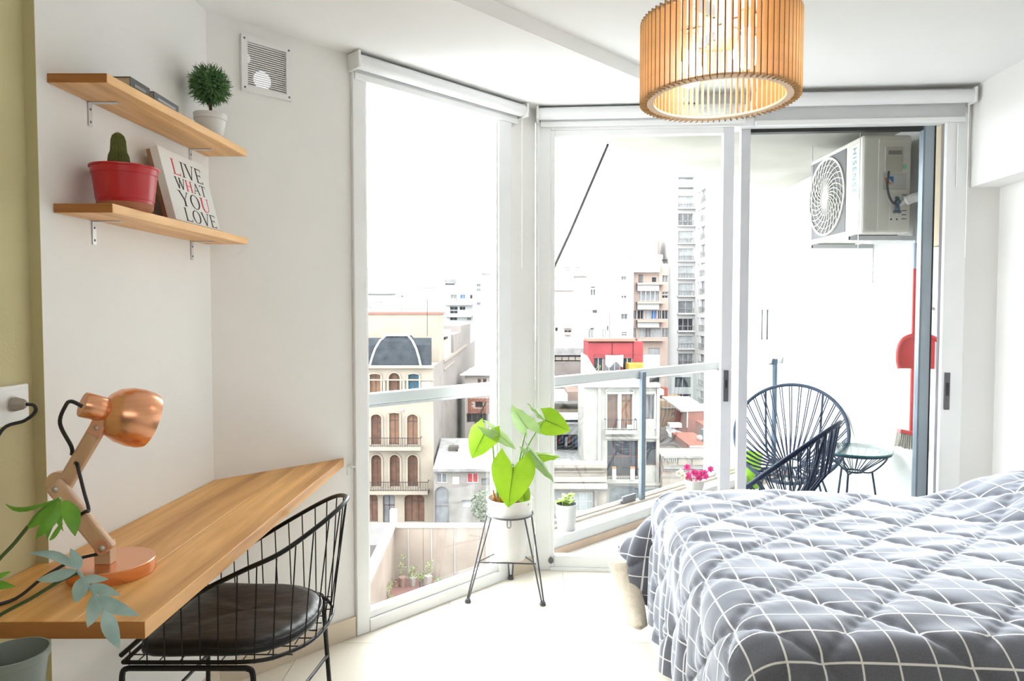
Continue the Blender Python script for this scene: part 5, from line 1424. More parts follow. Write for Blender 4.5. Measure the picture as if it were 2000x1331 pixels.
# street and ground
struct(MB().prism([(-160, 8), (220, 8), (220, 500), (-160, 500)], GZ - .3, GZ).build('ground_street', C_ASPH))
struct(MB().box(-60, 120, 58.5, 61.9, GZ, GZ + .15).build('ground_sidewalk', cmat('pavement', (.48, .46, .44))))

# ---- ornate building with slate mansard
def mansard_house():
    Y = 62.0
    f = facade(676, 846, 716, Y)
    wd = (P_WOOD, F_DARK, 2, .72); wl_ = (P_WOODL, F_DARK, 2, .74)
    win(f, 721, 745, 729, 769, (P_WOODL, F_DARK, 2, .78), .35); win(f, 758, 783, 727, 769, (P_WOOD, F_DARK, 3, .62), 1); win(f, 796, 820, 729, 769, (P_TEAL, F_DARK, 2, .7), .35)
    win(f, 723.5, 747, 808, 869, wd, .8); win(f, 759, 782, 805, 869, wl_, .3); win(f, 794, 818, 808, 869, wl_, .8)
    win(f, 724, 747, 887, 951, wd, 1); win(f, 760, 783, 887, 951, wd, 1); win(f, 795, 818, 887, 951, wd, 1)
    win(f, 713, 738, 965, 1020, wd, .7); win(f, 748, 771, 965, 1023, (P_MID, F_DARK, 2, .6), .7); win(f, 790, 829, 965, 1020, (P_WOOD, F_DARK, 3, .7), .5)
    win(f, 686, 709, 729, 769, wd, .35); win(f, 688, 711, 808, 869, wd, .6); win(f, 688, 711, 887, 951, wd, 1)
    t = building('apartment_house', 'cream ornate house with arched windows and a dark slate mansard roof', 'building', f, 9.7, C_CREAM, side=C_GREYW)
    # arch surrounds, cornices, balconies
    for (x0, x1, y0, y1, ar) in ((721, 745, 729, 769, .35), (758, 783, 727, 769, 1), (796, 820, 729, 769, .35), (723.5, 747, 808, 869, .8), (759, 782, 805, 869, .3), (794, 818, 808, 869, .8), (724, 747, 887, 951, 1), (760, 783, 887, 951, 1), (795, 818, 887, 951, 1)):
        u0, u1, v0, v1 = f.rect(x0, x1, y0, y1); hr = min((u1 - u0) / 2, (v1 - v0) * .8) * ar
        arc = [(u0, v0), (u0, v1 - hr)] + [((u0 + u1) / 2 - (u1 - u0) / 2 * cos(pi * k / 10), v1 - hr + hr * sin(pi * k / 10)) for k in range(1, 10)] + [(u1, v1 - hr), (u1, v0)]
        b = MB()
        for p, q in zip(arc, arc[1:]):
            if p != q: b.bar(f.P(p[0], p[1], .06), f.P(q[0], q[1], .06), .16, .14, up=tuple(f.n))
        b.build('surround', C_CREAM, t)
    for (x0, x1, y0, y1, w) in ((676, 848, 714, 719, .45), (676, 848, 741, 743.5, .15), (690, 846, 776, 779, .25)): fblock(f, t, 'cornice', C_CREAM, x0, x1, y0, y1, 0, w)
    for x in (751, 789): fblock(f, t, 'column', C_CREAM, x - 2.2, x + 2.2, 744, 770, 0, .25)
    u0, u1, v0, v1 = f.rect(824, 841, 746, 765)
    me = MB().hexa([f.P(u, v, w) for v in (v0, v1) for (u, w) in ((u0, 0), (u1, 0), (u1, .08), (u0, .08))]).build('plaque', F_WHITE, t)
    MB().lathe(f.P((u0 + u1) / 2, (v0 + v1) / 2, .08), [(0, 0), (.18, 0), (.16, .05), (0, .06)], 16, axis=tuple(f.n)).build('medallion', mat('dull_red_medallion', (.45, .10, .12), .7), me)
    u, v = f.uv(787, 801.5)
    MB().lathe(f.P(u, v, .0), [(0, 0), (.16, 0), (.14, .08), (0, .1)], 14, axis=tuple(f.n)).build('medallion', mat('dull_red_medallion', (.45, .10, .12), .7), t)
    # bowed shade over the middle
    balcony(f, t, 712, 824, 853, 870, 877, .9, C_CREAM, C_IRON, .2)
    balcony(f, t, 690, 838, 938, 955, 962, .9, C_CREAM, C_IRON, .22)
    fblock(f, t, 'shop_awning', F_WHITE, 800, 826, 1024, 1032, .1, 1.2)
    # mansard roof: curved slate front with pale hips
    zb = f.H; u0, u1 = 0, f.W; prof = [(0, 0), (.25, .6), (.45, 1.2), (.6, 1.9), (1.2, 2.55)]
    b = MB()
    for (p, q) in zip(prof, prof[1:]):
        b.add([f.P(u0, zb + p[1], -p[0] - .2), f.P(u1 - .3, zb + p[1], -p[0] - .2), f.P(u1 - .3, zb + q[1], -q[0] - .2), f.P(u0, zb + q[1], -q[0] - .2)], [(0, 1, 2, 3)])
    b.add([f.P(u1 - .3, zb, -.2)] + [f.P(u1 - .3, zb + p[1], -p[0] - .2) for p in prof] + [f.P(u1 - .3, zb, -1.4)], [tuple(range(len(prof) + 2))])
    # keep the flanks lower than the domed centre
    b.build('flank_roof', C_SLATE, t, fix=False)
    c0, c1 = f.uv(722, 690)[0], f.uv(822, 690)[0]
    b = MB(); hp = MB(); pf = [(0, 0, 0), (.12, .8, .25), (.3, 1.6, .6), (.55, 2.3, 1.1), (1.0, 2.75, 1.75)]
    for (p, q) in zip(pf, pf[1:]):
        A = [f.P(c0 + p[2] * .75, zb + p[1], .05 - p[0]), f.P(c1 - p[2] * .75, zb + p[1], .05 - p[0]), f.P(c1 - q[2] * .75, zb + q[1], .05 - q[0]), f.P(c0 + q[2] * .75, zb + q[1], .05 - q[0])]
        b.add(A, [(0, 1, 2, 3)])
        b.add([A[1], A[1] - V(f.n) * 2.2, A[2] - V(f.n) * 2.2, A[2]], [(0, 1, 2, 3)]); b.add([A[0], A[3], A[3] - V(f.n) * 2.2, A[0] - V(f.n) * 2.2], [(0, 1, 2, 3)])
        hp.bar(A[0], A[3], .13); hp.bar(A[1], A[2], .13)
    b.build('dome_roof', C_SLATE, t, fix=False); hp.build('hip_flashing', F_WHITE, t)
    top = [f.P(c0 + 1.2, zb + 2.75, -.95), f.P(c1 - 1.2, zb + 2.75, -.95)]
    MB().bar(top[0] + V((0, 0, .08)), top[1] + V((0, 0, .08)), .5, .2).build('ridge', F_WHITE, t)
    # attic wall behind the dome and long rear wing with greige party wall
    a = facade(676, 846, 640, 67.5, GZ); a.H = a.H
    MB().hexa([f.P(u, v, w) for v in (f.H, f.H + 4.75) for (u, w) in ((0, -5.2), (f.W, -5.2), (f.W, -9.7), (0, -9.7))]).build('attic', C_CREAM, t)
    MB().hexa([f.P(u, v, w) for v in (f.H + 4.75, f.H + 4.95) for (u, w) in ((-.2, -5.0), (f.W + .1, -5.0), (f.W + .1, -9.7), (-.2, -9.7))]).build('attic_coping', cmat('red_coping', (.50, .22, .18)), t)
    x0, x1 = f.P(0, 0).x, f.P(f.W, 0).x
    MB().box(x0, x1, 71.7, 132, GZ, -3.75).build('rear_wing', C_GREYW, t)
    MB().box(x0, x1 + .12, 71.7, 108, -3.75, -3.45).build('parapet', C_CORN, t)
    MB().box(x1 - .5, x1 + .1, 71.75, 84, -4.6, -4.45).build('ledge', C_CORN, t)
    # white roof room with red door
    r = Face((x1 - 4.5, 73.2, -3.75), (1, 0, 0), 4.5, 3.35)
    ro = MB().box(x1 - 4.5, x1 - .35, 73.2, 84, -3.75, -.55)
    ro.build('roof_room', C_WHITE, t)
    q = Face((x1 - .35, 73.2, -3.75), (0, 1, 0), 10.8, 3.2)
    dr = MB().hexa([q.P(u, v, w) for v in (0.3, 2.3) for (u, w) in ((1.5, 0), (4.3, 0), (4.3, .06), (1.5, .06))]).build('door', mat('faded_red_door', (.45, .20, .15), .7), t)
    MB().hexa([q.P(u, v, w) for v in (2.3, 2.55) for (u, w) in ((1.4, 0), (4.4, 0), (4.4, .25), (1.4, .25))]).build('door_hood', C_DARK, dr)
    for (y0, y1, zt) in ((84, 96, -1.2), (96, 118, -.3)):
        MB().box(x1 - 3, x1 - .02, y0, y1, -3.75, zt).build('parapet_wall', C_GREYW, t)
    MB().tube([f.P(c0 + 5.0, zb + 2.7, -2), f.P(c0 + 5.0, zb + 6.2, -2)], .03, 5).build('antenna', C_IRON, t)
mansard_house()

def plain_house():
    f = facade(500, 673, 742, 62.0)
    for i in range(3):
        for j, (y0, y1) in enumerate(((770, 815), (858, 905), (945, 1000))): win(f, 528 + i * 48, 550 + i * 48, y0, y1, (P_WOOD if (i + j) % 2 else P_MID, F_DARK, 2, .7))
    t = building('plain_house', 'plain cream terraced house adjoining the mansard house on its far side', 'building', f, 9, C_BEIGE)
    fblock(f, t, 'cornice', C_BEIGE, 500, 673, 742, 748, 0, .4)
    for y in (815, 905): fblock(f, t, 'string_course', C_BEIGE, 500, 673, y + 6, y + 10, 0, .25)
plain_house()

# ---- low grey house on the corner of the lane
def grey_house():
    f = facade(847, 962, 914, 60.0)
    win(f, 852, 873, 925, 945, (P_MID, F_WHITE, 2, .0)); win(f, 912, 934, 925, 945, (P_RED, F_WHITE, 2, 0)); win(f, 849, 877, 951, 1034, (P_MID, C_GREY, 1, .55), 1)
    win(f, 902, 923, 977, 992, (P_LITE, F_WHITE, 1, 0)); win(f, 940, 956, 935, 948, (P_MID, C_GREY, 1, 0))
    t = building('grey_house', 'low grey plastered house with one red shuttered window and sloping tin roof', 'building', f, 7, C_GREY)
    b = MB(); H = f.H
    b.add([f.P(0, H, .5), f.P(f.W + .3, H, .5), f.P(f.W + .3, H + 1.35, -7), f.P(0, H + 1.35, -7), f.P(0, H - .25, .5), f.P(f.W + .3, H - .25, .5), f.P(f.W + .3, H, -7), f.P(0, H, -7)], [(0, 1, 2, 3), (4, 5, 1, 0), (5, 6, 2, 1), (7, 4, 0, 3), (6, 7, 3, 2)])
    b.build('roof', C_TIN, t)
    rnd = random.Random(3)
    for (px, py, s, m) in ((872, 880, .9, F_WHITE), (886, 872, 1.5, C_TIND), (898, 878, 1.1, F_WHITE), (868, 893, .7, C_TIN), (925, 890, 1.3, C_TIN)):
        x, z = xz(px, py, 64); MB().box(x - s * .3, x + s * .3, 63.6, 64.6, f.P(0, f.H).z, z).build('chimney', m, t)
    fblock(f, t, 'faded_panel', F_WHITE, 884, 897, 932, 946, 0, .05)
    u, v = f.uv(942, 1000); rnd = random.Random(8); b = MB()
    return t
grey_house()
# a street tree beside the grey house
def street_tree(label, x, y, h, r, n, seed):
    t = thing('street_tree', label, 'tree', (x, y, GZ)); rnd = random.Random(seed)
    MB().tube([(x, y, GZ), (x + .05, y, GZ + h * .5), (x, y, GZ + h * .8)], [.14, .10, .05], 7).build('trunk', M_BARK, t)
    b = MB()
    for i in range(n):
        d = V((rnd.gauss(0, 1), rnd.gauss(0, 1), rnd.gauss(0, 1))).normalized() * (r * rnd.random() ** .4)
        p = V((x, y, GZ + h * .75)) + V((d.x, d.y, d.z * 1.3)); a = V((rnd.gauss(0, 1), rnd.gauss(0, 1), rnd.gauss(0, 1))).normalized() * .16; c = a.orthogonal().normalized() * .08
        b.add([p - a, p + c, p + a, p - c], [(0, 1, 2, 3)])
    tag(b.build('foliage', mat('grey_green_foliage', (.06, .075, .05), .8, noise=.3, scale=2), t, fix=False), kind='stuff')
street_tree('slim grey green street tree by the corner of the grey house', at(944, 1000, 57.3).x, 57.3, 5.0, 1.1, 500, 5)

# ---- brick house behind it
def brick_house():
    f = facade(908, 962, 731, 88)
    win(f, 931.5, 940, 740, 752, (P_WOOD, F_WHITE, 1, 0)); win(f, 942, 951, 740, 752, (P_WOOD, F_WHITE, 1, 0)); win(f, 928, 943, 785, 797, (C_DARK, C_REDB, 1, 0))
    win(f, 911, 953, 808, 826, (C_DARK, C_GREY, 4, 0))
    t = building('brick_house', 'unfinished orange brick house with a square black opening beyond the lane', 'building', f, 10, C_BEIGE, roof=None)
    # courses of brick on the bare panel
    u0, u1, v0, v1 = f.rect(914, 956, 779, 808); b = MB(); o = f.rect(928, 943, 785, 797); r = 0; v = v0
    while v < v1:
        u = u0 - (.25 if r % 2 else 0)
        while u < u1:
            a, c = max(u, u0), min(u + .48, u1)
            if c > a + .05 and not (c > o[0] - .05 and a < o[1] + .05 and v + .2 > o[2] and v < o[3]):
                b.hexa([f.P(x, z, w) for z in (v + .01, v + .2) for (x, w) in ((a, 0), (c - .03, 0), (c - .03, .05), (a, .05))])
            u += .5
        v += .22; r += 1
    tag(b.build('brick_courses', cmat('orange_brick', (.50, .19, .12), .2, 2), t), kind='stuff')
    b = MB(); H = f.H
    b.add([f.P(-.6, H, .6), f.P(f.W, H, .6), f.P(f.W, H + 1.0, -4), f.P(1.6, H + 1.0, -4), f.P(-.6, H - .15, .6), f.P(f.W, H - .15, .6)], [(0, 1, 2, 3), (4, 5, 1, 0)])
    b.build('roof', F_WHITE, t)
    MB().tube([at(950, 785, 87), at(926, 832, 87)], .10, 5).build('leaning_pole', C_IRON, t)
    return t
brick_house()

# ---- terrace below with pink floor, pale walls and pots
def terrace():
    zf = -12.45; t = thing('roof_terrace', 'rooftop terrace with pale stained walls and worn pink floor below the tall window', 'terrace', (-4, 34, zf))
    C_PALE = cmat('pale_pink_wall', (.60, .50, .42), .13, .8)
    MB().box(-6.9, 3.2, 29.5, 35.4, GZ, zf).build('floor', cmat('worn_pink_tile', (.36, .19, .165), .2, 1.2), t)
    for i in range(6): MB().box(-6.2 + i * 1.6, -6.2 + i * 1.6 + 1.585, 35.0, 35.4, zf, -9.75).build('wall_panel', C_PALE, t)
    MB().box(-6.3, 3.3, 34.95, 35.45, -9.75, -9.62).build('coping', cmat('pale_coping', (.72, .65, .58)), t)
    b = MB()
    p0, p1 = V((-6.15, 35.2, -9.6)), V((-6.05, 27.8, -12.3))
    MB().hexa([(-6.45, 35.3, zf - 3), (-6.1, 35.3, zf - 3), (-5.95, 27.5, zf - 3), (-6.3, 27.5, zf - 3), (-6.45, 35.3, -9.75), (-6.1, 35.3, -9.75), (-5.95, 27.5, -9.95), (-6.3, 27.5, -9.95)]).build('side_wall', C_PALE, t)
    MB().hexa([(-6.5, 35.3, -9.75), (-6.05, 35.3, -9.75), (-5.9, 27.5, -9.95), (-6.35, 27.5, -9.95), (-6.5, 35.3, -9.6), (-6.05, 35.3, -9.6), (-5.9, 27.5, -9.8), (-6.35, 27.5, -9.8)]).build('side_coping', cmat('white_coping', (.74, .71, .66)), t)
    MB().box(-6.38, -6.05, 35.2, 35.6, -9.6, -8.9).build('post', cmat('white_coping', (.74, .71, .66)), t)
    MB().box(-9.5, -6.5, 36, 40, GZ, -11).build('neighbour_roof', C_ASPH, t)
    for i in range(7):
        x = -5.4 + i * 1.2
        MB().box(x, x + .06, 34.96, 35.0, zf + .3, -9.8).build('drain_stain', cmat('white_coping', (.74, .71, .66)), t)
    M_TP = [cmat('pale_pink_pot', (.55, .36, .31)), cmat('white_pot_far', (.66, .60, .55)), cmat('grey_pot_far', (.30, .27, .25))]
    M_TL = mat('dusty_green_leaf', (.07, .10, .03), .7, col2=(.14, .18, .06), noise=.2, scale=2)
    spec = [(786, 1138, .36, 0, 1.1, 'tall thin plant in pink pot nearest the parapet on the terrace'), (806, 1140, .34, 1, .5, 'small plant in pale pot second from the parapet on the terrace'), (822, 1137, .22, 2, .25, 'grey tub with a low plant on the terrace'),
            (836, 1134, .42, 1, .7, 'bushy plant in square white planter on the terrace'), (855, 1139, .16, 1, .12, 'tiny white pot beside the dark trough on the terrace')]
    for i, (px, py, s, mi, h, lab) in enumerate(spec):
        x = at(px, py, 34.1 + .0 * i).x; y = 34.1
        p = thing('terrace_plant', lab, 'plant', (x, y, zf))
        MB().lathe((x, y, zf), [(0, 0), (s * .36, 0), (s * .5, s * 1.1), (s * .54, s * 1.12), (s * .54, s * 1.3), (0, s * 1.3)], 14 if mi != 1 else 4).build('pot', M_TP[mi], p)
        b = MB(); rnd = random.Random(i)
        for k in range(60):
            a = rnd.uniform(0, 6.28); q = V((x + rnd.gauss(0, s * .3), y + rnd.gauss(0, .1), zf + s * 1.3 + rnd.random() * h)); e = V((cos(a) * .10, sin(a) * .06, .07))
            b.add([q, q + e * .6 + V((.03, 0, 0)), q + e, q + e * .5 - V((.03, 0, 0))], [(0, 1, 2, 3)])
        tag(b.build('foliage', M_TL, p, fix=False), kind='stuff')
    x = at(896, 1128, 33.6).x; p = thing('planter_trough', 'dark long trough at the foot of the pale terrace wall', 'planter', (x, 33.6, zf))
    MB().box(x - 1.0, x + 1.0, 33.4, 33.9, zf, zf + .42).build('trough', cmat('dark_trough', (.16, .15, .15)), p, bevel=.03)
    MB().box(x - .94, x + .94, 33.46, 33.84, zf + .42, zf + .43).build('soil', C_DARK, p)
    for i, (px, lab) in enumerate(((762, 'creeper climbing the terrace side wall nearest the window'), (752, 'second low creeper at the foot of the terrace side wall'))):
        y = 31.0 - i * 1.7; x = -5.75; p = thing('climbing_plant', lab, 'plant', (x, y, zf)); b = MB(); rnd = random.Random(20 + i)
        for k in range(130):
            q = V((x + abs(rnd.gauss(0, .12)), y + rnd.gauss(0, .3), zf + rnd.random() ** 1.4 * (1.4 - i * .7))); a = rnd.uniform(0, 6.28); e = V((.08 * cos(a), .05, .08 * sin(a)))
            b.add([q, q + e * .5 + V((0, 0, .04)), q + e, q + e * .5 - V((0, 0, .04))], [(0, 1, 2, 3)])
        tag(b.build('foliage', M_TL, p, fix=False), kind='stuff')
        MB().tube([(x, y, zf), (x, y, zf + 1.0 - i * .5)], .02, 5).build('stem', M_BARK, p)
terrace()

# ---- far white blocks beyond
def far_block(label, px0, px1, pyt, Y, depth=20, wins=(), m=C_FARW, bottom=GZ, extra=None, name='apartment_block'):
    f = facade(px0, px1, pyt, Y, bottom)
    for w in wins: win(f, *w)
    t = building(name, label, 'building', f, depth, m)
    if extra: extra(f, t)
    return t
WM = (P_MID, F_WHITE, 2, 0); WD = (P_DARK, F_WHITE, 2, 0); WL = (P_LITE, F_WHITE, 2, 0); WB = (P_BLUE, F_WHITE, 2, 0); W1 = (P_MID, F_WHITE, 1, 0)
far_block('far white block with a dark ledge at the edge of the tall window', 690, 774, 573, 200, 9, wins=[(731, 738, 590, 603, WL), (739, 748, 590, 604, WL), (736, 748, 615, 628, WL), (755, 762, 611, 623, W1), (722, 725, 600, 603, W1)],
          extra=lambda f, t: fblock(f, t, 'ledge', cmat('grey_ledge', (.45, .45, .44)), 714, 773, 572, 575, 0, 1.2))
far_block('far wide blank white wall block behind the mansard house', 766, 876, 561, 210, wins=[(784, 787, 578, 581, W1)],
          extra=lambda f, t: (fblock(f, t, 'water_tank', C_FARW, 792, 812, 545, 561, -4, -1), fblock(f, t, 'roof_strip', P_LITE, 812, 852, 559, 562, -2, .3)))
def _e(f, t):
    fblock(f, t, 'roof_box', C_TIN, 867, 891, 545, 554, -4, -.5); fblock(f, t, 'roof_opening', P_DARK, 869, 886, 554, 557, -4, -.4)
    for y in (594, 617): fblock(f, t, 'balcony', C_FARW, 870, 922, y, y + 2.5, 0, 2)
    fblock(f, t, 'downpipe', C_TIN, 891, 892, 575, 590, 0, .3)
far_block('far white block with blue window and stacked balconies', 868, 928, 557, 190, wins=[(880, 891, 576, 584, WM), (899, 909, 576, 584, WB), (918, 923, 576, 584, (P_DARK, F_WHITE, 1, 0)), (879, 894, 599, 606, WD), (898, 909, 599, 606, WD), (879, 894, 607, 613, WD), (879, 893, 620, 626, WD), (912, 920, 620, 626, WM)], extra=_e)
far_block('far tall white block at the right of the tall window', 924, 985, 534, 170, wins=[(931, 939, 555, 561, WM), (931, 939, 564, 570, WM), (931, 939, 591, 597, W1)], extra=lambda f, t: fblock(f, t, 'roof_edge', C_TIN, 941, 985, 533, 536, -1, .4))
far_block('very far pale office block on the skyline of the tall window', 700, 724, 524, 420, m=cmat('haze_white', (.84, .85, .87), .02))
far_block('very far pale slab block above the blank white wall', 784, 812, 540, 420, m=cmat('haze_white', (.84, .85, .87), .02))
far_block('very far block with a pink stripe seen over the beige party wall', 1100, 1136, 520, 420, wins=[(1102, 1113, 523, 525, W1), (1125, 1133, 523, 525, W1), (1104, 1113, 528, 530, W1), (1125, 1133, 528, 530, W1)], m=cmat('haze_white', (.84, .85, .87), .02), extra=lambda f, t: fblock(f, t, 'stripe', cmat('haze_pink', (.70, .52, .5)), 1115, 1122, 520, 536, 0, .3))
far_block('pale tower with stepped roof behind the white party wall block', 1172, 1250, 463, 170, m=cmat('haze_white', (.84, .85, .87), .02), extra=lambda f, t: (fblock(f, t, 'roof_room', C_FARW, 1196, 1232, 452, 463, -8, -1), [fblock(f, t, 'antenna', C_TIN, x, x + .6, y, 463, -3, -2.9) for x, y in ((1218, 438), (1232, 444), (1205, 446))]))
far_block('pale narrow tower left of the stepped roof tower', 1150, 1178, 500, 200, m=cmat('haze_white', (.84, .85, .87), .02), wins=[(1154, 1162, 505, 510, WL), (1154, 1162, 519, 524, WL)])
def mast():
    p = at(1156, 478, 260); q = at(1156, 428, 260)
    t = thing('radio_mast', 'faint lattice radio mast on the skyline beside the cable', 'mast', (p.x, p.y, GZ))
    b = MB(); b.tube([(p.x - .8, 260, GZ), (p.x - .3, 260, q.z)], .10, 4); b.tube([(p.x + .8, 260, GZ), (p.x + .3, 260, q.z)], .10, 4)
    z = p.z - 4
    while z < q.z: b.tube([(p.x - .5, 260, z), (p.x + .5, 260, z + 1.2)], .07, 4); z += 1.4
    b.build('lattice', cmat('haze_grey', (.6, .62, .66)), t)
mast()

# ---- beige party wall building
def beige():
    f = facade(1076, 1147, 540, 95)
    win(f, 1084, 1090, 640, 648, (P_DARK, F_WHITE, 1, 0)); win(f, 1102, 1116, 645, 650, (P_DARK, C_BEIGE, 2, 0))
    t = building('party_wall_building', 'beige building showing a stained blank party wall with two air conditioners', 'building', f, 14, C_BEIGE)
    fblock(f, t, 'lift_room', C_FARW, 1078, 1120, 540, 568, .05, .35)
    fblock(f, t, 'coping', C_TIN, 1120, 1147, 538.5, 541, -1, .25)
    fblock(f, t, 'conditioner_shelf', F_WHITE, 1101, 1117, 638, 641, 0, .9); fblock(f, t, 'conditioner_box', F_WHITE, 1103, 1115, 651, 654, 0, .7)
    return t
beige()
def white_party():
    f = facade(1147, 1238, 517, 105)
    for r in ((1154, 1162, 560, 563), (1154, 1157, 566, 577), (1159, 1162, 566, 577), (1157, 1166, 606, 612.5), (1153, 1159.5, 641, 645), (1213.5, 1223.5, 540, 548), (1214, 1217.5, 578, 583), (1219, 1223, 578, 583), (1213, 1225.5, 613.5, 624.5), (1214, 1224, 649, 651.5), (1214, 1224, 653, 656), (1185.5, 1188, 637, 646)): win(f, *r, (P_MID, F_WHITE, 2 if r[1] - r[0] > 9 else 1, 0))
    t = building('white_party_wall_building', 'plain white party wall building with scattered small windows', 'building', f, 16, C_FARW)
    fblock(f, t, 'recess_strip', C_WHITE, 1191, 1192.5, 517, 680, 0, .2)
    fblock(f, t, 'roof_gable', C_WHITE, 1190, 1206, 514, 518, -2, .1)
    for x in (1151, 1177): fblock(f, t, 'vent_strip', P_LITE, x, x + 2, 643, 660, 0, .1); fblock(f, t, 'vent_strip', P_LITE, x + 5, x + 7, 643, 660, 0, .1)
white_party()
def pink():
    Y = 107; f = facade(1236, 1306, 515, Y)
    win(f, 1247, 1287, 537, 552, (C_PINK, C_PINK, 1, 0)); win(f, 1293.5, 1305, 538, 552, WM); win(f, 1293, 1305, 570, 576, WM); win(f, 1293, 1305, 577, 583, WD)
    for (a, b, k) in ((1236.5, 1243, WD), (1245, 1257, WD), (1260, 1271, WL), (1272, 1283, WB), (1285, 1292, WD), (1293, 1305, WD)): win(f, a, b, 606, 624, k)
    for (a, b, k) in ((1236.5, 1242, WM), (1247, 1259, WL), (1260, 1272, WM), (1273, 1291, WL), (1293, 1305, WM)): win(f, a, b, 641, 660, k)
    win(f, 1248, 1287, 570, 588, WL); win(f, 1266, 1288, 680, 702, WL)
    t = building('pink_block', 'salmon pink apartment block with recessed balcony bands beside the white tower', 'building', f, 14, C_PINK)
    fblock(f, t, 'roof_block', C_PINK, 1249, 1296, 497, 515, -6, -.5); fblock(f, t, 'roof_block', C_PINK, 1251, 1290, 466, 497, -9, -2); fblock(f, t, 'chimney', C_PINK, 1288, 1296, 457, 497, -7, -3)
    win_ = fblock(f, t, 'roof_window', P_DARK, 1293, 1303, 507, 511, -.05, .05)
    fblock(f, t, 'white_front', C_WHITE, 1236, 1287, 518, 533, 0, .9)
    for y in (553.5, 590, 626, 662.5): fblock(f, t, 'balcony_slab', C_PINK, 1242, 1293, y, y + 3.5, 0, 1.3)
    for (y0, y1) in ((555, 569), (591, 605), (628, 640)): fblock(f, t, 'white_front', C_WHITE, 1243, 1285, y0 + 2, y1, .05, .9)
    for i in range(5): fblock(f, t, 'railing_bar', F_WHITE, 1249 + i * 9, 1250 + i * 9, 570, 590, 1.0, 1.1)
    fblock(f, t, 'room_door', P_DARK, 1274, 1282, 542, 552, -.28, -.22); fblock(f, t, 'room_curtain', P_MID, 1247.5, 1256, 537, 552, -.28, -.2)
pink()
def tower():
    Y = 108.0; f = facade(1307, 1358, 343, Y)
    kinds = [WL, WM, WL, WL, WL, WL, WM, WD, WL, WM]
    win(f, 1325, 1355, 346, 351.5, (P_MID, F_WHITE, 1, 0)); win(f, 1325, 1355, 365.5, 371, (P_MID, F_WHITE, 1, 0))
    for i in range(10):
        y = 383 + 34.2 * i; win(f, 1324.5, 1354, y, y + 24, (kinds[i][0], F_WHITE, 3 if i % 2 else 2, .38))
    for i in range(2): win(f, 1318, 1350, 737 + i * 33, 758 + i * 33, WD)
    t = building('white_tower', 'tall white apartment tower with a column of wide balcony windows', 'building', f, 16, C_WHITE)
    for i in range(10):
        y = 383 + 34.2 * i; fblock(f, t, 'balcony_ledge', C_WHITE, 1322, 1357, y + 24, y + 26.5, 0, .7)
        b = MB(); u0, u1, v0, v1 = f.rect(1325, 1354, y + 14.5, y + 24)
        b.bar(f.P(u0, v1, .1), f.P(u1, v1, .1), .07)
        for k in range(6): u = u0 + (u1 - u0) * k / 5; b.bar(f.P(u, v0, .1), f.P(u, v1, .1), .05)
        b.build('railing', C_TIN, t, fix=False)
    # wing that steps forward, its long side turned to the balcony
    X = f.P(f.W, 0).x; y0 = 86.0
    g = Face((X, Y, GZ), (0, -1, 0), Y - y0, 25.5 - GZ)
    g.H = f.H + .2
    yy = lambda px: X * 1333.0 / (px - 1000)
    mb = MB()
    rows = []
    for i in range(13):
        zc = f.rect(1325, 1354, 383 + 34.2 * i, 383 + 34.2 * i + 24)
        rows.append((zc[2], zc[3]))
    cols = [(1361.5, 1364, P_LITE, 1), (1366.5, 1375.5, P_MID, 2), (1381.5, 1392, P_MID, 2), (1394.5, 1398.5, P_LITE, 1)]
    for ri, (v0, v1) in enumerate(rows):
        for (xa, xb, pm, nm) in cols:
            ua, ub = Y - yy(xa), Y - yy(xb)
            g.op.append((min(ua, ub), max(ua, ub), v0 + .15, v1 + .15, 0, (pm if (ri + nm) % 3 else P_LITE, F_WHITE, nm, .38)))
    g.wall(mb)
    mb.add([g.P(g.W, 0), g.P(g.W, g.H), g.P(g.W, g.H, -9), g.P(g.W, 0, -9)], [(0, 1, 2, 3)])
    mb.add([g.P(0, g.H), g.P(g.W, g.H), g.P(g.W, g.H, -9), g.P(0, g.H, -9)], [(0, 1, 2, 3)])
    mb.build('wing', C_WHITE, t, fix=False); g.windows(t)
    for (v0, v1) in rows:
        b = MB()
        for (xa, xb, pm, nm) in cols[1:3]:
            ua, ub = Y - yy(xa), Y - yy(xb); vt = v0 + .95
            b.bar(g.P(ua, vt, .12), g.P(ub, vt, .12), .06); b.bar(g.P(ua, v0 + .2, .12), g.P(ub, v0 + .2, .12), .06)
            for k in range(7): u = ua + (ub - ua) * k / 6; b.bar(g.P(u, v0 + .15, .12), g.P(u, vt, .12), .045)
        b.build('railing', C_TIN, t, fix=False)
tower()

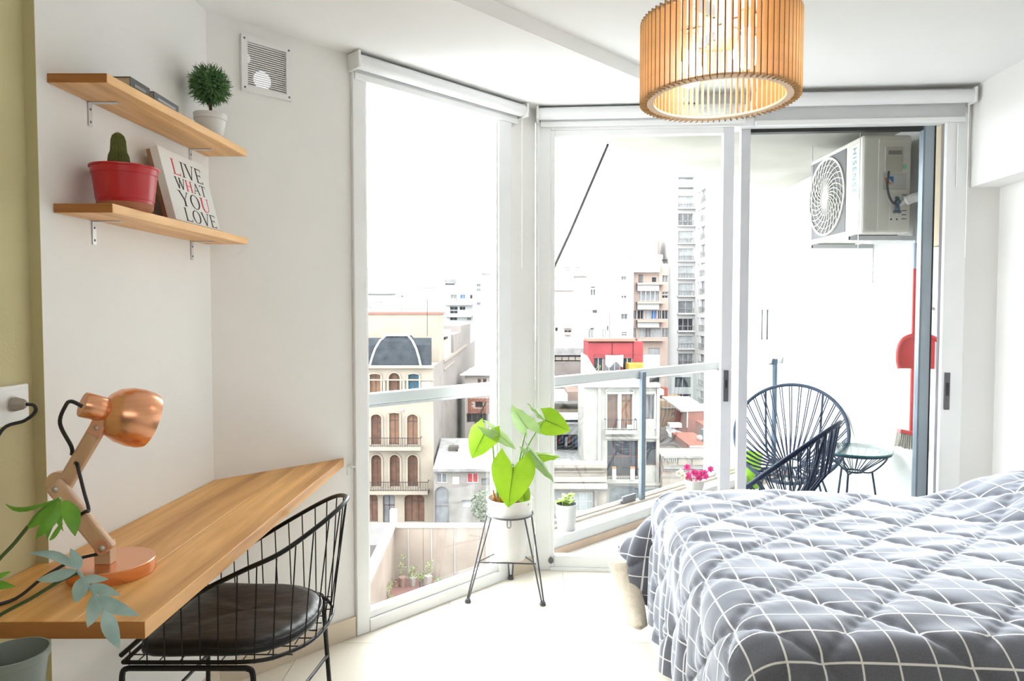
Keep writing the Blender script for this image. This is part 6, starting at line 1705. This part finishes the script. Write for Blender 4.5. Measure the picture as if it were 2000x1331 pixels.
# ---- low roofs under the beige wall
def shed_row():
    f = facade(1076, 1146, 706, 86)
    t = building('mauve_shed', 'mauve plastered shed with a small clerestory under a grey tin roof', 'building', f, 8, cmat('mauve_plaster', (.36, .315, .30), .15, 1))
    fblock(f, t, 'roof', C_TIN, 1076, 1139, 680, 694, -6, .3); fblock(f, t, 'clerestory', C_DARK, 1076, 1138, 694.5, 697, -5, .1); fblock(f, t, 'clerestory', cmat('pale_band', (.52, .47, .42)), 1076, 1138, 697, 704, -5, .05)
    for i in range(5): fblock(f, t, 'mullion', C_DARK, 1084 + i * 13, 1085 + i * 13, 697, 704, .05, .12)
    return t
shed_row()
def tin_roofs():
    f = facade(1076, 1140, 800, 74)
    t = building('ochre_shed', 'ochre walled shed with a white sheet roof behind the rooftop clutter', 'building', f, 6, cmat('ochre_plaster', (.43, .35, .26), .2, 1))
    fblock(f, t, 'roof', F_WHITE, 1076, 1108, 770, 783, -5, .4); fblock(f, t, 'roof', cmat('rust_roof', (.36, .22, .18), .25, 1), 1108, 1140, 765, 783, -5, .3); fblock(f, t, 'gutter', C_TIN, 1076, 1138, 783, 787, -.2, .5)
    g = facade(1076, 1152, 850, 68)
    win(g, 1088, 1150, 848, 880, None)
    a = building('rooftop_shelter', 'open rooftop shelter crowded with hanging clothes beside the stone house', 'shelter', g, 5, C_GREY)
    fblock(g, a, 'interior', C_DARK, 1088, 1150, 848, 880, -2.6, -2.5)
    fblock(g, a, 'roof', C_TIN, 1076, 1152, 827, 848, -4, .4); fblock(g, a, 'gutter', F_WHITE, 1076, 1140, 816, 822, -3.5, -.5); fblock(g, a, 'deck', C_TIN, 1076, 1127, 880, 906, 0, 5.9)
    rnd = random.Random(4); cols = [(.42, .06, .09), (.05, .12, .30), (.55, .5, .48), (.30, .10, .12), (.12, .12, .13), (.10, .20, .36)]
    for i in range(9):
        x = 1091 + i * 6.6; h = rnd.uniform(9, 18); u0, u1, v0, v1 = g.rect(x, x + rnd.uniform(4, 5.4), 851 + rnd.uniform(0, 6), 851 + h + 6)
        b = MB(); n = 4
        for k in range(n + 1):
            for q in range(4): b.v.append(tuple(g.P(u0 + (u1 - u0) * k / n, v1 + (v0 - v1) * q / 3, -.5 + .06 * sin(k * 2 + q))))
        for k in range(n):
            for q in range(3): aa = k * 4 + q; b.f.append((aa, aa + 1, aa + 5, aa + 4))
        o = b.build('hanging_garment', cmat('garment_%d' % (i % 6), cols[i % 6]), None, fix=False)
        sm = o.modifiers.new('thick', 'SOLIDIFY'); sm.thickness = .03
        names = ['dark red', 'navy blue', 'pale', 'maroon', 'black', 'blue', 'dark red', 'navy blue', 'pale']
        tag(o, ('%s garment hanging in the rooftop shelter, %s from its left post' % (names[i], ('first', 'second', 'third', 'fourth', 'fifth', 'sixth', 'seventh', 'eighth', 'ninth')[i])), 'clothes', 'washing in the rooftop shelter')
    MB().bar(g.P(g.rect(1088, 1150, 851, 852)[0], g.rect(1088, 1150, 851, 852)[3], -.5), g.P(g.rect(1088, 1150, 851, 852)[1], g.rect(1088, 1150, 851, 852)[3], -.5), .04).build('clothes_rail', C_IRON, a)
tin_roofs()
def cornice_shop():
    f = facade(1070, 1184, 906, 59.5)
    win(f, 1084, 1112, 962, 1000, (P_LITE, F_WHITE, 2, 0)); win(f, 1120, 1158, 962, 1000, (P_LITE, F_WHITE, 3, .5)); win(f, 1076, 1082, 962, 1000, (P_MID, F_DARK, 1, 0))
    t = building('corner_shop', 'low shop building with deep stained cornices and pale shop windows', 'building', f, 1.2, C_CORN)
    for (y0, y1, w, m) in ((905, 911, .7, C_CORN), (918, 921, .3, C_CORN), (930, 940, .35, cmat('pale_cornice', (.66, .58, .51), .12, 1)), (943, 950, 1.0, cmat('pale_cornice', (.66, .58, .51), .12, 1)), (951, 957, .5, C_GREY)): fblock(f, t, 'cornice', m, 1070, 1184, y0, y1, 0, w)
    for x in (1082, 1115, 1162): fblock(f, t, 'pilaster', C_GREY, x - 2, x + 2, 957, 1002, 0, .5)
    fblock(f, t, 'awning', F_WHITE, 1084, 1160, 996, 1000, .2, 1.6)
cornice_shop()

# ---- stone house with pairs of tall windows
def stone_house():
    Y = 62.0; f = facade(1140, 1288, 752, Y)
    w = (P_WOOD, F_WHITE, 1, .82)
    win(f, 1186, 1206, 771, 837, (P_WOOD, F_DARK, 2, .8)); win(f, 1214, 1234, 771, 837, (P_WOODL, F_DARK, 2, .8)); win(f, 1261, 1277, 772, 819, (P_MID, F_DARK, 2, 0))
    win(f, 1186, 1246, 861, 931, (P_DARK, P_WOOD, 4, .55)); win(f, 1262, 1282, 863, 910, (P_DARK, P_WOOD, 1, 0))
    win(f, 1190, 1250, 950, 1000, (P_MID, C_GREY, 1, 0), .3); win(f, 1258, 1284, 955, 985, (P_MID, C_GREY, 1, 0), .3)
    t = building('stone_house', 'weathered stone coloured house with paired tall windows and small balconies', 'building', f, 5.4, C_ART)
    for (x0, x1, y0, y1) in ((1182, 1238, 765, 769), (1258, 1280, 764, 769), (1182, 1250, 852, 857), (1258, 1286, 852, 856)): fblock(f, t, 'hood_mould', C_ART, x0, x1, y0, y1, 0, .3)
    for (x0, x1) in ((1183, 1185.5), (1207, 1213), (1235, 1238), (1257.5, 1260), (1278, 1281)): fblock(f, t, 'window_jamb', F_WHITE, x0, x1, 769, 838, 0, .10)
    fblock(f, t, 'cornice', C_ART, 1140, 1288, 750, 756, 0, .5); fblock(f, t, 'string_course', C_ART, 1176, 1288, 942, 947, 0, .4)
    for x in (1170, 1284): fblock(f, t, 'corner_pilaster', C_ART, x - 3, x + 3, 757, 1000, 0, .2)
    u, v = f.uv(1210, 763)
    b = MB(); 
    for k in range(12):
        a0, a1 = pi * k / 12, pi * (k + 1) / 12
        b.bar(f.P(u + 1.3 * cos(a0), v - .1 + .45 * sin(a0), .1), f.P(u + 1.3 * cos(a1), v - .1 + .45 * sin(a1), .1), .16)
    b.build('arched_moulding', C_ART, t)
    balcony(f, t, 1180, 1240, 818, 838, 845, .9, C_ART); s = balcony(f, t, 1180, 1248, 912, 932, 940, .9, C_ART)
    for (x0, x1) in ((1193, 1200), (1228, 1236)):
        fblock(f, s, 'balcony_pier', F_WHITE, x0, x1, 911, 933, .7, 1.0); fblock(f, s, 'pier_cap', cmat('orange_cap', (.60, .32, .12)), x0 - .5, x1 + .5, 908.5, 911, .65, 1.05)
    fblock(f, t, 'conditioner_box', F_WHITE, 1223, 1233, 829, 837, .3, .7)
    # crest with round opening over the right bay and pale rising party wall at its left
    g = Face(f.P(f.uv(1256, 750)[0], f.H), (1, 0, 0), f.W - f.uv(1256, 750)[0], 2.7); g.op.append((.55, 1.6, .15, 1.5, 1, (C_DARK, C_ART, 1, 0)))
    mb = MB(); g.wall(mb); mb.add([g.P(0, 2.7), g.P(g.W, 2.7), g.P(g.W, 2.7, -.5), g.P(0, 2.7, -.5)], [(0, 1, 2, 3)]); mb.build('crest', C_ART, t, fix=False); g.windows(t)
    u0 = f.uv(1146, 700)[0]
    MB().prism3([f.P(u0, f.H, -.3), f.P(f.uv(1186, 700)[0], f.H, -.3), f.P(f.uv(1160, 700)[0], f.H + 1.6, -.3), f.P(f.uv(1148, 700)[0], f.H + 2.6, -.3), f.P(u0, f.H + 2.6, -.3)], tuple(V(f.n) * -5)).build('raking_wall', C_WHITE, t)
stone_house()
def red_roof_room():
    f = facade(1149, 1256, 668, 74, -6.5)
    win(f, 1160, 1178, 699, 726, (P_DARK, F_WHITE, 2, 0)); win(f, 1179, 1212, 699, 726, (P_MID, F_WHITE, 3, 0)); win(f, 1216, 1235, 699, 726, (P_DARK, F_WHITE, 2, 0))
    t = building('red_roof_room', 'crimson fronted rooftop room with white framed glazing and washing outside', 'building', f, 5, C_RED)
    fblock(f, t, 'panel_joint', C_DARK, 1150, 1236, 669, 670, 0, .06); fblock(f, t, 'panel_joint', C_DARK, 1195, 1196, 670, 697, 0, .06); fblock(f, t, 'panel_joint', C_DARK, 1236, 1237, 668, 700, 0, .06)
    fblock(f, t, 'roof_edge', cmat('rust_edge', (.50, .28, .22)), 1147, 1240, 662, 667, -3, .3)
    fblock(f, t, 'yellow_wall', cmat('yellow_wall', (.66, .42, .10)), 1221, 1256, 708, 730, .2, 2.6)
    fblock(f, t, 'parapet', cmat('pink_parapet', (.56, .36, .32)), 1170, 1222, 722, 735, 2.2, 2.6)
    u0, u1, v0, v1 = f.rect(1179, 1213, 692, 716); b = MB(); n = 8
    for k in range(n + 1):
        for q in range(4): b.v.append(tuple(f.P(u0 + (u1 - u0) * k / n, v1 + (v0 - v1) * q / 3 * (.75 + .25 * sin(k)) - .06 * sin(pi * k / n), 1.4 + .08 * sin(k * 1.7 + q))))
    for k in range(n):
        for q in range(3): aa = k * 4 + q; b.f.append((aa, aa + 1, aa + 5, aa + 4))
    o = b.build('hanging_sheet', F_WHITE, None, fix=False); o.modifiers.new('thick', 'SOLIDIFY').thickness = .02
    tag(o, 'white bed sheet hanging on a line before the crimson rooftop room', 'sheet')
    MB().bar(f.P(u0 - 1.2, v1 + .02, 1.4), f.P(u1 + 2.2, v1 + .02, 1.4), .03).build('clothes_line', C_IRON, t)
    for uu in (u0 - 1.2, u1 + 2.2): MB().bar(f.P(uu, v0 - 1.6, 1.4), f.P(uu, v1 + .1, 1.4), .05).build('line_post', C_IRON, t)
    x, y, z = f.P(f.rect(1160, 1170, 700, 730)[0], 0, 1.6).x, 74 - 1.6, -5.6
    p = thing('roof_plant', 'leafy roof plants in a box by the crimson rooftop room', 'plant', (x, y, z)); b = MB(); rnd = random.Random(6)
    MB().box(x - .5, x + .6, y - .2, y + .2, z - .6, z).build('box', C_REDB, p)
    for k in range(110):
        q = V((x + rnd.gauss(0, .35), y + rnd.gauss(0, .15), z + rnd.random() ** 1.5 * 1.6)); a = rnd.uniform(0, 6.28); e = V((.14 * cos(a), .05, .14 * sin(a)))
        b.add([q, q + e * .5 + V((0, 0, .05)), q + e, q + e * .5 - V((0, 0, .05))], [(0, 1, 2, 3)])
    tag(b.build('foliage', mat('dusty_green_leaf', (.07, .10, .03), .7), p, fix=False), kind='stuff')
    MB().hexa([f.P(u, v, w) for v in (-.6, 0.0) for (u, w) in ((-.3, 3), (f.W, 3), (f.W, -5), (-.3, -5))]).build('deck', C_TIN, t)
    MB().hexa([f.P(u, v, w) for v in (-12.0, -.6) for (u, w) in ((-.1, 2.5), (f.W, 2.5), (f.W, -5), (-.1, -5))]).build('lower_storey', C_WHITE, t)
red_roof_room()

# ---- low houses with tin roofs right of the stone house
def balustrade_house():
    f = facade(1294, 1440, 892, 61.0)
    t = building('balustrade_house', 'low house front with a stone balustrade parapet beside the stone house', 'building', f, 3.8, C_CORN)
    for (y0, y1, w) in ((890, 894, .35), (910, 915, .4), (917, 920, .2), (930, 932, .15)): fblock(f, t, 'cornice', C_GREY, 1294, 1440, y0, y1, 0, w)
    for i in range(8): fblock(f, t, 'baluster', C_ART, 1293.5 + i * 3.6, 1295.3 + i * 3.6, 895, 902, .05, .22)
    fblock(f, t, 'balustrade_shadow', C_GREY, 1291, 1322, 895, 902, 0, .04)
    for x in (1324, 1352, 1380): fblock(f, t, 'panel', C_CORN, x, x + 24, 896, 908, 0, .12)
balustrade_house()
def tan_house():
    f = facade(1288, 1348, 783, 86.8)
    win(f, 1312, 1317, 806, 814, WM); win(f, 1329, 1342, 806, 832, (P_DARK, C_TAN, 1, 0))
    t = building('tan_house', 'tan plastered low house with dark doorway behind the tin roofs', 'building', f, 7, C_TAN)
    fblock(f, t, 'gutter', C_TIN, 1292, 1332, 796, 798, 0, .2); fblock(f, t, 'white_deck', F_WHITE, 1311, 1342, 828, 834, .1, 2.5); fblock(f, t, 'red_box', C_REDB, 1313, 1330, 833, 841, .5, 2.0)
    fblock(f, t, 'chimney', C_REDB, 1303, 1312, 762, 783, -4, -2); fblock(f, t, 'chimney', F_WHITE, 1291, 1303, 765, 776, -4, -2)
    g = facade(1342, 1380, 803, 78)
    a = building('red_house', 'brick red painted shed with a flat white sheet roof', 'building', g, 6, C_REDB)
    u0, u1, v0, v1 = g.rect(1328, 1382, 792, 803)
    MB().hexa([g.P(u0, v0 - .1, .3), g.P(u1, v0 + .05, .3), g.P(u1 - .6, v1 + .1, -6), g.P(u0 - .8, v1 + .1, -6), g.P(u0, v0 + .1, .3), g.P(u1, v0 + .25, .3), g.P(u1 - .6, v1 + .3, -6), g.P(u0 - .8, v1 + .3, -6)]).build('roof', cmat('pale_sheet_roof', (.60, .56, .53), .15, 1), a)
    fblock(g, a, 'wall_post', F_WHITE, 1341, 1342.5, 805, 835, 0, .2)
    # dark tin roofs in front, each sheet a slab with a slope
    h = facade(1288, 1352, 884, 66)
    b = building('tin_roof_house', 'dark tin roofed workshop filling the yard behind the balustrade', 'building', h, 7, C_TIND)
    P_ = lambda px, py, Y: at(px, py, Y)
    for (pts, m) in (([(1290, 885, 66), (1346, 885, 66), (1346, 870, 70), (1305, 852, 74), (1290, 862, 72)], C_TIND), ([(1305, 852, 73.5), (1346, 872, 69.5), (1347, 850, 76), (1300, 832, 80)], C_TIN), ([(1290, 862, 71), (1305, 851, 73), (1300, 833, 79), (1290, 836, 78)], C_TIND)):
        MB().prism3([P_(*p) for p in pts], (0, 0, -.2)).build('roof', m, b)
    MB().prism3([P_(*p) for p in ((1301, 842, 75.5), (1304, 842, 75.5), (1308, 848, 74), (1305, 849, 74))], (0, 0, .15)).build('skylight', F_WHITE, b)
    k = facade(1350, 1398, 873, 65); 
    c = building('red_parapet_house', 'low brick red wall with a grey sheet roof above the balustrade', 'building', k, 8, C_REDB)
    fblock(k, c, 'coping', F_WHITE, 1347, 1397, 871.5, 874, 0, .2)
    MB().prism3([P_(*p) for p in ((1348, 872, 66), (1395, 872, 66), (1380, 852, 72), (1340, 850, 72))], (0, 0, -.15)).build('roof', C_TIN, c)
    fblock(k, c, 'white_sheet', F_WHITE, 1336, 1362, 848, 856, -7, -6)
    MB().box(at(1383, 850, 68).x - .7, at(1383, 850, 68).x + .7, 67.5, 68.5, -11.5, at(1383, 838, 68).z).build('tank', cmat('blue_grey_tank', (.16, .20, .24)), c, bevel=.15)
    MB().ball(at(1366, 856, 66.5), .32, 12).build('satellite_dish', cmat('pink_dish', (.62, .42, .38)), c, smooth=True)
    r = facade(1383, 1410, 836, 72); d = building('brick_annex', 'small brick red annex at the edge of the door stile', 'building', r, 5, C_REDB)
    fblock(r, d, 'coping', F_WHITE, 1382, 1410, 834, 837, -.2, .2)
    w = facade(1374, 1412, 800, 82); e = building('white_annex', 'white rendered annex behind the brick red annex', 'building', w, 5, C_WHITE)
    fblock(w, e, 'pink_canopy', cmat('pink_canopy', (.60, .34, .30)), 1376, 1388, 798, 803, 0, .6)
tan_house()

# ---- neighbour's tan balconies seen in the gap of the doors, and white wall
def neighbour():
    t = thing('neighbour_building', 'neighbouring building with tan concrete balconies seen between the door stiles', 'building', (8.5, 20, GZ))
    C_SL = cmat('tan_concrete', (.52, .40, .31), .1, 1); x0 = 6.32
    MB().box(8.4, 12, 15.5, 26, GZ, 9).build('wall', cmat('warm_wall', (.56, .50, .45), .05), t)
    for i, z in enumerate((4.72, 2.03, -.66, -3.35, -6.04, -8.7, -11.4)):
        MB().box(x0, 8.5, 15.6, 20.9, z, z + .28).build('balcony_slab', C_SL, t)
        b = MB(); xr = x0 + .04; zt = z + .28
        b.bar((xr, 15.6, zt + .95), (xr, 20.9, zt + .95), .05); b.bar((xr, 15.6, zt + .08), (xr, 20.9, zt + .08), .04)
        for k in range(27): y = 15.6 + k * .204; b.bar((xr, y, zt + .05), (xr, y, zt + .95), .03)
        for k in range(9): x = xr + k * .24; b.bar((x, 20.86, zt + .05), (x, 20.86, zt + .95), .03)
        b.bar((xr, 20.86, zt + .95), (8.4, 20.86, zt + .95), .05)
        if i: b.build('railing', C_IRON if i % 2 == 0 else C_TIN, t, fix=False)
        if i:
            MB().box(x0 + .06, x0 + .10, 20.0, 20.86, zt, zt + 2.3).build('glass_screen', mat('pale_blue_screen', (.50, .56, .62), .2), t)
            MB().box(8.34, 8.40, 16.4, 18.8, zt + .02, zt + 2.1).build('window', P_DARK, t)
            MB().box(8.36, 8.42, 16.3, 18.9, zt + 2.1, zt + 2.2).build('window_head', F_WHITE, t)
    MB().box(x0, 8.5, 15.6, 20.9, 5.0, 5.7).build('parapet', C_GREYW, t)
    MB().box(7.3, 7.75, 18.2, 18.6, 2.32, 2.9).build('condenser_box', F_WHITE, t, bevel=.03)
    w = thing('white_side_building', 'blank white side wall with one narrow slot window beyond the balcony edge', 'building', (5.6, 12.5, GZ))
    f = Face((4.24, 12.0, GZ), (1, 0, 0), 3.6, 26.0)
    f.op.append((*f.rect(1487, 1490, 605, 664), 0, W1)); f.op.append((*f.rect(1497, 1501, 605, 664), 0, (P_MID, F_WHITE, 1, .5)))
    mb = MB(); f.wall(mb); 
    mb.add([f.P(0, 0), f.P(0, 26), f.P(0, 26, -3), f.P(0, 0, -3)], [(0, 1, 2, 3)]); mb.add([f.P(0, 26), f.P(3.6, 26), f.P(3.6, 26, -3), f.P(0, 26, -3)], [(0, 1, 2, 3)])
    mb.build('wall', C_WHITE, w, fix=False); f.windows(w)
    b = MB(); u0, u1, v0, v1 = f.rect(1466, 1530, 668, 706)
    b.bar(f.P(u0, v1, .5), f.P(u1, v1, .5), .03)
    for k in range(8): u = u0 + (u1 - u0) * k / 7; b.bar(f.P(u, v0, .5), f.P(u, v1, .5), .018)
    b.build('railing', C_TIN, w, fix=False)
    fblock(f, w, 'balcony_slab', C_WHITE, 1466, 1540, 706, 712, 0, .6)
neighbour()
def lower_neighbour():
    f = Face((5.3, 15.2, GZ), (1, 0, 0), 2.8, 17.6)
    f.op.append((*f.rect(1426, 1446, 745, 800), 0, (P_LITE, F_WHITE, 2, .5)))
    t = building('lower_annex', 'beige lower annex with a tan window sill seen between the door stiles', 'building', f, .3, cmat('pale_beige', (.58, .53, .47), .08))
    fblock(f, t, 'sill', cmat('tan_sill', (.55, .36, .26)), 1424, 1447, 800, 806, 0, .2)
    b = MB(); u0, u1, v0, v1 = f.rect(1418, 1450, 812, 870)
    for k in range(12): u = u0 + (u1 - u0) * k / 11; b.bar(f.P(u, v0, .4), f.P(u, v1, .4), .02)
    b.bar(f.P(u0, v1, .4), f.P(u1, v1, .4), .03); b.build('railing', C_TIN, t, fix=False)
lower_neighbour()

# ---- overhead cable
p, q = at(1187, 283, 4.345), at(1085, 516, 11.0)
d_ = (q - p)
o = MB().tube([p, p + d_ * .5 - V((0, 0, .02)), q, q + d_ * .6], [.009, .016, .024, .034], 6).build('overhead_cable', C_DARK)
tag(o, 'black overhead cable slanting across the sky behind the door glass', 'cable')
